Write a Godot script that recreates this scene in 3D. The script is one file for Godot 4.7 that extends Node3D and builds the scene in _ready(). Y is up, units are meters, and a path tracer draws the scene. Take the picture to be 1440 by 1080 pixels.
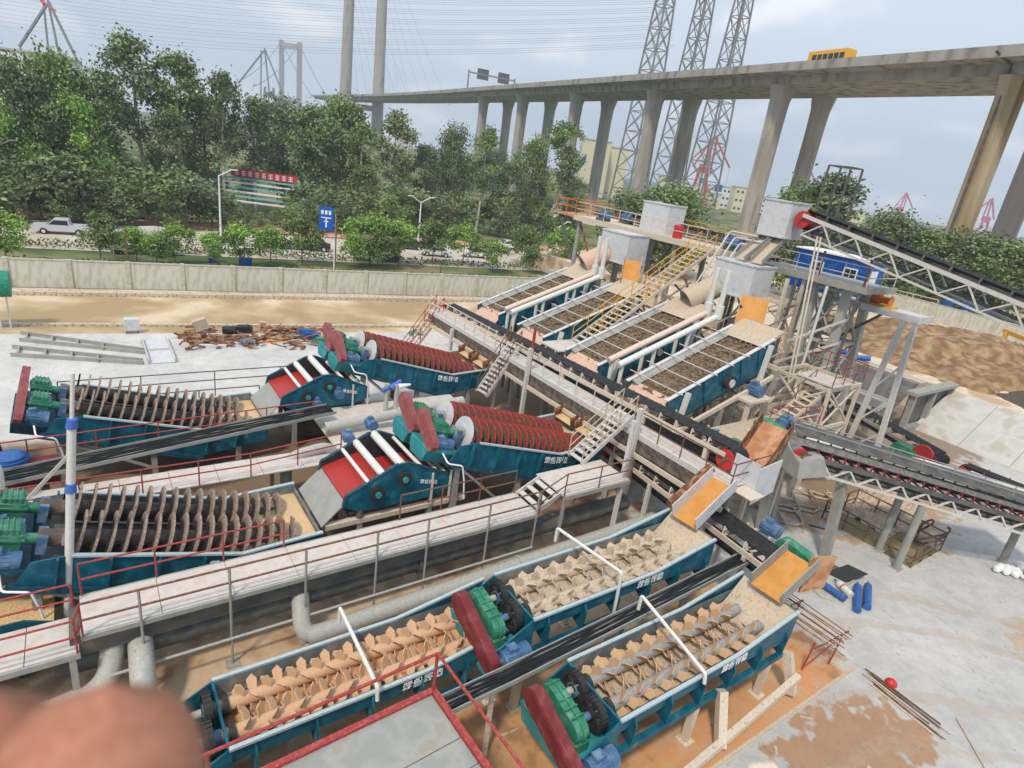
extends Node3D
# A sand washing yard seen from a roof 15 m up. World axes follow the yard: +x along the washers, +z along the belt conveyors.

const H := 15.0
const FPX := 850.0
var cp: float; var sp: float; var cr: float; var sr: float
var M := {}
var taken := {}
var rng := RandomNumberGenerator.new()

# ---------- pixel of the photograph (1440 x 1080) -> direction / point on a level ----------
func ray(px: float, py: float) -> Vector3:
	var a := px - 720.0
	var b := py - 540.0
	var r := a * cr + b * sr
	var u := a * sr - b * cr
	var z := -(FPX * cp + u * sp)
	return Vector3(0.8 * r - 0.6 * z, u * cp - FPX * sp, 0.6 * r + 0.8 * z)
func P(px: float, py: float, h: float) -> Vector3:
	var d := ray(px, py)
	return Vector3(0, H, 0) + d * ((h - H) / d.y)
func rise(base: Vector3, px: float, py: float) -> float:   # height at which that pixel's line of sight passes a thing standing at base
	var d := ray(px, py)
	return H + d.y * Vector2(base.x, base.z).length() / Vector2(d.x, d.z).length()
func CF(right: float, fwd: float, h: float) -> Vector3:      # plan position given to the right of and ahead of the roof
	return Vector3(0.8 * right + 0.6 * fwd, h, 0.6 * right - 0.8 * fwd)

# ---------- mesh builder ----------
class MB:
	var v := PackedVector3Array()
	var n := PackedVector3Array()
	var c := PackedColorArray()
	var uv := PackedVector2Array()
	var ix := PackedInt32Array()
	var xf := Transform3D.IDENTITY
	func at(t: Transform3D) -> MB:
		xf = t
		return self
	func quad(a: Vector3, b: Vector3, cc: Vector3, d: Vector3) -> void:   # counter-clockwise from outside
		a = xf * a; b = xf * b; cc = xf * cc; d = xf * d
		var k := v.size()
		var nn := (b - a).cross(cc - a)
		if nn.length_squared() < 1e-14: nn = (cc - a).cross(d - a)
		nn = nn.normalized()
		v.append_array([a, b, cc, d]); n.append_array([nn, nn, nn, nn])
		ix.append_array([k, k + 2, k + 1, k, k + 3, k + 2])
	func tri(a: Vector3, b: Vector3, cc: Vector3) -> void:
		a = xf * a; b = xf * b; cc = xf * cc
		var k := v.size()
		var nn := (b - a).cross(cc - a).normalized()
		v.append_array([a, b, cc]); n.append_array([nn, nn, nn]); ix.append_array([k, k + 2, k + 1])
	func hexa(p: Array) -> MB:   # 0-3 bottom ring counter-clockwise from above, 4-7 top ring
		quad(p[3], p[2], p[1], p[0]); quad(p[4], p[5], p[6], p[7])
		for i in 4:
			var j := (i + 1) % 4
			quad(p[i], p[j], p[4 + j], p[4 + i])
		return self
	func box(o: Vector3, s: Vector3, bs := Basis.IDENTITY) -> MB:
		var x := bs.x * s.x * 0.5
		var y := bs.y * s.y * 0.5
		var z := bs.z * s.z * 0.5
		return hexa([o - x - y + z, o + x - y + z, o + x - y - z, o - x - y - z, o - x + y + z, o + x + y + z, o + x + y - z, o - x + y - z])
	func span(a: Vector3, b: Vector3) -> MB:
		return box((a + b) * 0.5, (b - a).abs())
	func bar(a: Vector3, b: Vector3, w: float, h: float, up := Vector3.UP) -> MB:
		var d := b - a
		var l := d.length()
		if l < 1e-5: return self
		d /= l
		if absf(d.dot(up)) > 0.99: up = Vector3.RIGHT
		var s := d.cross(up).normalized()
		return box((a + b) * 0.5, Vector3(l, h, w), Basis(d, s.cross(d), s))
	func ring(o: Vector3, s: Vector3, t: Vector3, r: float, seg: int, nrm: Vector3, slope: float) -> int:
		var k := v.size()
		for i in seg:
			var q := TAU * i / seg
			var e := s * cos(q) + t * sin(q)
			v.append(xf * (o + e * r)); n.append((xf.basis * (e + nrm * slope)).normalized())
		return k
	func tube(a: Vector3, b: Vector3, r: float, seg := 8, r2 := -1.0, caps := true) -> MB:
		if r2 < 0: r2 = r
		var d := (b - a).normalized()
		var s := d.cross(Vector3.UP if absf(d.y) < 0.95 else Vector3.RIGHT).normalized()
		var t := s.cross(d)
		var sl := (r - r2) / maxf((b - a).length(), 1e-4)
		var k := ring(a, s, t, r, seg, d, sl)
		ring(b, s, t, r2, seg, d, sl)
		for i in seg:
			var j := (i + 1) % seg
			ix.append_array([k + i, k + j, k + seg + i, k + j, k + seg + j, k + seg + i])
		if caps:
			disc(a, -d, r, seg); disc(b, d, r2, seg)
		return self
	func disc(o: Vector3, d: Vector3, r: float, seg := 12) -> MB:
		if r <= 0.0: return self
		var s := d.cross(Vector3.UP if absf(d.y) < 0.95 else Vector3.RIGHT).normalized()
		var t := d.cross(s)
		var k := v.size()
		v.append(xf * o); n.append((xf.basis * d).normalized())
		for i in seg:
			var q := TAU * i / seg
			v.append(xf * (o + (s * cos(q) + t * sin(q)) * r)); n.append((xf.basis * d).normalized())
		for i in seg: ix.append_array([k, k + 1 + (i + 1) % seg, k + 1 + i])
		return self
	func path(pts: Array, r: float, seg := 6) -> MB:   # one bent pipe or cable
		var k0 := -1
		var s := Vector3.ZERO
		for i in pts.size():
			var d: Vector3 = ((pts[mini(i + 1, pts.size() - 1)] as Vector3) - (pts[maxi(i - 1, 0)] as Vector3)).normalized()
			if i == 0: s = d.cross(Vector3.UP if absf(d.y) < 0.95 else Vector3.RIGHT).normalized()
			else: s = (s - d * s.dot(d)).normalized()
			var k := ring(pts[i], s, s.cross(d), r, seg, d, 0.0)
			if k0 >= 0:
				for q in seg:
					var j := (q + 1) % seg
					ix.append_array([k0 + q, k0 + j, k + q, k0 + j, k + j, k + q])
			k0 = k
		return self
	func prism(pts: PackedVector2Array, a: Vector3, x: Vector3, y: Vector3, z: Vector3, lo: float, hi: float) -> MB:   # outline in x/y pushed along z from lo to hi
		if Geometry2D.is_polygon_clockwise(pts): pts = pts.duplicate(); pts.reverse()
		var m := pts.size()
		var t := Geometry2D.triangulate_polygon(pts)
		var f := func(i: int, d: float) -> Vector3: return a + x * pts[i].x + y * pts[i].y + z * d
		for i in range(0, t.size(), 3):
			tri(f.call(t[i], hi), f.call(t[i + 1], hi), f.call(t[i + 2], hi))
			tri(f.call(t[i], lo), f.call(t[i + 2], lo), f.call(t[i + 1], lo))
		for i in m:
			var j := (i + 1) % m
			quad(f.call(i, lo), f.call(j, lo), f.call(j, hi), f.call(i, hi))
		return self
	func flight(x0: float, x1: float, r0: float, r1: float, pitch: float, th: float, phase := 0.0, hand := 1.0) -> MB:   # a screw flight round the x axis
		var per := 14
		var cnt := int(ceil((x1 - x0) / pitch * per))
		for i in cnt:
			var q := []
			for e in [i, i + 1]:
				var an: float = TAU * e / per * hand + phase
				var xx: float = x0 + pitch * e / per
				for rr in [r0, r1]:
					q.append(Vector3(xx, cos(an) * rr, sin(an) * rr))
			var o := Vector3(th * 0.5, 0, 0)
			quad(q[0] + o, q[1] + o, q[3] + o, q[2] + o)
			quad(q[2] - o, q[3] - o, q[1] - o, q[0] - o)
		return self
	func rim(x0: float, x1: float, r: float, pitch: float, w: float, hgt: float, phase := 0.0, hand := 1.0) -> MB:   # the worn band on the edge of a flight
		var per := 14
		var cnt := int(ceil((x1 - x0) / pitch * per))
		for i in cnt:
			var a: Array = []
			for e in [i, i + 1]:
				var an: float = TAU * e / per * hand + phase
				var xx: float = x0 + pitch * e / per
				var d := Vector3(0, cos(an), sin(an))
				a.append([Vector3(xx - w, 0, 0) + d * (r + hgt), Vector3(xx + w, 0, 0) + d * (r + hgt), Vector3(xx - w, 0, 0) + d * (r - hgt * 3.0), Vector3(xx + w, 0, 0) + d * (r - hgt * 3.0)])
			quad(a[0][0], a[0][1], a[1][1], a[1][0])
			quad(a[0][1], a[0][3], a[1][3], a[1][1])
			quad(a[0][2], a[0][0], a[1][0], a[1][2])
		return self
	func mesh() -> ArrayMesh:
		var m := ArrayMesh.new()
		var a := []
		a.resize(Mesh.ARRAY_MAX)
		a[Mesh.ARRAY_VERTEX] = v; a[Mesh.ARRAY_NORMAL] = n; a[Mesh.ARRAY_INDEX] = ix
		if c.size() == v.size() and c.size() > 0: a[Mesh.ARRAY_COLOR] = c
		if uv.size() == v.size() and uv.size() > 0: a[Mesh.ARRAY_TEX_UV] = uv
		m.add_surface_from_arrays(Mesh.PRIMITIVE_TRIANGLES, a)
		return m

# ---------- nodes ----------
func numbered(called: String) -> String:
	taken[called] = taken.get(called, -1) + 1
	return called if taken[called] == 0 else "%s_%03d" % [called, taken[called]]
func tag(o: Node3D, label: String, category: String, group := "", kind := "") -> Node3D:
	o.set_meta("label", label); o.set_meta("category", category)
	if group: o.set_meta("group", group)
	if kind: o.set_meta("kind", kind)
	return o
func thing(called: String, label: String, category: String, pos := Vector3.ZERO, turn := 0.0, group := "") -> Node3D:
	var o := Node3D.new()
	o.name = numbered(called)
	add_child(o)
	o.position = pos
	o.rotation.y = turn
	return tag(o, label, category, group)
func part(parent: Node3D, called: String, mb, m: Material, label := "") -> MeshInstance3D:
	var o := MeshInstance3D.new()
	o.name = called
	o.mesh = mb.mesh() if mb is MB else mb
	o.material_override = m
	parent.add_child(o, true)
	if label: o.set_meta("label", label)
	return o
func single(called: String, label: String, category: String, mb, m: Material, group := "", pos := Vector3.ZERO) -> MeshInstance3D:
	var o := MeshInstance3D.new()
	o.name = numbered(called)
	o.mesh = mb.mesh() if mb is MB else mb
	o.material_override = m
	add_child(o)
	o.position = pos
	tag(o, label, category, group)
	return o
func struct(called: String, mb, m: Material, label := "") -> MeshInstance3D:
	var o := MeshInstance3D.new()
	o.name = numbered(called)
	o.mesh = mb.mesh() if mb is MB else mb
	o.material_override = m
	add_child(o)
	o.set_meta("kind", "structure")
	if label: o.set_meta("label", label); o.set_meta("category", called.replace("_", " "))
	return o
func copy(src: Node3D, label: String, pos: Vector3, turn := 0.0, scl := Vector3.ONE) -> Node3D:
	var o: Node3D = src.duplicate()
	var base := String(src.name)
	if base.length() > 4 and base[base.length() - 4] == "_" and base.right(3).is_valid_int(): base = base.left(base.length() - 4)
	o.name = numbered(base)
	add_child(o)
	o.position = pos
	o.rotation.y = turn
	o.scale = scl
	if label: o.set_meta("label", label)
	return o

# ---------- materials ----------
var noise_cache := {}
func noise_bytes(kind: String) -> PackedByteArray:
	if noise_cache.has(kind): return noise_cache[kind]
	var f := FastNoiseLite.new()
	f.noise_type = FastNoiseLite.TYPE_SIMPLEX_SMOOTH
	f.fractal_type = FastNoiseLite.FRACTAL_FBM
	f.fractal_octaves = 6
	f.seed = hash(kind) % 9999
	match kind:
		"blotch": f.frequency = 0.006
		"mid": f.frequency = 0.014
		"fine": f.frequency = 0.045
		"grit":
			f.frequency = 0.12
			f.fractal_octaves = 3
		"cell":
			f.noise_type = FastNoiseLite.TYPE_CELLULAR
			f.frequency = 0.05
			f.fractal_octaves = 2
	var im := f.get_seamless_image(512, 512)
	im.convert(Image.FORMAT_L8)
	noise_cache[kind] = im.get_data()
	return noise_cache[kind]
func lut_tex(kind: String, cols: Array, stops: Array, rows := 512) -> ImageTexture:
	var g := Gradient.new()
	g.offsets = PackedFloat32Array(stops)
	var pc := PackedColorArray()
	for c in cols: pc.append(c)
	g.colors = pc
	var lut := PackedByteArray()
	for i in 256:
		var c := g.sample(i / 255.0)
		lut.append_array([c.r8, c.g8, c.b8])
	var src := noise_bytes(kind)
	var out := PackedByteArray()
	out.resize(512 * rows * 3)
	for i in 512 * rows:
		var k := src[i] * 3
		var j := i * 3
		out[j] = lut[k]; out[j + 1] = lut[k + 1]; out[j + 2] = lut[k + 2]
	return ImageTexture.create_from_image(Image.create_from_data(512, rows, false, Image.FORMAT_RGB8, out))
func C(r: int, g: int, b: int) -> Color: return Color8(r, g, b)
# a surface of two to four tones spread by a noise; size is metres per repeat of the pattern
func mat(called: String, kind: String, cols: Array, size: float, rough := 0.7, metal := 0.0, stops := [], squash := 1.0) -> StandardMaterial3D:
	var m := StandardMaterial3D.new()
	m.resource_name = called
	m.roughness = rough
	m.metallic = metal
	m.metallic_specular = 0.4
	if not called in ["teal", "bridge_concrete", "soil", "coal", "mud_road", "stone", "pier_stained", "terrace", "far_ground", "kerb", "slurry", "rust", "trunk_pale"] and cols.size() > 2:
		var mean := Color(0, 0, 0)
		for c in cols: mean += (c as Color) / cols.size()
		var soft: Array = []
		for c in cols: soft.append((c as Color).lerp(mean, 0.45))
		cols = soft
	if cols.size() == 1: m.albedo_color = cols[0]
	elif cols.size() == 2: m.albedo_color = (cols[0] as Color).lerp(cols[1], 0.5)
	else:
		if stops.is_empty():
			stops = [[], [], [0.32, 0.62], [0.3, 0.5, 0.68], [0.25, 0.42, 0.58, 0.72]][cols.size()]
		m.albedo_texture = lut_tex(kind, cols, stops)
		m.uv1_triplanar = true
		m.uv1_world_triplanar = true
		m.uv1_triplanar_sharpness = 6.0
		m.uv1_scale = Vector3(1.0 / size, squash / size, 1.0 / size)
	M[called] = m
	return m
func relief(m: StandardMaterial3D, kind: String, cm: float) -> void:
	m.heightmap_enabled = true
	if not M.has("relief_" + kind): M["relief_" + kind] = lut_tex(kind, [Color.BLACK, Color.WHITE], [0.15, 0.85], 512)
	m.heightmap_texture = M["relief_" + kind]
	m.heightmap_scale = cm

func make_materials() -> void:
	# machine paint
	mat("teal", "mid", [C(10, 78, 100), C(16, 94, 116), C(26, 102, 122), C(90, 124, 124)], 5.0, 0.4, 0.0, [0.25, 0.5, 0.68, 0.86])
	mat("teal_dull", "mid", [C(12, 62, 84), C(18, 76, 98), C(90, 112, 110)], 2.4, 0.5, 0.0, [0.3, 0.6, 0.85])
	mat("cyan", "blotch", [C(28, 128, 140), C(48, 148, 152), C(120, 160, 150)], 2.0, 0.5, 0.0, [0.3, 0.6, 0.88])
	mat("gear_green", "blotch", [C(34, 112, 86), C(58, 134, 106), C(124, 160, 138)], 1.4, 0.4, 0.0, [0.3, 0.6, 0.85])
	mat("motor_blue", "blotch", [C(56, 92, 136), C(78, 116, 156), C(140, 156, 170)], 1.4, 0.4, 0.0, [0.3, 0.6, 0.85])
	mat("guard_red", "blotch", [C(104, 30, 38), C(122, 44, 48), C(142, 84, 80)], 1.6, 0.5, 0.0, [0.3, 0.6, 0.85])
	mat("guard_pink", "blotch", [C(128, 62, 64), C(146, 78, 78), C(160, 112, 106)], 1.6, 0.55, 0.0, [0.3, 0.6, 0.85])
	mat("spiral_red", "mid", [C(132, 42, 40), C(156, 62, 56), C(166, 116, 96)], 0.9, 0.6, 0.0, [0.3, 0.6, 0.8])
	mat("spiral_grey", "mid", [C(70, 62, 54), C(112, 98, 84), C(150, 132, 112)], 0.9, 0.7)
	mat("spiral_sand", "mid", [C(112, 100, 92), C(152, 136, 124), C(186, 164, 144)], 0.8, 0.8)
	mat("shaft_dark", "blotch", [C(74, 66, 62), C(100, 91, 84), C(136, 122, 108)], 1.6, 0.6)
	mat("blade_sand", "fine", [C(206, 170, 136), C(222, 192, 158), C(176, 138, 106)], 0.8, 0.85)
	mat("blade_orange", "fine", [C(200, 154, 110), C(214, 176, 132), C(156, 146, 132)], 0.8, 0.8, 0.0, [0.3, 0.55, 0.75])
	mat("blade_pale", "mid", [C(184, 166, 146), C(210, 194, 174), C(196, 180, 158), C(158, 140, 120)], 1.6, 0.85)
	mat("shaft_grey", "mid", [C(128, 132, 138), C(156, 158, 160), C(176, 162, 144)], 0.8, 0.6)
	mat("gear_dark", "fine", [C(30, 32, 34), C(56, 56, 54), C(92, 86, 76)], 0.6, 0.6, 0.2, [0.3, 0.6, 0.85])
	mat("inner_wall", "blotch", [C(88, 104, 116), C(112, 122, 126), C(158, 146, 128)], 2.4, 0.7, 0.0, [0.25, 0.5, 0.72])
	# steel
	mat("white_steel", "mid", [C(196, 196, 194), C(222, 220, 216), C(182, 168, 150)], 1.8, 0.5, 0.0, [0.3, 0.58, 0.8])
	mat("cream_steel", "mid", [C(206, 196, 180), C(226, 216, 202), C(178, 150, 122)], 1.4, 0.6, 0.0, [0.3, 0.58, 0.78])
	mat("grey_steel", "blotch", [C(142, 146, 144), C(164, 166, 162), C(156, 146, 130)], 2.6, 0.55, 0.0, [0.3, 0.6, 0.82])
	mat("dark_steel", "blotch", [C(72, 76, 78), C(98, 100, 99), C(122, 110, 96)], 2.8, 0.6, 0.0, [0.3, 0.6, 0.82])
	mat("box_grey", "blotch", [C(196, 200, 208), C(214, 216, 222), C(190, 186, 180)], 2.6, 0.45, 0.0, [0.3, 0.6, 0.85])
	mat("pipe_grey", "mid", [C(164, 170, 168), C(192, 194, 190), C(156, 140, 118)], 1.6, 0.5, 0.0, [0.3, 0.6, 0.82])
	mat("pipe_pale", "mid", [C(206, 214, 212), C(226, 228, 224), C(214, 196, 178)], 1.6, 0.45, 0.0, [0.3, 0.6, 0.82])
	mat("pipe_pink", "mid", [C(214, 182, 164), C(228, 200, 184), C(206, 200, 194)], 1.6, 0.5)
	mat("red_rail", "mid", [C(138, 44, 46), C(170, 70, 66), C(190, 120, 108)], 0.9, 0.55, 0.0, [0.3, 0.6, 0.82])
	mat("brown_rail", "mid", [C(92, 56, 46), C(120, 82, 66), C(150, 124, 104)], 0.9, 0.65)
	mat("yellow", "mid", [C(214, 158, 40), C(228, 178, 64), C(180, 140, 90)], 1.0, 0.5, 0.0, [0.3, 0.6, 0.85])
	mat("orange", "mid", [C(214, 110, 20), C(234, 140, 40), C(170, 110, 60)], 0.8, 0.5, 0.0, [0.3, 0.6, 0.85])
	mat("red", "mid", [C(186, 34, 38), C(206, 56, 54), C(176, 92, 84)], 0.8, 0.45, 0.0, [0.3, 0.6, 0.85])
	mat("rust", "blotch", [C(104, 66, 46), C(136, 94, 66), C(166, 130, 102)], 1.6, 0.85)
	mat("rust_bright", "blotch", [C(160, 108, 72), C(188, 138, 100), C(202, 164, 134)], 1.8, 0.85)
	mat("chute_orange", "blotch", [C(196, 132, 56), C(212, 150, 74), C(186, 146, 100)], 2.2, 0.6, 0.0, [0.3, 0.6, 0.82])
	mat("chute_pink", "mid", [C(206, 166, 148), C(222, 188, 170), C(188, 160, 140)], 1.4, 0.7)
	mat("chute_green", "mid", [C(150, 166, 146), C(176, 186, 166), C(206, 184, 158)], 1.4, 0.7)
	mat("chute_tan", "mid", [C(188, 172, 152), C(206, 190, 170), C(166, 146, 124)], 1.6, 0.8)
	mat("slurry", "fine", [C(206, 176, 130), C(222, 194, 150), C(190, 152, 104)], 1.8, 0.35)
	mat("slurry_pale", "fine", [C(206, 196, 158), C(220, 210, 176), C(196, 176, 136)], 2.0, 0.2)
	mat("sand_orange", "fine", [C(196, 150, 108), C(212, 172, 128), C(176, 130, 92)], 1.4, 0.8)
	mat("belt_black", "mid", [C(24, 26, 28), C(44, 46, 48), C(84, 78, 70)], 1.8, 0.7, 0.0, [0.3, 0.62, 0.85])
	mat("belt_grey", "mid", [C(92, 96, 98), C(120, 122, 122), C(148, 140, 130)], 2.2, 0.8)
	mat("cable_black", "mid", [C(16, 18, 20), C(40, 44, 46)], 1.0, 0.5)
	mat("walk_plate", "blotch", [C(192, 188, 182), C(208, 203, 197), C(196, 178, 164)], 2.6, 0.75, 0.0, [0.3, 0.56, 0.78])
	mat("screen_bed", "mid", [C(88, 72, 56), C(122, 102, 80), C(142, 122, 98), C(172, 154, 130)], 2.2, 0.95)
	relief(M["screen_bed"], "grit", 3.0)
	mat("stone", "fine", [C(120, 106, 90), C(160, 146, 124), C(84, 72, 58)], 0.5, 0.9)
	mat("screen_red", "fine", [C(150, 26, 28), C(170, 42, 40), C(190, 104, 76)], 1.4, 0.4, 0.0, [0.3, 0.6, 0.8])
	mat("rubber", "mid", [C(40, 42, 46), C(62, 62, 64)], 1.0, 0.7)
	mat("white_paint", "mid", [C(232, 236, 238), C(240, 242, 244)], 1.0, 0.5)
	mat("glass_dark", "mid", [C(36, 44, 54), C(58, 68, 78)], 1.0, 0.12)
	mat("container_blue", "blotch", [C(14, 70, 150), C(28, 90, 172), C(76, 120, 174)], 3.0, 0.4, 0.0, [0.3, 0.6, 0.88])
	mat("cyl_blue", "mid", [C(30, 78, 150), C(46, 98, 170), C(110, 138, 174)], 1.0, 0.4, 0.0, [0.3, 0.6, 0.86])
	mat("tarp_green", "mid", [C(10, 110, 92), C(24, 134, 112), C(80, 150, 130)], 1.6, 0.5)
	mat("tarp_blue", "mid", [C(56, 92, 176), C(96, 130, 204)], 1.0, 0.6)
	mat("rim_pale", "mid", [C(166, 186, 192), C(196, 206, 206), C(120, 150, 160)], 1.2, 0.5, 0.0, [0.3, 0.6, 0.82])
	# mineral
	mat("concrete", "blotch", [C(186, 184, 178), C(204, 202, 198), C(170, 162, 148)], 7.0, 0.85, 0.0, [0.3, 0.55, 0.78])
	mat("bridge_concrete", "mid", [C(168, 164, 158), C(156, 152, 146), C(134, 129, 122), C(112, 107, 100)], 24.0, 0.9, 0.0, [0.3, 0.52, 0.68, 0.82], 0.3)
	mat("pier_concrete", "blotch", [C(164, 160, 154), C(180, 176, 170), C(140, 131, 118)], 16.0, 0.9, 0.0, [0.3, 0.58, 0.78], 0.2)
	mat("pier_stained", "mid", [C(180, 168, 146), C(164, 144, 112), C(138, 114, 84), C(108, 92, 72)], 26.0, 0.9, 0.0, [0.3, 0.48, 0.62, 0.78], 0.1)
	mat("wall_panel", "mid", [C(214, 214, 206), C(200, 202, 192), C(168, 174, 158), C(208, 194, 182)], 4.0, 0.9, 0.0, [0.32, 0.52, 0.7, 0.85], 0.25)
	mat("wall_post", "mid", [C(206, 204, 190), C(190, 190, 172), C(164, 164, 146)], 3.0, 0.9)
	mat("mud_road", "blotch", [C(166, 142, 106), C(182, 158, 122), C(196, 174, 140), C(208, 192, 164)], 26.0, 0.7, 0.0, [0.3, 0.48, 0.62, 0.74])
	mat("kerb", "mid", [C(188, 178, 160), C(206, 196, 180), C(160, 136, 112)], 3.0, 0.9)
	mat("asphalt", "blotch", [C(190, 182, 168), C(206, 200, 188), C(176, 162, 142)], 30.0, 0.9)
	mat("brick_path", "mid", [C(206, 150, 130), C(220, 170, 150)], 8.0, 0.9)
	mat("far_ground", "blotch", [C(74, 92, 52), C(104, 116, 70), C(134, 124, 92)], 40.0, 1.0)
	mat("terrace", "blotch", [C(206, 188, 164), C(220, 204, 182), C(186, 160, 132)], 12.0, 0.9)
	mat("soil", "mid", [C(122, 97, 70), C(144, 117, 87), C(158, 131, 100), C(170, 146, 115)], 11.0, 1.0)
	relief(M["soil"], "fine", 3.0)
	mat("coal", "fine", [C(54, 56, 50), C(82, 80, 70), C(112, 104, 88)], 2.4, 1.0)
	mat("skin", "mid", [C(156, 102, 78), C(170, 116, 92), C(180, 128, 104)], 0.02, 0.5)
	mat("trunk_pale", "mid", [C(206, 200, 184), C(176, 168, 150), C(140, 128, 110)], 2.0, 0.9, 0.0, [], 0.3)
	mat("trunk_brown", "mid", [C(104, 88, 70), C(136, 118, 96)], 1.5, 0.95)
	mat("galvanised", "mid", [C(126, 128, 126), C(140, 141, 138)], 12.0, 0.6)
	mat("crane_grey", "mid", [C(120, 128, 132), C(146, 152, 154)], 12.0, 0.7)
	mat("crane_red", "mid", [C(196, 70, 66), C(214, 100, 92)], 12.0, 0.7)
	mat("crane_pink", "mid", [C(196, 116, 140), C(206, 136, 156)], 12.0, 0.7)
	mat("cream_wall", "blotch", [C(214, 206, 176), C(226, 220, 194)], 30.0, 0.9)
	mat("white_wall", "blotch", [C(216, 218, 218), C(230, 230, 228)], 30.0, 0.9)
	mat("stand_teal", "mid", [C(96, 170, 176), C(140, 192, 194)], 10.0, 0.7)
	mat("car_white", "mid", [C(226, 228, 232), C(234, 236, 238)], 4.0, 0.25)
	mat("car_silver", "mid", [C(190, 194, 200), C(206, 208, 212)], 4.0, 0.25)
	mat("car_dark", "mid", [C(48, 54, 62), C(66, 70, 78)], 4.0, 0.25)
	mat("tyre", "mid", [C(22, 22, 24), C(40, 40, 40)], 1.0, 0.85)
	mat("bus_yellow", "mid", [C(226, 166, 30), C(236, 182, 56)], 6.0, 0.4)
	mat("sign_blue", "mid", [C(18, 84, 186), C(28, 98, 200)], 4.0, 0.5)
	mat("water_murk", "mid", [C(96, 90, 62), C(112, 104, 72)], 6.0, 0.08)
	for k in ["leaf_dark", "leaf_mid", "leaf_light", "leaf_bright"]:
		var m := StandardMaterial3D.new()
		m.vertex_color_use_as_albedo = true
		m.roughness = 0.7
		m.backlight_enabled = true
		m.backlight = Color(0.16, 0.24, 0.09)
		M[k] = m

# ---------- camera, sky, sun ----------
func make_view() -> void:
	var pitch := atan(FPX / Vector2(325, 2266).length())
	var roll := atan2(325.0, 2266.0)
	cp = cos(pitch); sp = sin(pitch); cr = cos(roll); sr = sin(roll)
	var turn := func(q: Vector3) -> Vector3: return Vector3(0.8 * q.x - 0.6 * q.z, q.y, 0.6 * q.x + 0.8 * q.z)
	var right0 := Vector3(1, 0, 0)
	var up0 := Vector3(0, cp, -sp)
	var fwd := Vector3(0, -sp, -cp)
	var cam := Camera3D.new()
	cam.name = "camera"
	add_child(cam)
	cam.fov = rad_to_deg(2.0 * atan(540.0 / FPX))
	cam.near = 0.01
	cam.far = 6000.0
	cam.transform = Transform3D(Basis(turn.call(right0 * cr + up0 * sr), turn.call(up0 * cr - right0 * sr), -turn.call(fwd)), Vector3(0, H, 0))
	cam.current = true
	var lens := CameraAttributesPhysical.new()      # a phone's small lens: only what almost touches it is out of focus
	lens.frustum_focal_length = 4.0
	lens.exposure_aperture = 2.2
	lens.frustum_focus_distance = 26.0
	var env := Environment.new()
	env.background_mode = Environment.BG_SKY
	env.tonemap_mode = Environment.TONE_MAPPER_LINEAR
	env.tonemap_exposure = 1.03
	env.sdfgi_enabled = true
	env.ssao_enabled = true
	env.ssil_enabled = true
	var sky := Sky.new()
	sky.sky_material = sky_panorama()
	env.sky = sky
	env.background_energy_multiplier = 1.3
	env.fog_enabled = true
	env.fog_density = 0.0005
	env.fog_light_color = Color(0.84, 0.90, 0.97)
	var we := WorldEnvironment.new()
	we.name = "environment"
	we.environment = env
	we.camera_attributes = lens
	add_child(we)
	var sun := DirectionalLight3D.new()
	sun.name = "sun"
	sun.light_energy = 0.9
	sun.light_angular_distance = 6.0
	sun.light_color = Color(1.0, 0.945, 0.86)
	sun.shadow_enabled = true
	add_child(sun)
	sun.look_at_from_position(Vector3(-55, 95, 35), Vector3.ZERO, Vector3.UP)

func sky_panorama() -> PanoramaSkyMaterial:
	var w := 1024
	var h := 512
	var im := Image.create(w, h, false, Image.FORMAT_RGBF)
	var f := FastNoiseLite.new()
	f.seed = 11
	f.fractal_octaves = 5
	f.frequency = 1.6
	for j in h:
		var el := PI * (0.5 - (j + 0.5) / h)
		var base: Color
		var t := clampf(sin(el), 0.0, 1.0)
		base = Color(0.60, 0.68, 0.75).lerp(Color(0.54, 0.63, 0.77), pow(t, 0.62))
		if el < 0: base = Color(0.60, 0.64, 0.66)
		for i in w:
			var c := base
			if el > 0.0:
				var az := TAU * (i + 0.5) / w
				var d := Vector3(cos(el) * sin(az), sin(el), cos(el) * cos(az))
				var q := d / (d.y + 0.35)
				var k := f.get_noise_3d(q.x * 1.4, q.y * 0.6, q.z * 1.4)
				c = base.lerp(Color(0.88, 0.90, 0.93), smoothstep(0.05, 0.5, k) * 0.8)
			im.set_pixel(i, j, c)
	var m := PanoramaSkyMaterial.new()
	m.panorama = ImageTexture.create_from_image(im)
	return m

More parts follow.
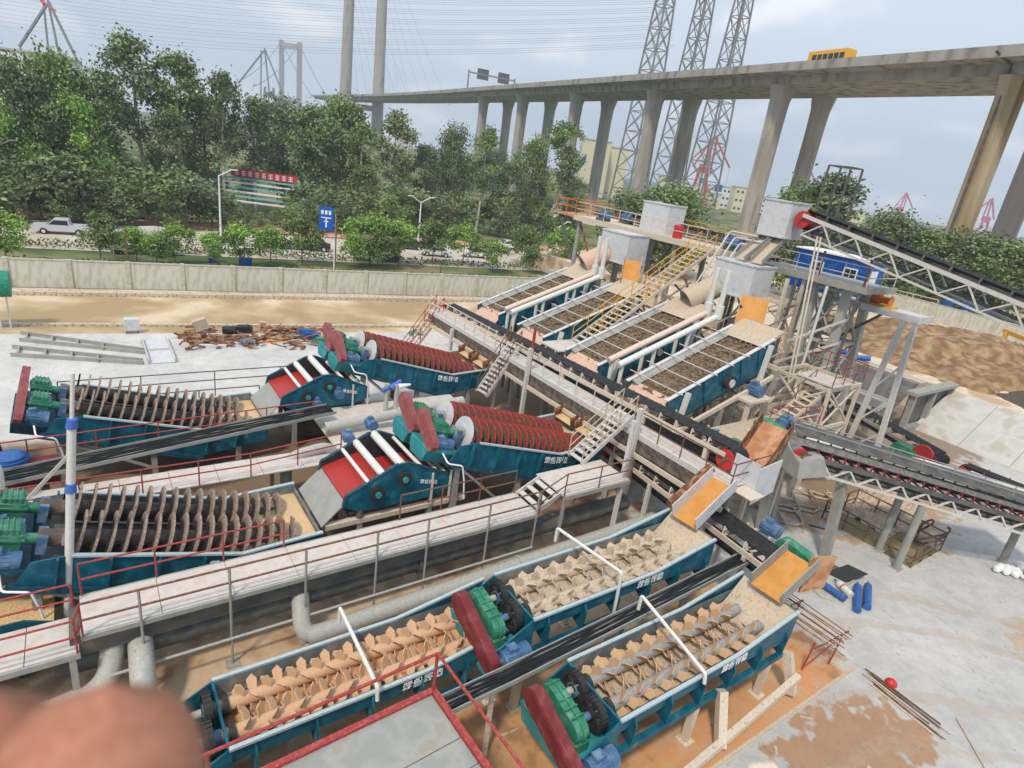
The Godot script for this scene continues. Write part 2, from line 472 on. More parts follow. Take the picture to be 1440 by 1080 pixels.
# ---------- ground ----------
func sheet(pts: Array, h: float) -> MB:
	var m := MB.new()
	var p := PackedVector2Array()
	for q in pts: p.append(Vector2(q.x, -q.y))
	m.prism(p, Vector3(0, h, 0), Vector3.RIGHT, Vector3(0, 0, -1), Vector3.UP, -0.05, 0.0)
	return m
func make_ground() -> void:
	var m := MB.new()
	m.span(Vector3(-1700, -1.0, -1700), Vector3(1700, -0.06, 1700))
	struct("ground", m, M["far_ground"])
	# the yard's concrete, sheet with mud trodden and washed over it
	var x0 := -12.0
	var z0 := -52.0
	var wx := 68.0
	var wz := 62.0
	var iw := 1360
	var ih := 1240
	var nz := []
	for q in [[0.012, 3], [0.05, 8], [0.22, 15]]:
		var f := FastNoiseLite.new()
		f.frequency = q[0]
		f.seed = q[1]
		f.fractal_octaves = 5
		var im := f.get_image(iw, ih, false, false, false)
		im.convert(Image.FORMAT_L8)
		nz.append(im.get_data())
	var out := PackedByteArray()
	out.resize(iw * ih * 3)
	var conc := Vector3(170, 169, 167)
	var conc2 := Vector3(188, 186, 182)
	var beige := Vector3(196, 172, 142)
	var brown := Vector3(172, 138, 104)
	var orange := Vector3(200, 144, 96)
	var dark := Vector3(130, 104, 80)
	for j in ih:
		var z := z0 + wz * j / ih
		for i in iw:
			var k := j * iw + i
			var x := x0 + wx * i / iw
			var a: float = nz[0][k] / 255.0 - 0.5
			var b: float = nz[1][k] / 255.0 - 0.5
			var g: float = nz[2][k] / 255.0 - 0.5
			var col := conc.lerp(conc2, clampf(0.5 + a * 1.6 + b * 0.5, 0, 1))
			if z < -31.0: col *= 1.1
			elif x > 20.0: col *= 1.03
			# mud where the washers spill: between the walkway and the joint at z = -5.65
			var e := a * 3.2 + b * 2.2
			var mud := minf(minf((x + 30.0) * 0.5, (20.3 + e - x) * 1.3), minf((z + 32.4 + e * 0.4) * 1.0, (-5.6 - z) * 12.0))
			if mud > 0.0:
				var wetness := clampf(mud, 0, 1)
				var c2 := beige.lerp(brown, clampf(0.35 + b * 2.4 + a * 1.6, 0, 1))
				var near := clampf((z + 11.2 + a * 4.0) * 0.8, 0, 1) * clampf((x - 4.5 + b * 4.0) * 0.5, 0, 1)
				c2 = c2.lerp(orange, near * clampf(0.75 + b * 1.2, 0, 1))
				c2 = c2.lerp(Vector3(112, 90, 70), clampf((-16.2 - z + b * 2.0) * 0.7, 0, 0.8))  # mud darkened under the classifier rows, shade put into its colour
				c2 = c2.lerp(dark, clampf((b + a - 0.2) * 4.0, 0, 0.5))
				col = col.lerp(c2, wetness * clampf(1.15 + g, 0.0, 1.0))
			# the damp patches beyond the joint
			var d1 := 1.0 - Vector2((x - 15.6) / 4.4, (z + 3.7) / 2.1).length() + b * 1.5 + a * 1.2
			if d1 > 0.0 and z > -5.6: col = col.lerp(Vector3(158, 120, 88), clampf(d1 * 5.0, 0, 0.85))
			var d2 := 1.0 - Vector2((x - 13.6) / 1.5, (z + 4.4) / 1.0).length() + b * 0.9
			if d2 > 0.0 and z > -5.6: col = col.lerp(Vector3(222, 206, 192), clampf(d2 * 8.0, 0, 1))
			var d3 := 1.0 - Vector2((x - 30.0) / 2.2, (z + 2.6) / 1.2).length() + b * 1.6
			if d3 > 0.0: col = col.lerp(Vector3(176, 150, 120), clampf(d3 * 8.0, 0, 0.6))
			var d4 := 1.0 - Vector2((x - 34.0) / 6.0, (z + 11.5) / 3.6).length() + b * 1.2 + a * 0.8
			if d4 > 0.0: col = col.lerp(Vector3(168, 142, 114), clampf(d4 * 5.0, 0, 0.95))
			var d5 := 1.0 - Vector2((x - 26.0) / 10.0, (z + 27.0) / 14.0).length() + b * 0.9 + a
			if d5 > 0.0: col = col.lerp(Vector3(160, 136, 110), clampf(d5 * 3.0, 0, 0.9))
			var d6 := minf((x - 30.0) * 0.4, (-11.5 - z + b * 3.0) * 0.8) + a * 2.0
			if d6 > 0.0: col = col.lerp(Vector3(138, 118, 96), clampf(d6 * 1.5, 0, 0.85))
			# slab joints, tyre tracks and scuffs on the concrete
			if x > 19.5 or z > -5.5 or z < -31.0:
				var jx := absf(fposmod(x - 21.0 + b * 0.25, 6.0) - 3.0)
				var jz := absf(fposmod(z + 4.0 + b * 0.25, 5.0) - 2.5)
				if jx > 2.975 and jz < 2.2: col *= 0.93 + g * 0.2
				var rr := Vector2(x - 14.0, z - 9.0).length()
				for tk in [13.0, 15.1, 18.2, 20.4]:
					var q := absf(rr - tk - a * 1.5)
					if q < 0.26: col = col.lerp(Vector3(168, 150, 128), 0.38 * clampf(0.8 + g * 2.4, 0, 1))
				if b > 0.2 and g > 0.05: col = col.lerp(Vector3(128, 120, 110), clampf((b - 0.2) * 6.0, 0, 0.5))
			col *= 1.0 + g * 0.10 + b * 0.10
			if g > 0.2 and b > 0.1: col *= 0.93
			out[k * 3] = int(clampf(col.x, 0, 255)); out[k * 3 + 1] = int(clampf(col.y, 0, 255)); out[k * 3 + 2] = int(clampf(col.z, 0, 255))
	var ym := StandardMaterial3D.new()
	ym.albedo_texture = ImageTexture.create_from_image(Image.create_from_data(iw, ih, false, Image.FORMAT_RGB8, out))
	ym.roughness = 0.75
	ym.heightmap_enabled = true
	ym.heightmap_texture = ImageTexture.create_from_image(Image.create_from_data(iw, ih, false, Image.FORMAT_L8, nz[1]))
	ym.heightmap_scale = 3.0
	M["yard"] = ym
	var g2 := MB.new()
	# cut so that the pit stays open
	var pit := Rect2(29.7, -11.9, 3.2, 4.3)
	for r in [Rect2(x0, z0, pit.position.x - x0, wz), Rect2(pit.position.x, z0, pit.size.x, pit.position.y - z0), Rect2(pit.position.x, pit.end.y, pit.size.x, z0 + wz - pit.end.y), Rect2(pit.end.x, z0, x0 + wx - pit.end.x, wz)]:
		g2.quad(Vector3(r.position.x, 0, r.end.y), Vector3(r.end.x, 0, r.end.y), Vector3(r.end.x, 0, r.position.y), Vector3(r.position.x, 0, r.position.y))
		for q in [Vector2(r.position.x, r.end.y), Vector2(r.end.x, r.end.y), Vector2(r.end.x, r.position.y), Vector2(r.position.x, r.position.y)]:
			g2.uv.append(Vector2((q.x - x0) / wx, (q.y - z0) / wz))
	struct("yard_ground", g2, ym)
	var jt := MB.new()
	jt.span(Vector3(12.4, 0.002, -5.7), Vector3(21.0, 0.03, -5.6))
	struct("kerb_joint", jt, M["chute_tan"])
	# the muddy haul road between the kerb and the perimeter wall
	struct("dirt_road", sheet([Vector2(-70, -57.8), Vector2(-70, -69.0), Vector2(110, -47.6), Vector2(110, -33.0)], 0.012), M["mud_road"])
	var k1 := MB.new()
	var k2 := MB.new()
	for i in 38:
		var xa := -46.0 + i * 4.0
		var a1 := Vector3(xa, 0.09, -49.9 + xa * 0.15)
		k1.bar(a1, Vector3(xa + 3.97, 0.09, -49.9 + (xa + 3.97) * 0.15), 0.32, 0.2)
		k2.bar(Vector3(xa, 0.15, -58.6 + xa * 0.12), Vector3(xa + 3.97, 0.15, -58.6 + (xa + 3.97) * 0.12), 0.9, 0.34)
	struct("kerb", k1, M["kerb"])
	struct("kerb", k2, M["kerb"])
	# public road beyond the wall
	struct("road", sheet([Vector2(-90, -88), Vector2(-90, -106), Vector2(160, -76), Vector2(160, -58)], 0.03), M["asphalt"])
	struct("footpath", sheet([Vector2(-90, -107), Vector2(-90, -112), Vector2(160, -82), Vector2(160, -77)], 0.06), M["brick_path"])
	struct("verge", sheet([Vector2(-90, -74), Vector2(-90, -84), Vector2(160, -54), Vector2(160, -44)], 0.05), M["far_ground"])
	# terrace to which loaders drive up behind the feed hopper
	var t := MB.new()
	t.span(Vector3(55.4, -0.04, -75), Vector3(190, 2.5, 30))
	struct("terrace", t, M["terrace"])
	var rw := thing("concrete_bank", "pale grey sloping concrete bank beside the feed hopper", "concrete bank", Vector3(55.4, 0, 0))
	for i in 7:
		var mm := MB.new()
		var za := -16.4 + i * 3.2
		var zb := za + 3.17
		mm.hexa([Vector3(-5.2, -0.03, zb), Vector3(0.0, -0.03, zb), Vector3(0.0, -0.03, za), Vector3(-5.2, -0.03, za), Vector3(-5.1, 0.02, zb), Vector3(0.02, 2.55, zb), Vector3(0.02, 2.55, za), Vector3(-5.1, 0.02, za)])
		part(rw, "panel", mm, M["concrete"])
	heap("soil_heap", "big heap of loose brown soil on the terrace", Vector3(71, 2.4, -22), 14.0, 15.0, 2.2, 5, M["soil"])
	heap("soil_heap", "low dark heap of wet spoil at the edge of the terrace", Vector3(61.0, 2.4, -12.0), 4.6, 3.6, 1.3, 9, M["coal"])
	# perimeter walls: each cast panel between its posts
	perimeter("white weather-stained panel wall along the muddy haul road", Vector3(-58, 0, -67.9), Vector3(64, 0, -53.2), 2.25, 30)
	perimeter("stained panel wall behind the brown soil heap", Vector3(94, 2.5, -62), Vector3(85, 2.5, -2), 2.2, 16)

func perimeter(label: String, a: Vector3, b: Vector3, h: float, cnt: int) -> void:
	var w := thing("perimeter_wall", label, "wall")
	var d := (b - a) / cnt
	var pm := MB.new()
	pm.span(Vector3(-d.length() * 0.5 + 0.16, 0, -0.06), Vector3(d.length() * 0.5 - 0.16, h, 0.06))
	var ps := MB.new()
	ps.span(Vector3(-0.17, 0, -0.16), Vector3(0.17, h + 0.14, 0.16))
	var cm := MB.new()
	cm.span(Vector3(-d.length() * 0.5 + 0.17, h, -0.1), Vector3(d.length() * 0.5 - 0.17, h + 0.1, 0.1))
	var a1 := pm.mesh()
	var a2 := ps.mesh()
	var a3 := cm.mesh()
	var yaw := atan2(-d.z, d.x)
	for i in cnt + 1:
		var q := part(w, "post", a2, M["wall_post"])
		q.position = a + d * i
		q.rotation.y = yaw
		if i < cnt:
			var p := part(w, "panel", a1, M["wall_panel"])
			p.position = a + d * (i + 0.5)
			p.rotation.y = yaw
			var c := part(w, "coping", a3, M["wall_post"])
			c.position = p.position
			c.rotation.y = yaw

func heap(called: String, label: String, o: Vector3, rx: float, rz: float, h: float, sd: int, m: Material) -> void:
	var f := FastNoiseLite.new()
	f.seed = sd
	f.frequency = 0.16
	f.fractal_octaves = 6
	f.fractal_gain = 0.42
	var mb := MB.new()
	var nx := 170
	var nzz := 150
	for j in nzz + 1:
		for i in nx + 1:
			var u := -1.0 + 2.0 * i / nx
			var v := -1.0 + 2.0 * j / nzz
			var r := sqrt(u * u + v * v)
			var nn := f.get_noise_2d(u * rx + 50.0, v * rz)
			var y := h * clampf(1.25 - r * 1.35 + nn * 0.42, -0.1, 0.9) * (1.0 + nn * 0.3)
			mb.v.append(Vector3(u * rx, y, v * rz))
			mb.n.append(Vector3.UP)
	for j in nzz:
		for i in nx:
			var k := j * (nx + 1) + i
			mb.ix.append_array([k, k + 1, k + nx + 1, k + 1, k + nx + 2, k + nx + 1])
	for j in range(1, nzz):
		for i in range(1, nx):
			var k := j * (nx + 1) + i
			mb.n[k] = (mb.v[k + nx + 1] - mb.v[k - nx - 1]).cross(mb.v[k + 1] - mb.v[k - 1]).normalized()
	single(called, label, "soil heap", mb, m, "", o)

# ---------- small shared shapes ----------
func obround(c1: Vector2, r1: float, c2: Vector2, r2: float, seg := 9) -> PackedVector2Array:
	var p := PackedVector2Array()
	for i in seg * 2:
		var d := Vector2.from_angle(TAU * i / (seg * 2))
		p.append(c1 + d * r1)
		p.append(c2 + d * r2)
	var hull := Geometry2D.convex_hull(p)
	hull.remove_at(hull.size() - 1)
	return hull
func rot_z(a: float, o := Vector3.ZERO) -> Transform3D: return Transform3D(Basis(Vector3(0, 0, 1), a), o)
const GLYPH := {
	"hai": [[1, 9, 2, 8], [0.4, 6.2, 1.5, 5.4], [0.5, 0.5, 2, 3], [4, 10, 3, 7.5], [4, 8.8, 9.5, 8.8], [4.2, 7, 3.6, 1.5], [4.2, 7, 9, 7], [9, 7, 8.6, 0.4], [3, 4.2, 10, 4.2], [3.6, 1.5, 9.6, 1.5]],
	"sheng": [[2, 8.3, 9, 8.3], [2, 8.3, 1, 4.5], [3, 6.5, 5, 6.5], [5, 6.5, 4.8, 4.6], [5.8, 10, 8.8, 4.8], [8, 7, 6, 5], [2, 3.6, 8, 3.6], [2, 3.6, 2, 0.6], [4, 3.6, 4, 0.6], [6, 3.6, 6, 0.6], [8, 3.6, 8, 0.6], [0.5, 0.6, 9.5, 0.6]],
	"huan": [[0.5, 9, 4, 9], [0.8, 5.3, 3.8, 5.3], [0.3, 1.2, 4.2, 2], [2.2, 9, 2.2, 1.6], [4.8, 9, 9.8, 9], [7.6, 9, 4.8, 4.6], [7.2, 7, 7.2, 0.3], [7.6, 6, 9.6, 4]],
	"bao": [[2.6, 10, 0.4, 5.5], [1.6, 7.5, 1.6, 0], [4, 9.3, 8.8, 9.3], [8.8, 9.3, 8.8, 6.5], [8.8, 6.5, 4, 6.5], [4, 6.5, 4, 9.3], [3.2, 4.8, 9.8, 4.8], [6.4, 6.5, 6.4, 0], [6.2, 4.6, 3.2, 1], [6.6, 4.6, 9.7, 1]],
	"zhi": [[2.5, 9.5, 1, 6.5], [2, 8, 9, 8], [5, 10, 5, 0.6], [1.8, 4.6, 8.4, 4.6], [0.6, 0.6, 9.6, 0.6]],
	"chan": [[5, 10, 5.4, 9], [1.5, 8.5, 9, 8.5], [3.4, 8, 4, 6.6], [7.2, 8, 6.4, 6.4], [1.5, 6, 9.4, 6], [2, 6, 2, 3.2], [2, 3.2, 0.6, 0.3]],
	"qu": [[1, 9, 9.2, 9], [1, 9, 1, 0.8], [1, 0.8, 9.5, 0.8], [3, 7.2, 8, 2.6], [7.8, 7.2, 3, 2.4]],
}
func lettering(parent: Node3D, words: Array, o: Vector3, x: Vector3, y: Vector3, size: float, m: Material, bold := 2.0) -> void:
	var mb := MB.new()
	var z := x.cross(y).normalized()
	for i in words.size():
		for s in GLYPH[words[i]]:
			var k := size / 10.0
			var a: Vector3 = o + x * (i * size * 1.14 + s[0] * k) + y * (s[1] * k)
			var b: Vector3 = o + x * (i * size * 1.14 + s[2] * k) + y * (s[3] * k)
			mb.bar(a, b, bold * k, 0.012, z)
	part(parent, "lettering", mb, m)
func motor(parent: Node3D, o: Vector3, axis: Vector3, r: float, l: float, m: Material) -> void:
	var mb := MB.new()
	mb.tube(o, o + axis * l * 0.72, r, 14)
	var s := axis.cross(Vector3.UP).normalized()
	var t := s.cross(axis)
	for i in 14:
		var d := s * cos(TAU * i / 14) + t * sin(TAU * i / 14)
		mb.bar(o + d * r + axis * l * 0.06, o + d * r + axis * l * 0.66, 0.02, r * 0.22, d)
	mb.box(o + axis * l * 0.35 + Vector3.UP * r * 1.1, Vector3(r, r * 0.7, r * 0.9))
	mb.box(o + axis * l * 0.3 - Vector3.UP * r, Vector3(l * 0.5, r * 0.3, r * 1.6) if absf(axis.x) > 0.5 else Vector3(r * 1.6, r * 0.3, l * 0.5))
	mb.tube(o - axis * l * 0.12, o, r * 0.3, 8)
	var q := part(parent, "motor", mb, m)
	part(q, "fan_cover", MB.new().tube(o + axis * l * 0.72, o + axis * l, r * 1.08, 14), m)
func gear(parent: Node3D, o: Vector3, r: float) -> void:
	var mb := MB.new()
	var w := 0.09
	var seg := 44
	for i in seg:
		var a := TAU * i / seg
		var b := TAU * (i + 1) / seg
		var da := Vector3(0, cos(a), sin(a))
		var db := Vector3(0, cos(b), sin(b))
		var x := Vector3(w, 0, 0)
		var rr := r if i % 2 == 0 else r * 0.96
		mb.quad(o + da * rr - x, o + da * rr + x, o + db * rr + x, o + db * rr - x)
		mb.quad(o + da * rr + x, o + da * r * 0.74 + x, o + db * r * 0.74 + x, o + db * rr + x)
		mb.quad(o + da * r * 0.74 - x, o + da * rr - x, o + db * rr - x, o + db * r * 0.74 - x)
		mb.quad(o + da * r * 0.74 + x, o + da * r * 0.74 - x, o + db * r * 0.74 - x, o + db * r * 0.74 + x)
	for i in 6:
		var d := Vector3(0, cos(TAU * i / 6), sin(TAU * i / 6))
		mb.bar(o + d * r * 0.18, o + d * r * 0.78, 0.09, 0.12, Vector3.RIGHT)
	mb.tube(o - Vector3(w * 1.4, 0, 0), o + Vector3(w * 1.4, 0, 0), r * 0.26, 12)
	part(parent, "gear_wheel", mb, M["gear_dark"])

# ---------- log washer: twin paddle shafts in a level trough ----------
func log_washer(label: String, x0: float, x1: float, zc: float, rim: float, blade: Material, shaft: Material, sand: Material, sand_y: float, tilt: float) -> Node3D:
	var o := thing("log_washer", label, "log washer", Vector3(x0, 0, zc), 0.0, "log washers")
	var L := x1 - x0
	var w := 1.0
	var s0 := 1.36
	var prof := [[-w, 0.0], [-w, -0.5], [-0.62, -0.98], [0.62, -0.98], [w, -0.5], [w, 0.0]]
	var mb := MB.new()
	var ml := MB.new()
	for i in 5:
		var a: Array = prof[i]
		var b: Array = prof[i + 1]
		mb.quad(Vector3(s0, rim + a[1], a[0]), Vector3(s0, rim + b[1], b[0]), Vector3(L, rim + b[1], b[0]), Vector3(L, rim + a[1], a[0]))
		var k := 0.95
		ml.quad(Vector3(L - 0.05, rim + a[1] * k, a[0] * k), Vector3(L - 0.05, rim + b[1] * k, b[0] * k), Vector3(s0 + 0.04, rim + b[1] * k, b[0] * k), Vector3(s0 + 0.04, rim + a[1] * k, a[0] * k))
	# end plates
	var pe := PackedVector2Array()
	for q in prof: pe.append(Vector2(q[0], q[1]))
	mb.prism(pe, Vector3(0, rim, 0), Vector3(0, 0, 1), Vector3.UP, Vector3(1, 0, 0), s0 - 0.03, s0 + 0.03)
	part(o, "trough", mb, M["teal"])
	part(o, "lining", ml, M["inner_wall"])
	for sd in [-1.0, 1.0]:
		var z: float = sd * w
		# raised wedge at the feed end, and the cheek that slopes down to the drive bed
		var pw := PackedVector2Array([Vector2(L - 3.0, -0.02), Vector2(L, 0.42), Vector2(L, -0.6), Vector2(L - 0.6, -0.62), Vector2(L - 3.0, -0.4)])
		part(o, "feed_cheek", MB.new().prism(pw, Vector3(0, rim, z), Vector3.RIGHT, Vector3.UP, Vector3(0, 0, 1), -0.025 + sd * 0.03, 0.025 + sd * 0.03), M["teal"])
		var pc := PackedVector2Array([Vector2(s0 + 0.05, 0.0), Vector2(s0 + 0.05, -0.9), Vector2(0.25, -0.9), Vector2(0.25, -0.62)])
		part(o, "drive_cheek", MB.new().prism(pc, Vector3(0, rim, z), Vector3.RIGHT, Vector3.UP, Vector3(0, 0, 1), -0.025 + sd * 0.03, 0.025 + sd * 0.03), M["teal"])
		var mr := MB.new()
		mr.span(Vector3(s0, rim - 0.04, z - 0.05 + sd * 0.04), Vector3(L - 2.9, rim + 0.03, z + 0.05 + sd * 0.04))
		mr.bar(Vector3(L - 2.92, rim + 0.0, z + sd * 0.04), Vector3(L, rim + 0.44, z + sd * 0.04), 0.1, 0.07)
		part(o, "rim", mr, M["rim_pale"])
		for i in 6:
			var x := s0 + 0.55 + i * (L - s0 - 0.9) / 5.0
			var pr := PackedVector2Array([Vector2(0, -0.08), Vector2(0.0, -0.5), Vector2(-0.36 * 1.0, -0.95), Vector2(-0.05, -1.08), Vector2(0.12, -1.08), Vector2(0.16, -0.4)])
			part(o, "rib", MB.new().prism(pr, Vector3(x, rim, z), Vector3(0, 0, sd), Vector3.UP, Vector3(1, 0, 0), -0.025, 0.025), M["teal"])
		part(o, "base_beam", MB.new().span(Vector3(0.2, rim - 1.26, z - 0.08 + sd * 0.04), Vector3(L - 0.2, rim - 1.08, z + 0.08 + sd * 0.04)), M["teal"])
		for i in 3:
			var x: float = [1.2, L * 0.52, L - 0.8][i]
			var lg := MB.new()
			lg.span(Vector3(x - 0.1, 0.0, z - 0.1), Vector3(x + 0.1, rim - 1.26, z + 0.1))
			lg.span(Vector3(x - 0.2, 0.0, z - 0.2), Vector3(x + 0.2, 0.03, z + 0.2))
			part(o, "leg", lg, M["cream_steel"])
	var te := MB.new()
	te.prism(PackedVector2Array([Vector2(-w, 0.42), Vector2(-w, -0.5), Vector2(-0.62, -0.98), Vector2(0.62, -0.98), Vector2(w, -0.5), Vector2(w, 0.42)]), Vector3(0, rim, 0), Vector3(0, 0, 1), Vector3.UP, Vector3(1, 0, 0), L - 0.04, L + 0.02)
	part(o, "end_wall", te, M["inner_wall"])
	part(o, "feed_plate", MB.new().hexa([Vector3(L - 1.05, rim - 0.5, 0.9), Vector3(L - 0.05, rim + 0.36, 0.94), Vector3(L - 0.05, rim + 0.36, -0.94), Vector3(L - 1.05, rim - 0.5, -0.9), Vector3(L - 1.05, rim - 0.46, 0.9), Vector3(L - 0.05, rim + 0.4, 0.94), Vector3(L - 0.05, rim + 0.4, -0.94), Vector3(L - 1.05, rim - 0.46, -0.9)]), M["blade_pale"])
	# sand lying in the trough
	var f := FastNoiseLite.new()
	f.seed = int(x0 * 10) + 3
	f.frequency = 1.1
	var ms := MB.new()
	var nx := 60
	for i in nx:
		for j in 8:
			var q := []
			for e in [[i, j + 1], [i + 1, j + 1], [i + 1, j], [i, j]]:
				var xx: float = s0 + 0.06 + (L - s0 - 0.12) * e[0] / nx
				var zz: float = -0.9 + 1.8 * e[1] / 8.0
				var feed := clampf((xx - L + 2.4) / 2.4, 0, 1)
				q.append(Vector3(xx, rim + sand_y + f.get_noise_2d(xx, zz) * 0.16 + 0.14 * absf(zz) - 0.2 * (1.0 - clampf((xx - s0) / 1.6, 0, 1)) + feed * 0.12, zz))
			ms.quad(q[0], q[1], q[2], q[3])
	part(o, "sand", ms, sand)
	# shafts with paddles
	var bm := MB.new()
	bm.prism(PackedVector2Array([Vector2(-0.11, 0.1), Vector2(0.11, 0.1), Vector2(0.14, 0.36), Vector2(0.02, 0.5), Vector2(-0.14, 0.4)]), Vector3.ZERO, Vector3.RIGHT, Vector3.UP, Vector3(0, 0, 1), -0.012, 0.012)
	var bmesh := bm.mesh()
	for sd in [-1.0, 1.0]:
		var z: float = sd * 0.42
		var sh := part(o, "shaft", MB.new().tube(Vector3(s0 - 0.2, 0, 0), Vector3(L - 0.85, 0, 0), 0.17, 16), shaft)
		sh.position = Vector3(0, rim - 0.28, z)
		part(sh, "coupling", MB.new().tube(Vector3(s0 + 0.1, 0, 0), Vector3(s0 + 0.24, 0, 0), 0.24, 16), M["gear_dark"])
		part(sh, "bearing", MB.new().tube(Vector3(s0 - 0.32, 0, 0), Vector3(s0 - 0.06, 0, 0), 0.2, 14), M["motor_blue"])
		var cnt := int((L - s0 - 1.45) / 0.31)
		for i in cnt:
			for k in 4:
				var b := part(sh, "paddle", bmesh, blade)
				var an: float = TAU * k / 4.0 + i * TAU / 8.0 * sd + (0.4 if sd > 0 else 0.0)
				b.transform = Transform3D(Basis(Vector3.RIGHT, an) * Basis(Vector3.UP, (tilt + rng.randf_range(-0.08, 0.08)) * sd), Vector3(s0 + 0.5 + i * 0.31 + rng.randf_range(-0.02, 0.02), 0, 0))
		gear(o, Vector3(1.14 - (0.1 if sd > 0 else 0.0), rim - 0.2, sd * 0.42), 0.46)
		part(o, "drive_shaft", MB.new().tube(Vector3(0.5, rim - 0.24, sd * 0.4), Vector3(1.3, rim - 0.24, sd * 0.4), 0.1, 10), M["pipe_grey"] if sd < 0 else M["motor_blue"])
	# drive: bed plate, reducer, belt guard, motor
	part(o, "bed_plate", MB.new().span(Vector3(0.05, rim - 1.0, -1.2), Vector3(1.34, rim - 0.9, 1.15)).span(Vector3(0.0, rim - 1.5, 0.5), Vector3(0.9, rim - 1.4, 1.5)), M["cyan"])
	var gb := MB.new()
	gb.prism(obround(Vector2(-0.5, -0.06), 0.36, Vector2(0.42, -0.22), 0.3), Vector3(0.3, rim - 0.22, 0), Vector3(0, 0, 1), Vector3.UP, Vector3(1, 0, 0), 0.02, 0.4)
	gb.prism(obround(Vector2(-0.5, -0.06), 0.41, Vector2(0.42, -0.22), 0.35), Vector3(0.3, rim - 0.22, 0), Vector3(0, 0, 1), Vector3.UP, Vector3(1, 0, 0), 0.2, 0.24)
	gb.span(Vector3(0.3, rim - 0.92, -0.9), Vector3(0.72, rim - 0.62, 0.75))
	for i in 5: gb.bar(Vector3(0.33, rim + 0.06 - i * 0.035, -0.6 + i * 0.25), Vector3(0.7, rim + 0.06 - i * 0.035, -0.6 + i * 0.25), 0.03, 0.1)
	part(o, "reducer", gb, M["gear_green"])
	var gd := MB.new()
	gd.prism(obround(Vector2(-0.6, -0.04), 0.34, Vector2(1.1, -0.66), 0.27, 12), Vector3(0, rim - 0.2, 0), Vector3(0, 0, 1), Vector3.UP, Vector3(1, 0, 0), -0.14, 0.16)
	gd.prism(obround(Vector2(-0.6, -0.04), 0.3, Vector2(1.1, -0.66), 0.23, 12), Vector3(0, rim - 0.2, 0), Vector3(0, 0, 1), Vector3.UP, Vector3(1, 0, 0), -0.17, -0.14)
	part(o, "belt_guard", gd, M["guard_red"])
	motor(o, Vector3(0.3, rim - 0.86, 1.2), Vector3.RIGHT, 0.27, 0.85, M["motor_blue"])
	part(o, "drive_foot", MB.new().hexa([Vector3(0.1, rim - 1.5, 0.9), Vector3(0.7, rim - 1.5, 0.9), Vector3(0.7, rim - 1.5, -1.1), Vector3(0.1, rim - 1.5, -1.1), Vector3(0.05, rim - 1.0, 1.1), Vector3(1.2, rim - 1.0, 1.1), Vector3(1.2, rim - 1.0, -1.15), Vector3(0.05, rim - 1.0, -1.15)]), M["cyan"])
	lettering(o, ["hai", "sheng", "huan", "bao"], Vector3(L * 0.6, rim - 0.36, w + 0.065), Vector3.RIGHT, Vector3.UP, 0.26, M["white_paint"])
	return o

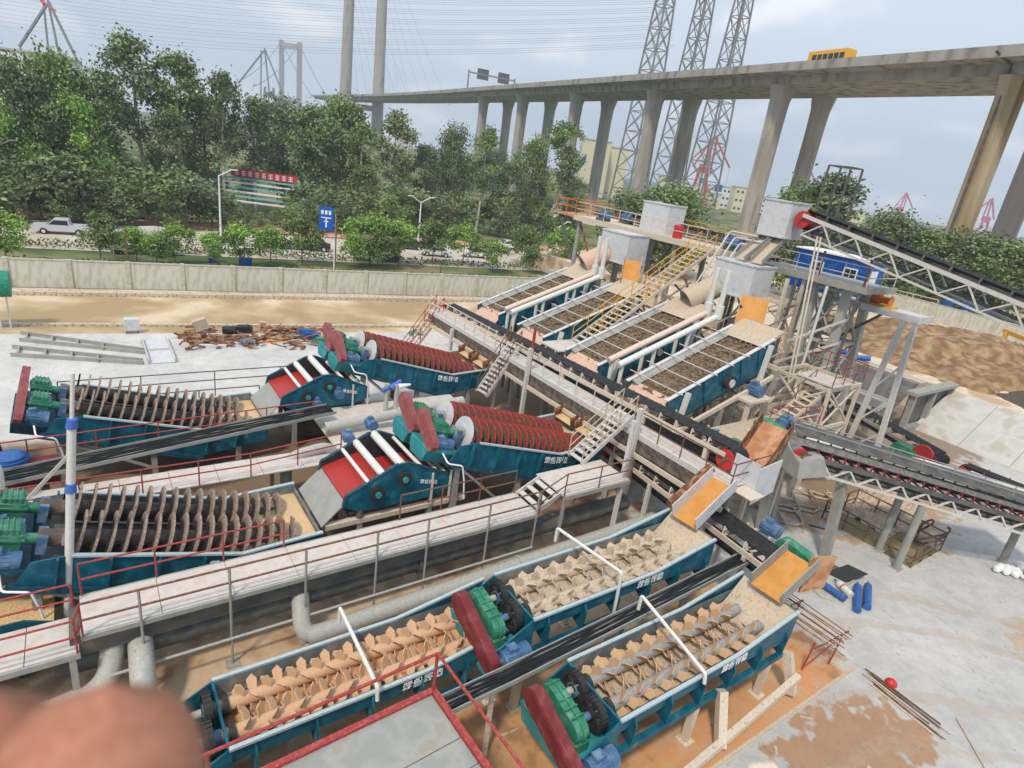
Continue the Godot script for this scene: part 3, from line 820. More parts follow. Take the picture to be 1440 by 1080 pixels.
# ---------- spiral classifier: two inclined screws in one trough ----------
func spiral_classifier(label: String, pos: Vector3, red: bool, slurry: Material) -> Node3D:
	var o := thing("spiral_classifier", label, "spiral classifier", pos, 0.0, "spiral classifiers")
	var sl := 0.29                     # fall per metre
	var y0 := 4.75                    # rim at the drive end
	var hw := 1.72
	var Y := func(x: float) -> float: return y0 - sl * x
	var T := rot_z(-atan(sl), Vector3(0, y0, 0))
	var xt := 6.3
	var L := 8.9
	var yt: float = Y.call(xt)
	var outline := PackedVector2Array([Vector2(1.0, Y.call(1.0) - 0.25), Vector2(1.9, Y.call(1.9)), Vector2(xt, yt), Vector2(L, yt + 0.12), Vector2(L, yt - 0.85), Vector2(xt - 0.3, yt - 1.25), Vector2(0.6, Y.call(0.6) - 0.95)])
	for sd in [-1.0, 1.0]:
		part(o, "side_plate", MB.new().prism(outline, Vector3(0, 0, sd * hw), Vector3.RIGHT, Vector3.UP, Vector3(0, 0, 1), -0.03, 0.03), M["teal"])
		part(o, "rim", MB.new().bar(Vector3(1.9, Y.call(1.9) + 0.02, sd * (hw + 0.05)), Vector3(xt, yt + 0.02, sd * (hw + 0.05)), 0.14, 0.06).bar(Vector3(xt, yt + 0.02, sd * (hw + 0.05)), Vector3(L, yt + 0.14, sd * (hw + 0.05)), 0.14, 0.06), M["rim_pale"])
		for i in 6:
			var x := 1.6 + i * 1.2
			var y: float = Y.call(x) if x < xt else yt
			part(o, "rib", MB.new().bar(Vector3(x, y - 0.05, sd * (hw + 0.12)), Vector3(x - 0.18, y - 1.0, sd * (hw + 0.1)), 0.06, 0.2, Vector3(0, 0, 1)), M["teal"])
		part(o, "base_beam", MB.new().bar(Vector3(0.4, Y.call(0.4) - 1.05, sd * (hw + 0.02)), Vector3(xt - 0.2, yt - 1.35, sd * (hw + 0.02)), 0.24, 0.18), M["teal_dull"])
		part(o, "lining", MB.new().prism(outline, Vector3(0, -0.02, sd * (hw - 0.045)), Vector3.RIGHT, Vector3.UP, Vector3(0, 0, 1), -0.01, 0.01), M["inner_wall"])
		for x in [1.0, 4.2, 7.6]:
			var yb: float = (Y.call(x) - 1.1) if x < xt else yt - 1.0
			part(o, "leg", MB.new().span(Vector3(x - 0.11, -pos.y, sd * (hw - 0.1) - 0.11), Vector3(x + 0.11, yb, sd * (hw - 0.1) + 0.11)), M["grey_steel"])
		part(o, "brace", MB.new().bar(Vector3(1.1, Y.call(1.1) - 1.2, sd * hw), Vector3(4.1, -pos.y + 0.4, sd * hw), 0.1, 0.1), M["grey_steel"])
	var bt := MB.new()
	bt.quad(Vector3(0.9, Y.call(0.9) - 0.92, hw), Vector3(xt - 0.3, yt - 1.22, hw), Vector3(xt - 0.3, yt - 1.22, -hw), Vector3(0.9, Y.call(0.9) - 0.92, -hw))
	bt.quad(Vector3(xt - 0.3, yt - 1.22, hw), Vector3(L, yt - 0.82, hw), Vector3(L, yt - 0.82, -hw), Vector3(xt - 0.3, yt - 1.22, -hw))
	# the two half-round beds under the screws
	for sd in [-1.0, 1.0]:
		for i in 8:
			var a0 := PI * (1.02 + 0.96 * i / 8.0)
			var a1 := PI * (1.02 + 0.96 * (i + 1) / 8.0)
			var p0 := Vector3(0, sin(a0) * 0.8, sd * 0.84 + cos(a0) * 0.8)
			var p1 := Vector3(0, sin(a1) * 0.8, sd * 0.84 + cos(a1) * 0.8)
			bt.at(T)
			bt.quad(p0 + Vector3(1.6, 0, 0), p1 + Vector3(1.6, 0, 0), p1 + Vector3(6.6, 0, 0), p0 + Vector3(6.6, 0, 0))
	bt.at(Transform3D.IDENTITY)
	part(o, "trough_bottom", bt, M["inner_wall"])
	part(o, "divider", MB.new().bar(Vector3(1.7, Y.call(1.7) - 0.25, 0), Vector3(xt, yt - 0.25, 0), 0.1, 0.5), M["dark_steel"])
	part(o, "end_wall", MB.new().span(Vector3(L - 0.03, yt - 0.9, -hw), Vector3(L + 0.03, yt - 0.05, hw)), M["inner_wall"])
	# slurry standing in the pool
	var f := FastNoiseLite.new()
	f.frequency = 0.9
	f.seed = int(pos.x) + 40
	var ps := MB.new()
	for i in 20:
		for j in 8:
			var q := []
			for e in [[i, j + 1], [i + 1, j + 1], [i + 1, j], [i, j]]:
				var xx: float = 3.6 + (L - 3.66) * e[0] / 20.0
				var zz: float = -hw + 0.07 + (hw * 2 - 0.14) * e[1] / 8.0
				q.append(Vector3(xx, yt - 0.22 + f.get_noise_2d(xx * 2, zz * 2) * 0.03 + clampf(5.2 - xx, 0, 2) * 0.16, zz))
			ps.quad(q[0], q[1], q[2], q[3])
	part(o, "slurry", ps, slurry)
	for k in 2:
		var sd: float = [-1.0, 1.0][k]
		var ph := k * 1.3
		var mt := MB.new()
		mt.at(T * Transform3D(Basis.IDENTITY, Vector3(0, 0.0, sd * 0.84)))
		mt.tube(Vector3(1.2, 0, 0), Vector3(8.4, 0, 0), 0.25, 14)
		var sh := part(o, "shaft", mt, M["shaft_dark"] if not red else M["shaft_grey"])
		var mf := MB.new()
		mf.at(T * Transform3D(Basis.IDENTITY, Vector3(0, 0.0, sd * 0.84)))
		var pit := 0.36 if red else 0.38
		mf.flight(1.75, 8.3, 0.2, 0.7 if red else 0.76, pit, 0.03 if red else 0.05, ph, 1.0 if red else -1.0)
		part(sh, "flight", mf, M["spiral_grey"] if red else M["spiral_sand"])
		var mr := MB.new()
		mr.at(T * Transform3D(Basis.IDENTITY, Vector3(0, 0.0, sd * 0.84)))
		mr.rim(1.75, 8.3, 0.7 if red else 0.76, pit, 0.032, 0.035, ph, 1.0 if red else -1.0)
		part(sh, "wear_band", mr, M["spiral_red"] if red else M["spiral_sand"])
		if red:
			var cd := MB.new()
			cd.at(T * Transform3D(Basis.IDENTITY, Vector3(0, 0, sd * 0.84)))
			cd.tube(Vector3(1.66, 0, 0), Vector3(1.7, 0, 0), 0.7, 22)
			part(sh, "end_disc", cd, M["box_grey"])
		# drive
		var gb := MB.new()
		gb.at(T)
		var gz := sd * 0.84 - 0.15
		gb.box(Vector3(0.55, -0.1, gz), Vector3(0.62, 0.5, 0.75))
		gb.box(Vector3(0.55, 0.2, gz), Vector3(0.5, 0.16, 0.6))
		gb.box(Vector3(0.55, 0.02, gz), Vector3(0.74, 0.05, 0.86))
		for i in 4: gb.box(Vector3(0.36 + i * 0.13, 0.22, gz), Vector3(0.03, 0.2, 0.66))
		gb.tube(Vector3(0.8, -0.05, sd * 0.84), Vector3(1.3, -0.05, sd * 0.84), 0.16, 12)
		part(o, "reducer", gb, M["gear_green"])
		var gd := MB.new()
		gd.at(T)
		gd.prism(obround(Vector2(-0.66, 0.24), 0.33, Vector2(0.68, -0.42), 0.26, 4), Vector3(0.02, 0.0, sd * 0.84), Vector3(0, 0, 1), Vector3.UP, Vector3(1, 0, 0), -0.18, 0.1)
		part(o, "belt_guard", gd, M["guard_pink"])
		var mm := T * Vector3(0.2, -0.4, sd * 0.84 + 0.52)
		motor(o, mm, Vector3(1, -sl, 0).normalized(), 0.24, 0.72, M["motor_blue"])
		part(o, "bearing_block", MB.new().at(T).box(Vector3(1.32, -0.1, sd * 0.84), Vector3(0.22, 0.55, 0.6)), M["motor_blue"])
		part(o, "drive_stand", MB.new().at(T).box(Vector3(0.5, -0.62, sd * 0.84), Vector3(1.3, 0.14, 1.55)).hexa([Vector3(-0.15, -1.2, sd * 0.84 + 0.5), Vector3(0.9, -1.2, sd * 0.84 + 0.5), Vector3(0.9, -1.2, sd * 0.84 - 0.5), Vector3(-0.15, -1.2, sd * 0.84 - 0.5), Vector3(-0.2, -0.7, sd * 0.84 + 0.74), Vector3(1.1, -0.7, sd * 0.84 + 0.74), Vector3(1.1, -0.7, sd * 0.84 - 0.74), Vector3(-0.2, -0.7, sd * 0.84 - 0.74)]), M["cyan"] if red else M["teal_dull"])
	part(o, "conduit", MB.new().path(arc_pts([Vector3(0.3, y0 - 0.75, hw - 0.2), Vector3(0.35, y0 - 1.05, hw + 0.3), Vector3(0.95, y0 - 1.2, hw + 0.4), Vector3(1.1, y0 - 1.9, hw + 0.4), Vector3(1.15, y0 - 2.7, hw + 0.45)], 0.12), 0.035, 6), M["white_paint"])
	part(o, "drive_beam", MB.new().span(Vector3(0.9, Y.call(1.0) - 1.0, -hw), Vector3(1.1, Y.call(1.0) - 0.85, hw)), M["teal_dull"])
	lettering(o, ["hai", "sheng", "huan", "bao"], Vector3(5.3, Y.call(5.3) - 0.46, hw + 0.2), Vector3(1, -sl * 0.7, 0).normalized(), Vector3.UP, 0.3, M["white_paint"])
	return o

# ---------- dewatering screen ----------
func dewatering_screen(label: String, pos: Vector3, with_motors: bool) -> Node3D:
	var o := thing("dewatering_screen", label, "dewatering screen", pos, 0.0, "dewatering screens")
	var hw := 1.4
	var pts := PackedVector2Array([Vector2(0, 0.35), Vector2(0.1, 0.78), Vector2(2.0, 1.7), Vector2(2.5, 1.72), Vector2(4.4, 0.85), Vector2(4.5, 0.3), Vector2(3.6, 0.0), Vector2(0.6, 0.05)])
	for sd in [-1.0, 1.0]:
		var sp_ := part(o, "side_plate", MB.new().prism(pts, Vector3(0, 0, sd * hw), Vector3.RIGHT, Vector3.UP, Vector3(0, 0, 1), -0.03, 0.03), M["teal"])
		var ed := MB.new()
		for i in range(1, 5): ed.bar(Vector3(pts[i - 1].x, pts[i - 1].y, sd * hw), Vector3(pts[i].x, pts[i].y, sd * hw), 0.14, 0.05)
		part(sp_, "edge_flange", ed, M["teal_dull"])
		part(o, "inner_lining", MB.new().prism(pts, Vector3(0, -0.02, sd * (hw - 0.05)), Vector3.RIGHT, Vector3.UP, Vector3(0, 0, 1), -0.01, 0.01), M["rubber"])
		for x in [0.7, 3.6]:
			part(o, "spring", MB.new().tube(Vector3(x, -0.3, sd * (hw - 0.1)), Vector3(x, 0.25, sd * (hw - 0.1)), 0.14, 10), M["dark_steel"])
			part(o, "leg", MB.new().span(Vector3(x - 0.1, -pos.y, sd * (hw - 0.1) - 0.1), Vector3(x + 0.1, -0.3, sd * (hw - 0.1) + 0.1)), M["grey_steel"])
		part(o, "base_beam", MB.new().span(Vector3(-0.6, -0.5, sd * (hw - 0.1) - 0.13), Vector3(5.2, -0.31, sd * (hw - 0.1) + 0.13)), M["cream_steel"])
		for x in [3.55, 4.35]: part(o, "guard_post", MB.new().bar(Vector3(x, -0.3, sd * (hw + 0.1)), Vector3(x, 1.1, sd * (hw + 0.1)), 0.07, 0.07), M["white_steel"])
	# screening deck in strips across
	for i in 6:
		var x := 0.15 + i * 0.7
		part(o, "deck_panel", MB.new().bar(Vector3(x, 0.42 + i * 0.03, 0), Vector3(x + 0.68, 0.45 + i * 0.03, 0), hw * 2 - 0.14, 0.06), M["screen_red"])
	part(o, "cover", MB.new().bar(Vector3(0.1, 0.55, 0.0), Vector3(1.7, 0.98, 0.0), hw * 1.9, 0.03), M["screen_red"])
	part(o, "discharge_apron", MB.new().hexa([Vector3(-0.75, -0.35, hw), Vector3(0.1, 0.44, hw), Vector3(0.1, 0.44, -hw), Vector3(-0.75, -0.35, -hw), Vector3(-0.75, -0.3, hw), Vector3(0.1, 0.5, hw), Vector3(0.1, 0.5, -hw), Vector3(-0.75, -0.3, -hw)]), M["grey_steel"])
	var tb := [[0.95, 1.2, 0.08], [1.5, 1.42, 0.15], [2.25, 1.68, 0.17], [3.1, 1.42, 0.08], [3.8, 1.12, 0.06], [4.2, 0.94, 0.06]]
	for t in tb:
		part(o, "cross_tube", MB.new().tube(Vector3(t[0], t[1] - 0.05, -hw), Vector3(t[0], t[1] - 0.05, hw), t[2], 12), M["pipe_pale"])
	part(o, "under_pan", MB.new().hexa([Vector3(1.2, -1.9, 0.7), Vector3(3.2, -1.9, 0.7), Vector3(3.2, -1.9, -0.7), Vector3(1.2, -1.9, -0.7), Vector3(0.3, -0.1, hw - 0.25), Vector3(4.2, -0.1, hw - 0.25), Vector3(4.2, -0.1, -hw + 0.25), Vector3(0.3, -0.1, -hw + 0.25)]), M["dark_steel"])  # pan added below the deck to block light and darken the space underneath
	for q in [[1.25, 0.72], [2.3, 1.15]]:
		var c := Vector3(q[0], q[1], hw + 0.04)
		var pl := part(o, "pulley", MB.new().tube(c, c + Vector3(0, 0, 0.16), 0.26, 18).tube(c + Vector3(0, 0, 0.16), c + Vector3(0, 0, 0.2), 0.3, 18), M["gear_dark"])
		part(pl, "hub", MB.new().tube(c + Vector3(0, 0, 0.2), c + Vector3(0, 0, 0.27), 0.12, 10), M["cyan"])
		if with_motors: motor(o, c + Vector3(0.42, -0.34, 0.05), Vector3(0, 0, 1), 0.2, 0.5, M["motor_blue"])
	if not with_motors:
		for q in [[1.3, 1.5], [2.25, 1.95]]: motor(o, Vector3(q[0], q[1], -hw - 0.6), Vector3(0, 0, 1), 0.2, 0.55, M["motor_blue"])
	lettering(o, ["hai", "sheng", "huan", "bao"], Vector3(3.05, 0.72, hw + 0.045), Vector3(1, -0.25, 0).normalized(), Vector3.UP, 0.17, M["white_paint"])
	return o

# ---------- inclined vibrating screen ----------
func vibrating_screen(label: String, z: float, seed_: int) -> Node3D:
	var o := thing("vibrating_screen", label, "vibrating screen", Vector3(22.3, 5.05, z), 0.0, "vibrating screens")
	var a := atan(2.7 / 7.7)
	var T := rot_z(a)
	var L := 8.1
	var hw := 1.35
	for sd in [-1.0, 1.0]:
		var pts := PackedVector2Array([Vector2(0, 0.0), Vector2(0.25, 0.12), Vector2(L, 0.12), Vector2(L + 0.15, -0.5), Vector2(L - 0.7, -1.5), Vector2(0.7, -1.3), Vector2(-0.1, -0.7)])
		var s := part(o, "side_plate", MB.new().at(T).prism(pts, Vector3(0, 0, sd * hw), Vector3.RIGHT, Vector3.UP, Vector3(0, 0, 1), -0.03, 0.03), M["teal"])
		part(s, "flange", MB.new().at(T).box(Vector3(L * 0.5, 0.13, sd * hw), Vector3(L, 0.05, 0.2)), M["box_grey"])
		for x in [1.2, 2.6, 4.0, 5.4, 6.8]: part(s, "stiffener", MB.new().at(T).box(Vector3(x, -0.6, sd * (hw + 0.06)), Vector3(0.08, 1.3, 0.07)), M["teal"])
		for x in [0.9, 7.2]:
			var tp := T * Vector3(x, -0.9, sd * (hw + 0.18))
			part(o, "support", MB.new().bar(Vector3(tp.x - 0.25, -1.9 if x < 2 else -1.0, tp.z), Vector3(tp.x + 0.1, tp.y + 1.0, tp.z), 0.2, 0.24), M["pipe_pale"])
			part(o, "leg", MB.new().span(Vector3(tp.x - 0.36, -5.05, tp.z - 0.11), Vector3(tp.x - 0.14, -1.9 if x < 2 else -1.0, tp.z + 0.11)), M["grey_steel"])
	# stone on the deck
	var f := FastNoiseLite.new()
	f.seed = seed_
	f.frequency = 1.4
	var mb := MB.new()
	mb.at(T)
	var nx := 64
	for i in nx:
		for j in 16:
			var q := []
			for e in [[i, j + 1], [i + 1, j + 1], [i + 1, j], [i, j]]:
				var xx: float = 0.25 + (L - 0.5) * e[0] / nx
				var zz: float = -hw + 0.04 + (hw * 2 - 0.08) * e[1] / 16.0
				q.append(Vector3(xx, -0.16 + f.get_noise_2d(xx * 2.2, zz * 2.2) * 0.13, zz))
			mb.quad(q[0], q[1], q[2], q[3])
	part(o, "screen_bed", mb, M["screen_bed"])
	var st := MB.new()
	st.at(T)
	var rg := RandomNumberGenerator.new()
	rg.seed = seed_
	for i in 200:
		var r := rg.randf_range(0.03, 0.075)
		st.box(Vector3(rg.randf_range(0.3, L - 0.4), -0.1 + r * 0.4, rg.randf_range(-hw + 0.1, hw - 0.1)), Vector3(r * 2.0, r * 1.3, r * 1.6), Basis.from_euler(Vector3(rg.randf() * 3, rg.randf() * 3, rg.randf() * 3)))
	var so := part(o, "stones", st, M["stone"])
	so.set_meta("kind", "stuff")
	for i in 6:
		var x := 0.75 + i * 1.22
		part(o, "spray_bar", MB.new().at(T).tube(Vector3(x, 0.24, -hw - 0.55), Vector3(x, 0.24, hw + 0.35), 0.028, 6), M["white_steel"])
	part(o, "feed_box", MB.new().at(T).hexa([Vector3(L - 0.9, -0.05, hw - 0.04), Vector3(L + 0.9, 0.02, hw - 0.04), Vector3(L + 0.9, 0.02, -hw + 0.04), Vector3(L - 0.9, -0.05, -hw + 0.04), Vector3(L - 0.9, 0.02, hw - 0.04), Vector3(L + 0.9, 0.22, hw - 0.04), Vector3(L + 0.9, 0.22, -hw + 0.04), Vector3(L - 0.9, 0.02, -hw + 0.04)]), M["chute_tan"])
	part(o, "discharge_lip", MB.new().at(T).hexa([Vector3(-0.85, -0.62, hw - 0.1), Vector3(0.5, -0.12, hw - 0.04), Vector3(0.5, -0.12, -hw + 0.04), Vector3(-0.85, -0.62, -hw + 0.1), Vector3(-0.85, -0.57, hw - 0.1), Vector3(0.5, -0.07, hw - 0.04), Vector3(0.5, -0.07, -hw + 0.04), Vector3(-0.85, -0.57, -hw + 0.1)]), M["chute_pink"])
	part(o, "splash_plate", MB.new().at(T).hexa([Vector3(0.3, -0.1, -hw + 0.42), Vector3(L - 0.6, -0.1, -hw + 0.42), Vector3(L - 0.6, -0.12, -hw + 0.04), Vector3(0.3, -0.12, -hw + 0.04), Vector3(0.3, -0.06, -hw + 0.42), Vector3(L - 0.6, -0.06, -hw + 0.42), Vector3(L - 0.6, 0.1, -hw + 0.04), Vector3(0.3, 0.1, -hw + 0.04)]), M["grey_steel"])
	part(o, "under_pan", MB.new().at(T).hexa([Vector3(0.6, -1.7, hw - 0.3), Vector3(L - 0.6, -2.0, hw - 0.3), Vector3(L - 0.6, -2.0, -hw + 0.3), Vector3(0.6, -1.7, -hw + 0.3), Vector3(0.2, -1.2, hw - 0.05), Vector3(L, -1.4, hw - 0.05), Vector3(L, -1.4, -hw + 0.05), Vector3(0.2, -1.2, -hw + 0.05)]), M["dark_steel"])
	var c := T * Vector3(4.3, -0.75, hw + 0.05)
	var pu := part(o, "exciter_wheel", MB.new().tube(c, c + Vector3(0, 0, 0.3), 0.38, 20), M["rubber"])
	part(pu, "hub", MB.new().tube(c + Vector3(0, 0, 0.3), c + Vector3(0, 0, 0.36), 0.22, 12), M["box_grey"])
	motor(o, Vector3(6.1, 0.3, hw + 0.3), Vector3(0, 0, 1), 0.3, 0.75, M["motor_blue"])
	part(o, "motor_table", MB.new().span(Vector3(4.9, -0.16, hw + 0.25), Vector3(6.9, -0.03, hw + 1.3)).span(Vector3(5.0, -5.05, hw + 1.0), Vector3(5.2, -0.16, hw + 1.2)), M["cream_steel"])
	return o

# ---------- rails, stairs, conveyors ----------
func rail_parts(o: Node3D, pts: Array, h: float, step: float, m: Material, drop := 0.0, rr := 0.028, bands := 2) -> void:
	for i in pts.size() - 1:
		var a: Vector3 = pts[i]
		var b: Vector3 = pts[i + 1]
		for k in bands:
			var u := Vector3.UP * h * (1.0 - 0.5 * k)
			part(o, "top_rail" if k == 0 else "mid_rail", MB.new().tube(a + u, b + u, rr, 6), m)
		var cnt := maxi(1, int(round((b - a).length() / step)))
		for j in range(0 if i == 0 else 1, cnt + 1):
			var q := a.lerp(b, float(j) / cnt)
			part(o, "post", MB.new().tube(q - Vector3.UP * drop, q + Vector3.UP * h, rr, 6), m)
func railing(label: String, pts: Array, h: float, step: float, m: Material, drop := 0.0, rr := 0.028) -> Node3D:
	var o := thing("handrail", label, "handrail")
	rail_parts(o, pts, h, step, m, drop, rr)
	return o
func stair(label: String, a: Vector3, b: Vector3, w: float, n: int, m: Material, railm: Material, sides := 3) -> Node3D:
	var o := thing("steel_stair", label, "stairs")
	var d := b - a
	var s := Vector3(d.x, 0, d.z).cross(Vector3.UP).normalized() * w * 0.5
	for q in [-1.0, 1.0]:
		part(o, "stringer", MB.new().bar(a + s * q, b + s * q, 0.05, 0.2), m)
	var f := Vector3(d.x, 0, d.z).normalized()
	for i in n:
		var c := a + d * (i + 0.5) / n
		part(o, "tread", MB.new().bar(c - s * 0.95, c + s * 0.95, 0.24, 0.04), m)
	if sides & 1: rail_parts(o, [a + s, b + s], 0.95, 1.3, railm)
	if sides & 2: rail_parts(o, [a - s, b - s], 0.95, 1.3, railm)
	return o
func conveyor(label: String, a: Vector3, b: Vector3, w: float, opt := {}) -> Node3D:
	var o := thing("belt_conveyor", label, "conveyor", Vector3.ZERO, 0.0, "belt conveyors")
	var d := (b - a).normalized()
	var l := (b - a).length()
	var s := d.cross(Vector3.UP).normalized()
	var up := s.cross(d)
	var bm := MB.new()
	var cx := [[-0.5, 0.13], [-0.2, 0.0], [0.2, 0.0], [0.5, 0.13]]
	var Bf := func(q: Array, t: float) -> Vector3: return a + d * t + s * (q[0] * w) + up * (q[1] * w)
	for i in 3:
		bm.quad(Bf.call(cx[i], 0.0), Bf.call(cx[i + 1], 0.0), Bf.call(cx[i + 1], l), Bf.call(cx[i], l))
		bm.quad(Bf.call(cx[i], 0.0) - up * 0.025, Bf.call(cx[i], l) - up * 0.025, Bf.call(cx[i + 1], l) - up * 0.025, Bf.call(cx[i + 1], 0.0) - up * 0.025)
	var pr: float = opt.get("pulley", 0.32)
	bm.quad(a - up * pr * 1.9 - s * w * 0.48, a - up * pr * 1.9 + s * w * 0.48, b - up * pr * 1.9 + s * w * 0.48, b - up * pr * 1.9 - s * w * 0.48)
	for e in [[a, -1.0], [b, 1.0]]:
		for i in 6:
			var a0 := PI * 0.5 - PI * i / 6.0
			var a1 := PI * 0.5 - PI * (i + 1) / 6.0
			var c0: Vector3 = e[0] - up * pr * 0.95 + (up * sin(a0) + d * e[1] * cos(a0)) * pr
			var c1: Vector3 = e[0] - up * pr * 0.95 + (up * sin(a1) + d * e[1] * cos(a1)) * pr
			bm.quad(c0 - s * w * 0.5, c0 + s * w * 0.5, c1 + s * w * 0.5, c1 - s * w * 0.5)
	part(o, "belt", bm, opt.get("belt", M["belt_black"]))
	for e in [[a, -1.0], [b, 1.0]]:
		var c: Vector3 = e[0] - up * pr * 0.95
		var pu := part(o, "pulley", MB.new().tube(c - s * (w * 0.5 + 0.06), c + s * (w * 0.5 + 0.06), pr * 0.96, 16), opt.get("pulley_mat", M["red"]))
		part(pu, "axle", MB.new().tube(c - s * (w * 0.5 + 0.3), c + s * (w * 0.5 + 0.3), 0.07, 8), M["dark_steel"])
	var fm: Material = opt.get("frame", M["white_steel"])
	for sd in [-1.0, 1.0]:
		var so: Vector3 = s * sd * (w * 0.5 + 0.14)
		part(o, "stringer", MB.new().bar(a + so - up * 0.22, b + so - up * 0.22, 0.08, 0.2, up), fm)
		if opt.has("truss"):
			var dep: float = opt["truss"]
			var e0 := d * float(opt.get("truss_from", 0.4))
			var lt := l - float(opt.get("truss_from", 0.4)) - 0.4
			var tm: Material = opt.get("truss_mat", M["white_steel"])
			part(o, "bottom_chord", MB.new().bar(a + e0 + so - up * (0.22 + dep), a + e0 + d * lt + so - up * (0.22 + dep), 0.1, 0.1, up), tm)
			var cnt := int(lt / (dep * 1.9))
			for i in cnt:
				var t0 := lt * i / cnt
				var t1 := lt * (i + 1) / cnt
				var tm2 := (t0 + t1) * 0.5
				part(o, "diagonal", MB.new().bar(a + e0 + d * t0 + so - up * (0.22 + dep), a + e0 + d * tm2 + so - up * 0.3, 0.07, 0.07, up), tm)
				part(o, "diagonal", MB.new().bar(a + e0 + d * tm2 + so - up * 0.3, a + e0 + d * t1 + so - up * (0.22 + dep), 0.07, 0.07, up), tm)
	var im: Material = opt.get("idler_mat", M["red_rail"])
	var cnt2 := int(l / float(opt.get("idler_step", 1.0)))
	for i in range(1, cnt2):
		var c := a + d * (l * i / cnt2) - up * 0.07
		var id := MB.new()
		id.tube(c - s * w * 0.2, c + s * w * 0.2, 0.055, 7)
		id.tube(c - s * w * 0.22, c - s * w * 0.53 + up * w * 0.14, 0.055, 7)
		id.tube(c + s * w * 0.22, c + s * w * 0.53 + up * w * 0.14, 0.055, 7)
		for sd in [-1.0, 1.0]:
			id.bar(c + s * sd * (w * 0.5 + 0.12) - up * 0.12, c + s * sd * (w * 0.5 + 0.07) + up * (w * 0.15 + 0.1), 0.05, 0.08)
		id.bar(c - s * (w * 0.5 + 0.12) - up * 0.1, c + s * (w * 0.5 + 0.12) - up * 0.1, 0.07, 0.05)
		part(o, "idler", id, im)
	for q in opt.get("legs", []):
		var c := a + d * float(q[0]) - up * (0.3 + float(opt.get("truss", 0.0)))
		for sd in [-1.0, 1.0]:
			var tp: Vector3 = c + s * sd * (w * 0.5 + 0.12)
			var ft: Vector3 = Vector3(c.x, q[1], c.z) + s * sd * (w * 0.5 + 0.12 + float(q[2]))
			var lgm := MB.new()
			if opt.get("round_legs", false): lgm.tube(ft, tp, 0.17, 12)
			else: lgm.bar(ft, tp, 0.16, 0.16)
			lgm.box(ft + Vector3(0, 0.015, 0), Vector3(0.45, 0.03, 0.45))
			part(o, "leg", lgm, opt.get("leg_mat", fm))
		part(o, "cross_tie", MB.new().bar(c - s * (w * 0.5 + 0.1), c + s * (w * 0.5 + 0.1), 0.1, 0.12), fm)
	return o
func slab_thing(called: String, label: String, cat: String, mb: MB, m: Material, group := "") -> MeshInstance3D:
	return single(called, label, cat, mb, m, group)
# an open chute: floor and two cheeks, from a (upper, centre of floor) to b
func chute(label: String, a: Vector3, b: Vector3, w: float, side: float, mf: Material, ms: Material) -> Node3D:
	var o := thing("chute", label, "chute", Vector3.ZERO, 0.0, "chutes")
	var d := (b - a).normalized()
	var s := d.cross(Vector3.UP).normalized()
	var up := s.cross(d)
	part(o, "floor_plate", MB.new().bar(a, b, w, 0.03, up), mf)
	for q in [-1.0, 1.0]:
		part(o, "cheek", MB.new().bar(a + s * q * w * 0.5 + up * side * 0.5, b + s * q * w * 0.5 + up * side * 0.5, 0.03, side, up), ms)
	return o
func steel_box(called: String, label: String, lo: Vector3, hi: Vector3, m: Material) -> Node3D:
	var o := thing(called, label, "chute box")
	part(o, "casing", MB.new().span(lo, hi), m)
	var e := MB.new()
	var t := 0.05
	for y in [lo.y, hi.y]:
		e.span(Vector3(lo.x - t, y - t, lo.z - t), Vector3(hi.x + t, y + t, lo.z + t))
		e.span(Vector3(lo.x - t, y - t, hi.z - t), Vector3(hi.x + t, y + t, hi.z + t))
		e.span(Vector3(lo.x - t, y - t * 0.99, lo.z), Vector3(lo.x + t, y + t * 0.99, hi.z))
	part(o, "edge_angles", e, m)
	return o
func frame_tower(label: String, feet: Array, tops: Array, levels: Array, m: Material, cw := 0.26) -> Node3D:
	var o := thing("steel_tower", label, "steel tower")
	var n := feet.size()
	for i in n:
		part(o, "column", MB.new().bar(feet[i], tops[i], cw, cw).box((feet[i] as Vector3) + Vector3(0, 0.02, 0), Vector3(0.5, 0.04, 0.5)), m)
	for k in levels.size():
		for i in n:
			var j := (i + 1) % n
			var a: Vector3 = (feet[i] as Vector3).lerp(tops[i], levels[k])
			var b: Vector3 = (feet[j] as Vector3).lerp(tops[j], levels[k])
			part(o, "beam", MB.new().bar(a, b, 0.14, 0.18), m)
			if k > 0:
				var a0: Vector3 = (feet[i] as Vector3).lerp(tops[i], levels[k - 1])
				var b0: Vector3 = (feet[j] as Vector3).lerp(tops[j], levels[k - 1])
				part(o, "brace", MB.new().bar(a0, b, 0.09, 0.09), m)
				part(o, "brace", MB.new().bar(b0, a, 0.09, 0.09), m)
	return o
func arc_pts(pts: Array, r: float) -> Array:      # round the corners of a pipe run
	var out := [pts[0]]
	for i in range(1, pts.size() - 1):
		var p: Vector3 = pts[i]
		var a := p + ((pts[i - 1] as Vector3) - p).normalized() * r
		var b := p + ((pts[i + 1] as Vector3) - p).normalized() * r
		for k in 6:
			var t := k / 5.0
			out.append(a.lerp(p, t).lerp(p.lerp(b, t), t))
	out.append(pts[pts.size() - 1])
	return out
func pipe(label: String, pts: Array, r: float, m: Material, bend := 0.6) -> Node3D:
	var o := thing("pipe", label, "pipe")
	part(o, "run", MB.new().path(arc_pts(pts, bend), r, 14), m)
	for i in pts.size() - 1:
		var a: Vector3 = pts[i]
		var b: Vector3 = pts[i + 1]
		if (b - a).length() > 3.0:
			var c := a.lerp(b, 0.5)
			var d := (b - a).normalized() * 0.05
			part(o, "flange", MB.new().tube(c - d, c + d, r * 1.25, 14), m)
	return o

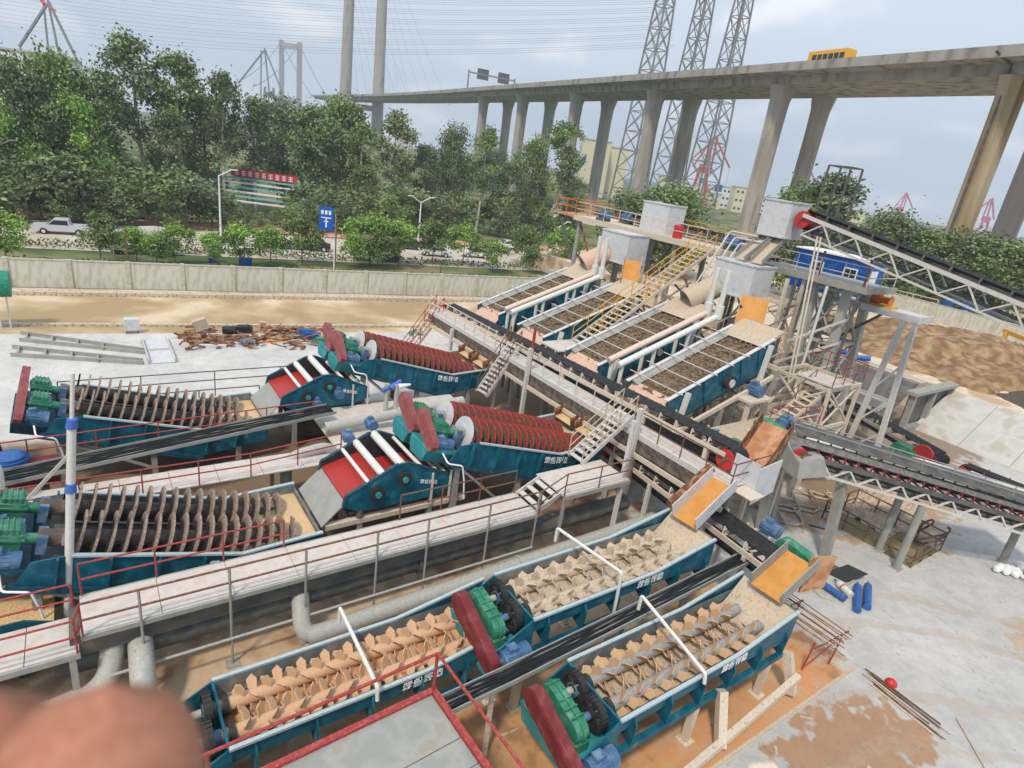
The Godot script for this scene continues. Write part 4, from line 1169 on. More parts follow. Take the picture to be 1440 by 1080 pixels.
func make_plant() -> void:
	# --- washers ---
	log_washer("log washer full of pale pinkish sand, its drive overhanging the next trough", 7.95, 17.1, -10.9, 3.2, M["blade_pale"], M["blade_pale"], M["blade_pale"], -0.42, 0.5)
	log_washer("log washer coated in orange sand with V-shaped paddles beside the red railed platform", 0.25, 9.4, -11.5, 2.15, M["blade_sand"], M["blade_sand"], M["sand_orange"], -0.5, 0.75)
	log_washer("log washer with grey shafts and orange-tipped paddles above the reddish mud", 8.35, 17.3, -7.65, 2.6, M["blade_orange"], M["shaft_grey"], M["chute_tan"], -0.58, 0.7)
	for q in [[Vector3(12.0, 3.85, -12.4), Vector3(12.4, 3.85, -9.75), Vector3(12.45, 1.6, -9.7), "bent white pipe crossing over the pale sand washer"], [Vector3(4.9, 2.85, -12.9), Vector3(4.9, 2.6, -10.2), Vector3(4.9, 2.2, -10.15), "white pipe crossing over the orange sand washer"], [Vector3(12.6, 3.5, -9.0), Vector3(12.7, 2.8, -6.5), Vector3(12.7, 2.5, -6.45), "white pipe crossing over the washer with grey shafts"]]:
		single("crossing_pipe", q[3], "pipe", MB.new().path(arc_pts([q[0] - Vector3(0, 0.5, 0), q[0], q[1], q[2]], 0.08), 0.055, 8), M["pipe_pale"])
	# --- classifiers and dewatering screens in two rows ---
	spiral_classifier("classifier with red-edged screws and two mauve guards, beside the lower dewatering screen", Vector3(10.45, 0, -19.75), true, M["slurry_pale"])
	spiral_classifier("classifier with red-edged screws standing closest to the muddy haul road", Vector3(10.5, 0, -29.95), true, M["slurry"])
	spiral_classifier("classifier with bare grey screws running alongside the white walkway", Vector3(-2.95, -1.05, -19.35), false, M["slurry"])
	spiral_classifier("classifier with bare grey screws next to the thin rails of the concrete yard", Vector3(-2.5, -1.05, -28.8), false, M["slurry"])
	dewatering_screen("dewatering screen with two dark pulleys on its teal side plate", Vector3(6.85, 2.08, -19.6), false)
	dewatering_screen("dewatering screen with two blue motors on its teal side plate", Vector3(7.1, 2.1, -29.0), true)
	var tg := thing("settling_trough", "teal trough with white lettering under the end of the white walkway", "trough", Vector3(-6.5, 0, -16.9))
	part(tg, "side_plate", MB.new().prism(PackedVector2Array([Vector2(0, 1.9), Vector2(4.3, 1.9), Vector2(5.1, 1.55), Vector2(5.0, 0.9), Vector2(0, 0.7)]), Vector3.ZERO, Vector3.RIGHT, Vector3.UP, Vector3(0, 0, 1), -0.03, 0.03), M["teal"])
	part(tg, "far_plate", MB.new().prism(PackedVector2Array([Vector2(0, 1.9), Vector2(4.3, 1.9), Vector2(5.1, 1.55), Vector2(5.0, 0.9), Vector2(0, 0.7)]), Vector3(0, 0, -1.6), Vector3.RIGHT, Vector3.UP, Vector3(0, 0, 1), -0.03, 0.03), M["teal"])
	part(tg, "slurry", MB.new().span(Vector3(0, 1.5, -1.57), Vector3(4.9, 1.56, -0.03)), M["slurry"])
	part(tg, "leg", MB.new().span(Vector3(4.0, 0, -0.2), Vector3(4.2, 0.9, 0.0)), M["teal_dull"])
	lettering(tg, ["hai", "sheng", "huan", "bao"], Vector3(2.3, 1.15, 0.045), Vector3.RIGHT, Vector3.UP, 0.42, M["white_paint"])
	# --- screens ---
	vibrating_screen("vibrating screen at the outer end of the row, next to the perimeter wall", -33.65, 1)
	vibrating_screen("vibrating screen beside the yellow-railed stair, under the orange chute", -28.65, 2)
	vibrating_screen("vibrating screen under the round tan chute", -23.65, 3)
	vibrating_screen("vibrating screen whose whole teal side shows the wheel and blue motor", -18.65, 4)
	for q in [[-21.5, M["pipe_pink"], "pink-cream header pipe beside the screen under the round chute"], [-20.75, M["pipe_pale"], "pale header pipe beside the screen with the bare teal side"], [-31.5, M["pipe_pink"], "pink-cream header pipe beside the outermost screen"], [-30.8, M["pipe_pale"], "pale header pipe beside the stair-side screen"]]:
		var o := thing("header_pipe", q[2], "pipe", Vector3.ZERO, 0.0, "water header pipes between the screens")
		var a := Vector3(22.2, 5.75, q[0])
		var b := Vector3(29.4, 8.15, q[0])
		part(o, "run", MB.new().tube(a, b, 0.17, 14), q[1])
		part(o, "riser", MB.new().tube(b, b + Vector3(0, 2.6, 0), 0.15, 12).tube(b - Vector3(0, 0.15, 0), b + Vector3(0, 0.6, 0), 0.24, 12), M["pipe_pale"])
		for t in [0.04, 0.35, 0.7]:
			var c := a.lerp(b, t)
			part(o, "prop", MB.new().tube(Vector3(c.x, 3.6, c.z), c, 0.11, 8), M["pipe_pale"])
	screen_floor()
	# --- conveyor under the screens ---
	conveyor("long black belt conveyor along the foot of the vibrating screens", Vector3(21.1, 4.6, -37.0), Vector3(21.1, 5.2, -12.5), 0.9, {"pulley": 0.46, "frame": M["cream_steel"], "idler_mat": M["cream_steel"], "legs": [[2, 0, 0.1], [8, 0, 0.1], [14, 0, 0.1], [20, 0, 0.1], [23.6, 0, 0.0]], "belt": M["belt_black"], "idler_step": 0.9})
	var wk := thing("conveyor_walkway", "narrow railed walkway along the conveyor under the screens", "walkway")
	for i in 17:
		var z := -36.8 + i * 1.5
		part(wk, "plate", MB.new().span(Vector3(19.55, 4.28, z), Vector3(20.4, 4.33, z + 1.47)), M["walk_plate"])
	part(wk, "edge_beam", MB.new().span(Vector3(19.48, 4.1, -36.8), Vector3(19.56, 4.36, -11.3)), M["white_steel"])
	part(wk, "edge_beam", MB.new().span(Vector3(20.4, 4.1, -36.8), Vector3(20.48, 4.36, -11.3)), M["white_steel"])
	part(wk, "skirt_plate", MB.new().span(Vector3(19.5, 3.5, -36.8), Vector3(19.54, 4.08, -11.3)), M["shaft_dark"])
	part(wk, "lower_beam", MB.new().span(Vector3(19.3, 3.3, -36.8), Vector3(19.42, 3.5, -11.3)), M["cream_steel"])
	rail_parts(wk, [Vector3(19.52, 4.36, -36.8), Vector3(19.52, 4.36, -28.2)], 1.0, 1.3, M["white_steel"])
	rail_parts(wk, [Vector3(19.52, 4.36, -26.2), Vector3(19.52, 4.36, -18.0)], 1.0, 1.3, M["white_steel"])
	rail_parts(wk, [Vector3(19.52, 4.36, -16.4), Vector3(19.52, 4.36, -11.3), Vector3(21.9, 4.36, -11.3)], 1.0, 1.3, M["brown_rail"])
	for z in [-33.0, -24.5, -16.2]:
		part(wk, "column", MB.new().bar(Vector3(19.3, 0, z), Vector3(19.3, 5.6 if z > -30 else 4.1, z), 0.2, 0.2), M["white_steel"])
	part(wk, "hanger", MB.new().bar(Vector3(19.4, 4.3, -24.5), Vector3(19.4, 6.7, -24.5), 0.12, 0.12), M["red_rail"])
	# conveyor head: drive, guard sheets, catch box
	var hd := thing("conveyor_drive", "blue motor with a green reducer beside the head of the screen conveyor", "drive")
	motor(hd, Vector3(22.0, 4.8, -14.4), Vector3(0, 0, 1), 0.24, 0.7, M["motor_blue"])
	part(hd, "reducer", MB.new().prism(obround(Vector2(-0.3, 0), 0.34, Vector2(0.5, 0.0), 0.26), Vector3(22.3, 4.65, -13.1), Vector3(0, 0, 1), Vector3.UP, Vector3(1, 0, 0), -0.25, 0.25), M["gear_green"])
	part(hd, "shelf", MB.new().span(Vector3(21.7, 4.2, -14.8), Vector3(22.9, 4.3, -12.4)), M["cream_steel"])
	var hb := thing("head_box", "white sheet-metal catch box at the head of the screen conveyor", "chute box")
	part(hb, "side_sheet", MB.new().span(Vector3(20.46, 3.9, -12.0), Vector3(20.5, 5.35, -10.9)), M["box_grey"])
	part(hb, "end_sheet", MB.new().hexa([Vector3(20.46, 3.6, -10.86), Vector3(21.9, 3.9, -10.86), Vector3(21.9, 3.9, -10.9), Vector3(20.46, 3.6, -10.9), Vector3(20.46, 5.2, -10.86), Vector3(21.9, 5.35, -10.86), Vector3(21.9, 5.35, -10.9), Vector3(20.46, 5.2, -10.9)]), M["box_grey"])
	part(hb, "deck", MB.new().span(Vector3(19.6, 4.26, -11.28), Vector3(20.45, 4.3, -10.4)), M["cream_steel"])
	# the receiving conveyor lower down
	conveyor("short black conveyor that feeds the washer with grey shafts", Vector3(20.6, 2.7, -18.6), Vector3(18.7, 3.35, -8.3), 1.0, {"pulley": 0.4, "frame": M["cream_steel"], "idler_mat": M["cream_steel"], "legs": [[1, 0, 0], [4, 0, 0], [7.4, 0, 0], [9.6, 0, 0]], "leg_mat": M["white_steel"]})
	var d2 := thing("conveyor_drive", "blue motor and green reducer on the short feeding conveyor", "drive")
	motor(d2, Vector3(20.0, 3.5, -9.9), Vector3(0, 0, 1), 0.24, 0.7, M["motor_blue"])
	part(d2, "reducer", MB.new().prism(obround(Vector2(-0.3, 0), 0.3, Vector2(0.5, 0.0), 0.24), Vector3(19.9, 3.25, -8.5), Vector3(0, 0, 1), Vector3.UP, Vector3(1, 0, 0), -0.22, 0.22), M["gear_green"])
	part(d2, "shelf", MB.new().span(Vector3(19.5, 2.85, -10.3), Vector3(20.4, 2.95, -7.9)), M["cream_steel"])
	chute("orange chute with grey cheek dropping into the pale sand washer", Vector3(18.9, 4.75, -11.2), Vector3(16.75, 3.7, -11.0), 1.0, 0.55, M["chute_orange"], M["box_grey"])
	chute("rust and orange chute dropping into the washer with grey shafts", Vector3(18.9, 3.75, -7.7), Vector3(16.95, 3.1, -7.6), 1.1, 0.5, M["chute_orange"], M["grey_steel"])
	single("end_plate", "rusty steel deflector plate at the head of the short conveyor", "steel plate", MB.new().hexa([Vector3(18.7, 2.7, -7.35), Vector3(19.5, 2.9, -7.0), Vector3(19.5, 2.9, -7.06), Vector3(18.7, 2.7, -7.41), Vector3(18.8, 4.1, -7.35), Vector3(19.7, 4.1, -7.0), Vector3(19.7, 4.1, -7.06), Vector3(18.8, 4.1, -7.41)]), M["rust_bright"])
	single("slide_tube", "rust-brown pipe leaning beside the orange chute of the pale sand washer", "pipe", MB.new().tube(Vector3(19.0, 4.95, -12.0), Vector3(16.9, 3.9, -11.85), 0.2, 12), M["rust"])
	var rc := chute("rusty steel chute between the right-hand belts and the catch box".replace("right-hand belts", "truss conveyor"), Vector3(23.5, 5.9, -12.3), Vector3(21.6, 4.5, -11.9), 1.3, 0.7, M["rust_bright"], M["rust"])
	rc.set_meta("group", "chutes")
	# launders from under the screens down into the classifier pools
	for q in [[-19.0, "rusty launder running into the pool of the classifier beside the lower dewatering screen"], [-20.6, "second rusty launder into that same classifier pool, farther from the white walkway"], [-28.9, "rusty launder running into the pool of the classifier by the haul road"], [-30.6, "second rusty launder into the haul-road classifier, closer to the haul road"]]:
		chute(q[1], Vector3(21.6, 3.75, q[0]), Vector3(18.9, 3.1, q[0]), 1.25, 0.45, M["slurry"], M["rust"])
	# --- truss conveyors ---
	conveyor("black conveyor on a white truss climbing to the red head pulley", Vector3(35.0, 10.4, 0.0), Vector3(35.0, 14.35, -20.3), 1.1, {"truss": 1.0, "pulley": 0.5, "idler_step": 1.3, "idler_mat": M["dark_steel"], "frame": M["white_steel"], "truss_mat": M["white_steel"]})
	conveyor("grey belt conveyor on a white truss above the round concrete posts", Vector3(35.5, 2.9, -4.6), Vector3(24.3, 5.3, -11.7), 1.1, {"truss": 0.62, "pulley": 0.36, "idler_step": 0.62, "idler_mat": M["guard_red"], "belt": M["belt_grey"], "frame": M["dark_steel"], "legs": [[7.2, 0, 0.0], [0.8, 0, 0.0]], "round_legs": true, "leg_mat": M["grey_steel"], "truss_mat": M["white_steel"]})
	railing("thin grey rail along the top of the truss conveyor over the posts", [Vector3(35.6, 3.2, -5.4), Vector3(25.0, 5.5, -12.4)], 0.55, 1.6, M["grey_steel"])
	single("side_shield", "long grey side sheet along the truss conveyor over the posts", "steel sheet", MB.new().bar(Vector3(35.7, 3.3, -5.5), Vector3(25.0, 5.65, -12.5), 1.3, 0.03, Vector3(0.25, 1, 0.3)), M["dark_steel"])
	conveyor("conveyor beneath the feed hopper with a red drive wheel", Vector3(44.6, 2.1, -21.5), Vector3(41.0, 1.9, -11.4), 1.0, {"frame": M["cream_steel"], "idler_mat": M["cream_steel"], "pulley": 0.35, "legs": [[2, 0, 0], [9, 0, 0]]})
	conveyor("low conveyor with red idler frames on the edge of the concrete", Vector3(43.4, 1.1, -10.6), Vector3(44.2, 1.0, 0.0), 0.9, {"frame": M["red_rail"], "idler_mat": M["red_rail"], "pulley": 0.3, "legs": [[2, 0, 0], [8, 0, 0]]})
	var d3 := thing("conveyor_drive", "green reducer and red wheel at the foot of the hopper conveyor", "drive")
	part(d3, "reducer", MB.new().prism(obround(Vector2(-0.4, 0), 0.42, Vector2(0.4, 0.0), 0.34), Vector3(39.9, 1.6, -12.8), Vector3(0, 0, 1), Vector3.UP, Vector3(1, 0, 0), -0.3, 0.3), M["gear_green"])
	part(d3, "drive_wheel", MB.new().tube(Vector3(39.7, 1.9, -11.9), Vector3(39.95, 1.9, -11.9), 0.55, 20), M["red"])
	part(d3, "plinth", MB.new().span(Vector3(39.4, 0, -13.6), Vector3(40.4, 1.2, -11.5)), M["concrete"])
	var d4 := thing("conveyor_drive", "green reducer and blue motor at the head of the truss conveyor over the posts", "drive")
	part(d4, "reducer", MB.new().prism(obround(Vector2(-0.35, 0), 0.34, Vector2(0.4, 0.0), 0.28), Vector3(24.2, 5.4, -13.0), Vector3(0, 0, 1), Vector3.UP, Vector3(1, 0, 0), -0.25, 0.25), M["gear_green"])
	motor(d4, Vector3(24.9, 5.5, -13.0), Vector3(1, 0, 0), 0.28, 0.8, M["motor_blue"])
	part(d4, "shelf", MB.new().span(Vector3(23.7, 4.95, -13.8), Vector3(26.0, 5.05, -12.3)).span(Vector3(24.6, 0, -13.5), Vector3(24.8, 4.95, -13.3)).span(Vector3(25.7, 0, -12.8), Vector3(25.9, 4.95, -12.6)), M["cream_steel"])
	# inclined concrete posts and the hood at the head of that conveyor
	single("head_hood", "grey sheet hood at the head of the truss conveyor over the posts", "hood", MB.new().hexa([Vector3(23.2, 4.3, -10.7), Vector3(24.6, 4.4, -10.2), Vector3(25.4, 4.4, -12.2), Vector3(23.9, 4.3, -12.6), Vector3(23.4, 4.9, -10.9), Vector3(24.4, 5.2, -10.5), Vector3(25.2, 5.2, -12.4), Vector3(24.1, 5.6, -12.7)]), M["grey_steel"])
	for q in [[26.4, -9.9], [25.4, -12.6], [26.6, -12.9]]:
		single("support_post", "grey square post under the head of the truss conveyor over the posts", "post", MB.new().bar(Vector3(q[0], 0, q[1]), Vector3(q[0] - 0.3, 4.3, q[1] - 0.3), 0.36, 0.36), M["grey_steel"], "posts under the truss conveyor head")
	# --- white walkway over the big launder ---
	var ww := thing("walkway", "long white plated walkway over a grey launder", "walkway")
	for i in 8: part(ww, "plate", MB.new().span(Vector3(-0.95 + i * 1.8, 2.38, -16.65), Vector3(-0.95 + i * 1.8 + 1.785, 2.44, -15.1)), M["walk_plate"])
	part(ww, "launder", MB.new().span(Vector3(-1.2, 1.65, -16.5), Vector3(13.4, 2.3, -15.25)), M["dark_steel"])
	part(ww, "edge_beam", MB.new().span(Vector3(-0.95, 2.28, -15.1), Vector3(13.45, 2.42, -15.02)), M["grey_steel"])
	part(ww, "edge_beam", MB.new().span(Vector3(-0.95, 2.28, -16.74), Vector3(13.45, 2.42, -16.66)), M["grey_steel"])
	var px := [0.35, 2.5, 4.6, 6.85, 8.65, 11.1, 13.3]
	for i in px.size():
		part(ww, "post", MB.new().tube(Vector3(px[i], 0, -15.0), Vector3(px[i], 3.45, -15.0), 0.04, 6).box(Vector3(px[i], 0.02, -15.0), Vector3(0.35, 0.04, 0.35)), M["grey_steel"])
	for y in [3.45, 2.95]: part(ww, "top_rail" if y > 3 else "mid_rail", MB.new().tube(Vector3(-0.9, y, -15.0), Vector3(13.4, y, -15.0), 0.032, 6), M["brown_rail"])
	part(ww, "lower_rail", MB.new().tube(Vector3(-0.6, 1.0, -14.95), Vector3(13.3, 1.0, -14.95), 0.045, 8), M["pipe_grey"])
	rail_parts(ww, [Vector3(-0.9, 2.44, -16.7), Vector3(4.4, 2.44, -16.7)], 1.0, 1.9, M["red_rail"])
	rail_parts(ww, [Vector3(8.4, 2.44, -16.7), Vector3(13.4, 2.44, -16.7)], 1.0, 1.7, M["brown_rail"])
	var w2 := thing("walkway_end", "lower white plated stretch at the end of the long white walkway", "walkway")
	for i in 4: part(w2, "plate", MB.new().span(Vector3(-5.4 + i * 1.1, 1.98, -16.4), Vector3(-5.4 + i * 1.1 + 1.08, 2.04, -15.0)), M["walk_plate"])
	part(w2, "edge_beam", MB.new().span(Vector3(-5.4, 1.86, -15.0), Vector3(-1.0, 2.02, -14.92)), M["grey_steel"])
	rail_parts(w2, [Vector3(-5.4, 2.04, -14.95), Vector3(-1.05, 2.04, -14.95), Vector3(-0.9, 2.44, -15.0)], 1.0, 1.8, M["red_rail"])
	rail_parts(w2, [Vector3(-5.4, 2.04, -16.45), Vector3(-1.1, 2.04, -16.45)], 1.0, 1.8, M["red_rail"])
	part(w2, "leg", MB.new().span(Vector3(-1.25, 0, -15.1), Vector3(-1.1, 1.9, -14.95)), M["grey_steel"])
	stair("three-step white stair from the long walkway up to its landing", Vector3(13.4, 2.46, -15.85), Vector3(14.5, 3.0, -15.85), 1.4, 3, M["white_steel"], M["brown_rail"], 0)
	var w3 := thing("landing", "white plated landing at the foot of a steep stair, end of the long walkway", "landing")
	for i in 3: part(w3, "plate", MB.new().span(Vector3(14.5 + i * 1.2, 2.96, -16.8), Vector3(14.5 + i * 1.2 + 1.18, 3.02, -15.0)), M["walk_plate"])
	part(w3, "edge_beam", MB.new().span(Vector3(14.5, 2.82, -15.0), Vector3(18.1, 3.0, -14.9)), M["grey_steel"])
	rail_parts(w3, [Vector3(13.4, 2.46, -15.0), Vector3(14.5, 3.0, -14.95), Vector3(18.1, 3.0, -14.95)], 1.0, 1.7, M["brown_rail"])
	part(w3, "leg", MB.new().bar(Vector3(17.6, 0, -14.9), Vector3(18.0, 5.6, -15.3), 0.16, 0.16), M["white_steel"])
	part(w3, "leg", MB.new().bar(Vector3(14.6, 0, -15.0), Vector3(14.6, 2.9, -15.0), 0.1, 0.1), M["grey_steel"])
	stair("steep white stair from the walkway landing up to the screen conveyor", Vector3(16.9, 3.02, -17.2), Vector3(19.6, 5.0, -17.2), 0.9, 10, M["white_steel"], M["chute_tan"])
	stair("steep white stair beside the haul-road classifier up to the screen conveyor", Vector3(18.1, 2.1, -26.9), Vector3(20.2, 4.9, -27.2), 0.9, 12, M["white_steel"], M["brown_rail"])
	stair("red-railed stair at the tail end of the screen conveyor", Vector3(17.6, 1.2, -36.2), Vector3(20.2, 4.4, -36.6), 0.9, 11, M["cream_steel"], M["red_rail"])
	# pipes under and beside the walkway
	pipe("long pale grey pipe on the mud along the foot of the white walkway", [Vector3(4.5, 0.55, -14.55), Vector3(20.5, 0.75, -14.75)], 0.28, M["pipe_grey"])
	pipe("grey elbow pipe rising from the mud into the launder", [Vector3(4.6, 1.6, -15.6), Vector3(4.4, 0.55, -14.6), Vector3(6.0, 0.55, -14.55)], 0.27, M["pipe_grey"], 0.5)
	pipe("thick grey pipe dropping from the launder into the mud", [Vector3(0.3, 1.5, -15.6), Vector3(0.25, 1.35, -14.4), Vector3(0.2, 0.1, -13.7)], 0.3, M["pipe_grey"], 0.5)
	pipe("thick grey pipe leaving under the lower stretch of the walkway", [Vector3(-0.3, 1.7, -15.7), Vector3(-0.5, 0.6, -15.0), Vector3(-4.5, 0.45, -14.4)], 0.3, M["pipe_grey"], 0.6)
	pipe("long grey pipe lying between the two rows of classifiers", [Vector3(8.3, 2.4, -24.7), Vector3(15.5, 2.9, -24.7)], 0.25, M["pipe_grey"])
	pipe("looped grey pipe under the middle gangway", [Vector3(6.2, 0.3, -23.2), Vector3(6.2, 2.0, -23.2), Vector3(8.2, 2.3, -23.2), Vector3(8.6, 0.3, -23.2)], 0.24, M["pipe_grey"], 0.7)
	pipe("big dark grey pipe slung under the launder of the white walkway", [Vector3(-1.6, 1.2, -15.7), Vector3(19.0, 1.3, -15.7)], 0.36, M["dark_steel"])
	# middle gangway and cable tray between the two rows
	var mg := thing("gangway", "white plated gangway between the two rows of classifiers", "walkway")
	for i in 8: part(mg, "plate", MB.new().span(Vector3(-4.5 + i * 1.6, 1.95, -23.6), Vector3(-4.5 + i * 1.6 + 1.58, 2.0, -22.2)), M["walk_plate"])
	for i in 5: part(mg, "plate", MB.new().span(Vector3(8.4 + i * 1.6, 1.95, -27.6), Vector3(8.4 + i * 1.6 + 1.58, 2.0, -22.2)), M["walk_plate"])
	rail_parts(mg, [Vector3(-4.5, 2.0, -22.2), Vector3(4.6, 2.0, -22.2), Vector3(8.2, 2.3, -22.25)], 1.0, 1.9, M["red_rail"])
	rail_parts(mg, [Vector3(-4.5, 2.0, -25.9), Vector3(8.2, 2.3, -25.95)], 0.9, 2.1, M["red_rail"])
	for x in [-3.5, 1.0, 5.5, 9.5, 14.0]: part(mg, "leg", MB.new().span(Vector3(x, 0, -23.0), Vector3(x + 0.14, 1.95, -22.86)), M["grey_steel"])
	tray("cable tray of black cables between the two rows of classifiers", [Vector3(-5.0, 2.5, -23.5), Vector3(2.4, 2.6, -24.8), Vector3(9.0, 2.7, -25.9)], 1.0, 9)
	tray("cable tray of black cables running beside the sandy washers", [Vector3(0.4, 2.3, -9.0), Vector3(8.0, 2.5, -9.05), Vector3(18.3, 2.75, -9.35)], 0.5, 7)
	for x in [7.6, 12.2, 17.0]: single("tray_prop", "white prop under the cable tray beside the sandy washers", "post", MB.new().bar(Vector3(x, 0, -9.0), Vector3(x, 2.35, -9.1), 0.1, 0.1), M["cream_steel"], "props under the washer cable tray")
	railing("thin dark railing on the concrete beyond the grey-screw classifier", [Vector3(-1.6, 1.2, -33.6), Vector3(12.0, 1.2, -33.4)], 1.0, 3.4, M["dark_steel"], 1.2, 0.03)
	railing("second thin dark railing closer to the grey-screw classifier", [Vector3(-1.6, 1.0, -31.6), Vector3(7.0, 1.0, -31.4)], 1.0, 3.0, M["dark_steel"], 1.0, 0.03)
	# tall white pole with blue ties
	var pole := thing("pipe_pole", "leaning white pole with blue ties beside the grey-screw classifiers", "pole")
	var pa := Vector3(-1.45, 0.0, -17.7)
	var pb := Vector3(-0.5, 8.5, -17.6)
	part(pole, "pole", MB.new().tube(pa, pa.lerp(pb, 0.84), 0.105, 12).tube(pa.lerp(pb, 0.84), pb, 0.05, 8), M["pipe_pale"])
	for t in [0.62, 0.84]:
		var c := pa.lerp(pb, t)
		part(pole, "tie", MB.new().tube(c - Vector3(0.01, 0.13, 0), c + Vector3(0.02, 0.12, 0.02), 0.15, 7, 0.12), M["tarp_blue"])
	part(pole, "bracket", MB.new().bar(pa.lerp(pb, 0.74), pa.lerp(pb, 0.6) + Vector3(-0.9, 0, 0), 0.08, 0.08), M["pipe_grey"])

func tray(label: String, pts: Array, w: float, cables: int) -> void:
	var o := thing("cable_tray", label, "cable tray")
	var rg := RandomNumberGenerator.new()
	rg.seed = cables * 7
	for i in pts.size() - 1:
		var a: Vector3 = pts[i]
		var b: Vector3 = pts[i + 1]
		var s := (b - a).cross(Vector3.UP).normalized()
		part(o, "tray_floor", MB.new().bar(a, b, w, 0.02), M["grey_steel"])
		for q in [-1.0, 1.0]: part(o, "tray_side", MB.new().bar(a + s * q * w * 0.5 + Vector3(0, 0.06, 0), b + s * q * w * 0.5 + Vector3(0, 0.06, 0), 0.03, 0.14), M["grey_steel"])
	for k in cables:
		var line := []
		for i in pts.size() - 1:
			var a: Vector3 = pts[i]
			var b: Vector3 = pts[i + 1]
			var s := (b - a).cross(Vector3.UP).normalized()
			for j in 9:
				var off := w * (-0.42 + 0.84 * (k + 0.5) / cables) + rg.randf_range(-0.05, 0.05)
				line.append(a.lerp(b, j / 9.0) + s * off + Vector3(0, 0.06 + rg.randf_range(0, 0.06), 0))
		line.append((pts[pts.size() - 1] as Vector3) + Vector3(0, 0.06, -w * 0.4 + w * 0.8 * k / cables))
		part(o, "cable", MB.new().path(line, 0.028, 5), M["cable_black"])

func screen_floor() -> void:
	# the frame that carries the screens, and the landing between the two pairs
	var o := thing("screen_frame", "cream steel frame of columns and beams under the vibrating screens", "steel frame")
	for z in [-35.4, -31.1, -26.9, -21.1, -16.9]:
		for x in [23.0, 26.2, 30.2]:
			part(o, "column", MB.new().span(Vector3(x - 0.11, 0, z - 0.11), Vector3(x + 0.11, 3.4 if x < 25 else (4.4 if x < 29 else 6.2), z + 0.11)), M["grey_steel"])
		part(o, "beam", MB.new().bar(Vector3(22.4, 3.4, z), Vector3(30.4, 5.9, z), 0.16, 0.22), M["cream_steel"])
	for x in [23.0, 30.2]: part(o, "beam", MB.new().span(Vector3(x - 0.1, 3.4 if x < 25 else 6.2, -35.5), Vector3(x + 0.1, 3.62 if x < 25 else 6.42, -16.8)), M["cream_steel"])
	part(o, "landing", MB.new().span(Vector3(21.8, 5.0, -26.9), Vector3(24.3, 5.08, -25.1)), M["walk_plate"])
	part(o, "landing_post", MB.new().span(Vector3(22.0, 0, -26.1), Vector3(22.2, 5.0, -25.9)), M["grey_steel"])
	stair("white stair with yellow handrails climbing between the screens to the upper platform", Vector3(23.9, 5.1, -25.9), Vector3(33.6, 11.2, -25.9), 1.25, 26, M["cream_steel"], M["yellow"])
	stair("short white stair beside the exciter wheel of the screens", Vector3(30.0, 3.9, -15.6), Vector3(32.0, 5.6, -15.2), 0.9, 7, M["cream_steel"], M["brown_rail"], 2)
	var pf := thing("service_floor", "beige service floor below the bare teal side of the screens", "platform")
	for i in 4: part(pf, "plate", MB.new().span(Vector3(24.2 + i * 1.5, 3.82, -16.2), Vector3(24.2 + i * 1.5 + 1.48, 3.9, -13.9)), M["chute_tan"])
	for q in [[24.3, -16.1], [30.1, -16.1], [24.3, -14.0], [30.1, -14.0]]: part(pf, "leg", MB.new().span(Vector3(q[0] - 0.1, 0, q[1] - 0.1), Vector3(q[0] + 0.1, 3.82, q[1] + 0.1)), M["grey_steel"])
	rail_parts(pf, [Vector3(24.2, 3.9, -13.95), Vector3(30.2, 3.9, -13.95)], 1.0, 1.5, M["cream_steel"])
	rail_parts(pf, [Vector3(27.6, 3.9, -15.0), Vector3(31.0, 3.9, -14.2)], 1.2, 1.2, M["red_rail"])
	var bn := thing("banner", "white banner with blue lettering tied to the service floor rail", "banner")
	part(bn, "cloth", MB.new().span(Vector3(25.6, 4.15, -13.9), Vector3(27.8, 4.85, -13.87)), M["white_paint"])
	lettering(bn, ["zhi", "chan", "qu"], Vector3(25.75, 4.24, -13.86), Vector3.RIGHT, Vector3.UP, 0.52, M["tarp_blue"], 1.6)

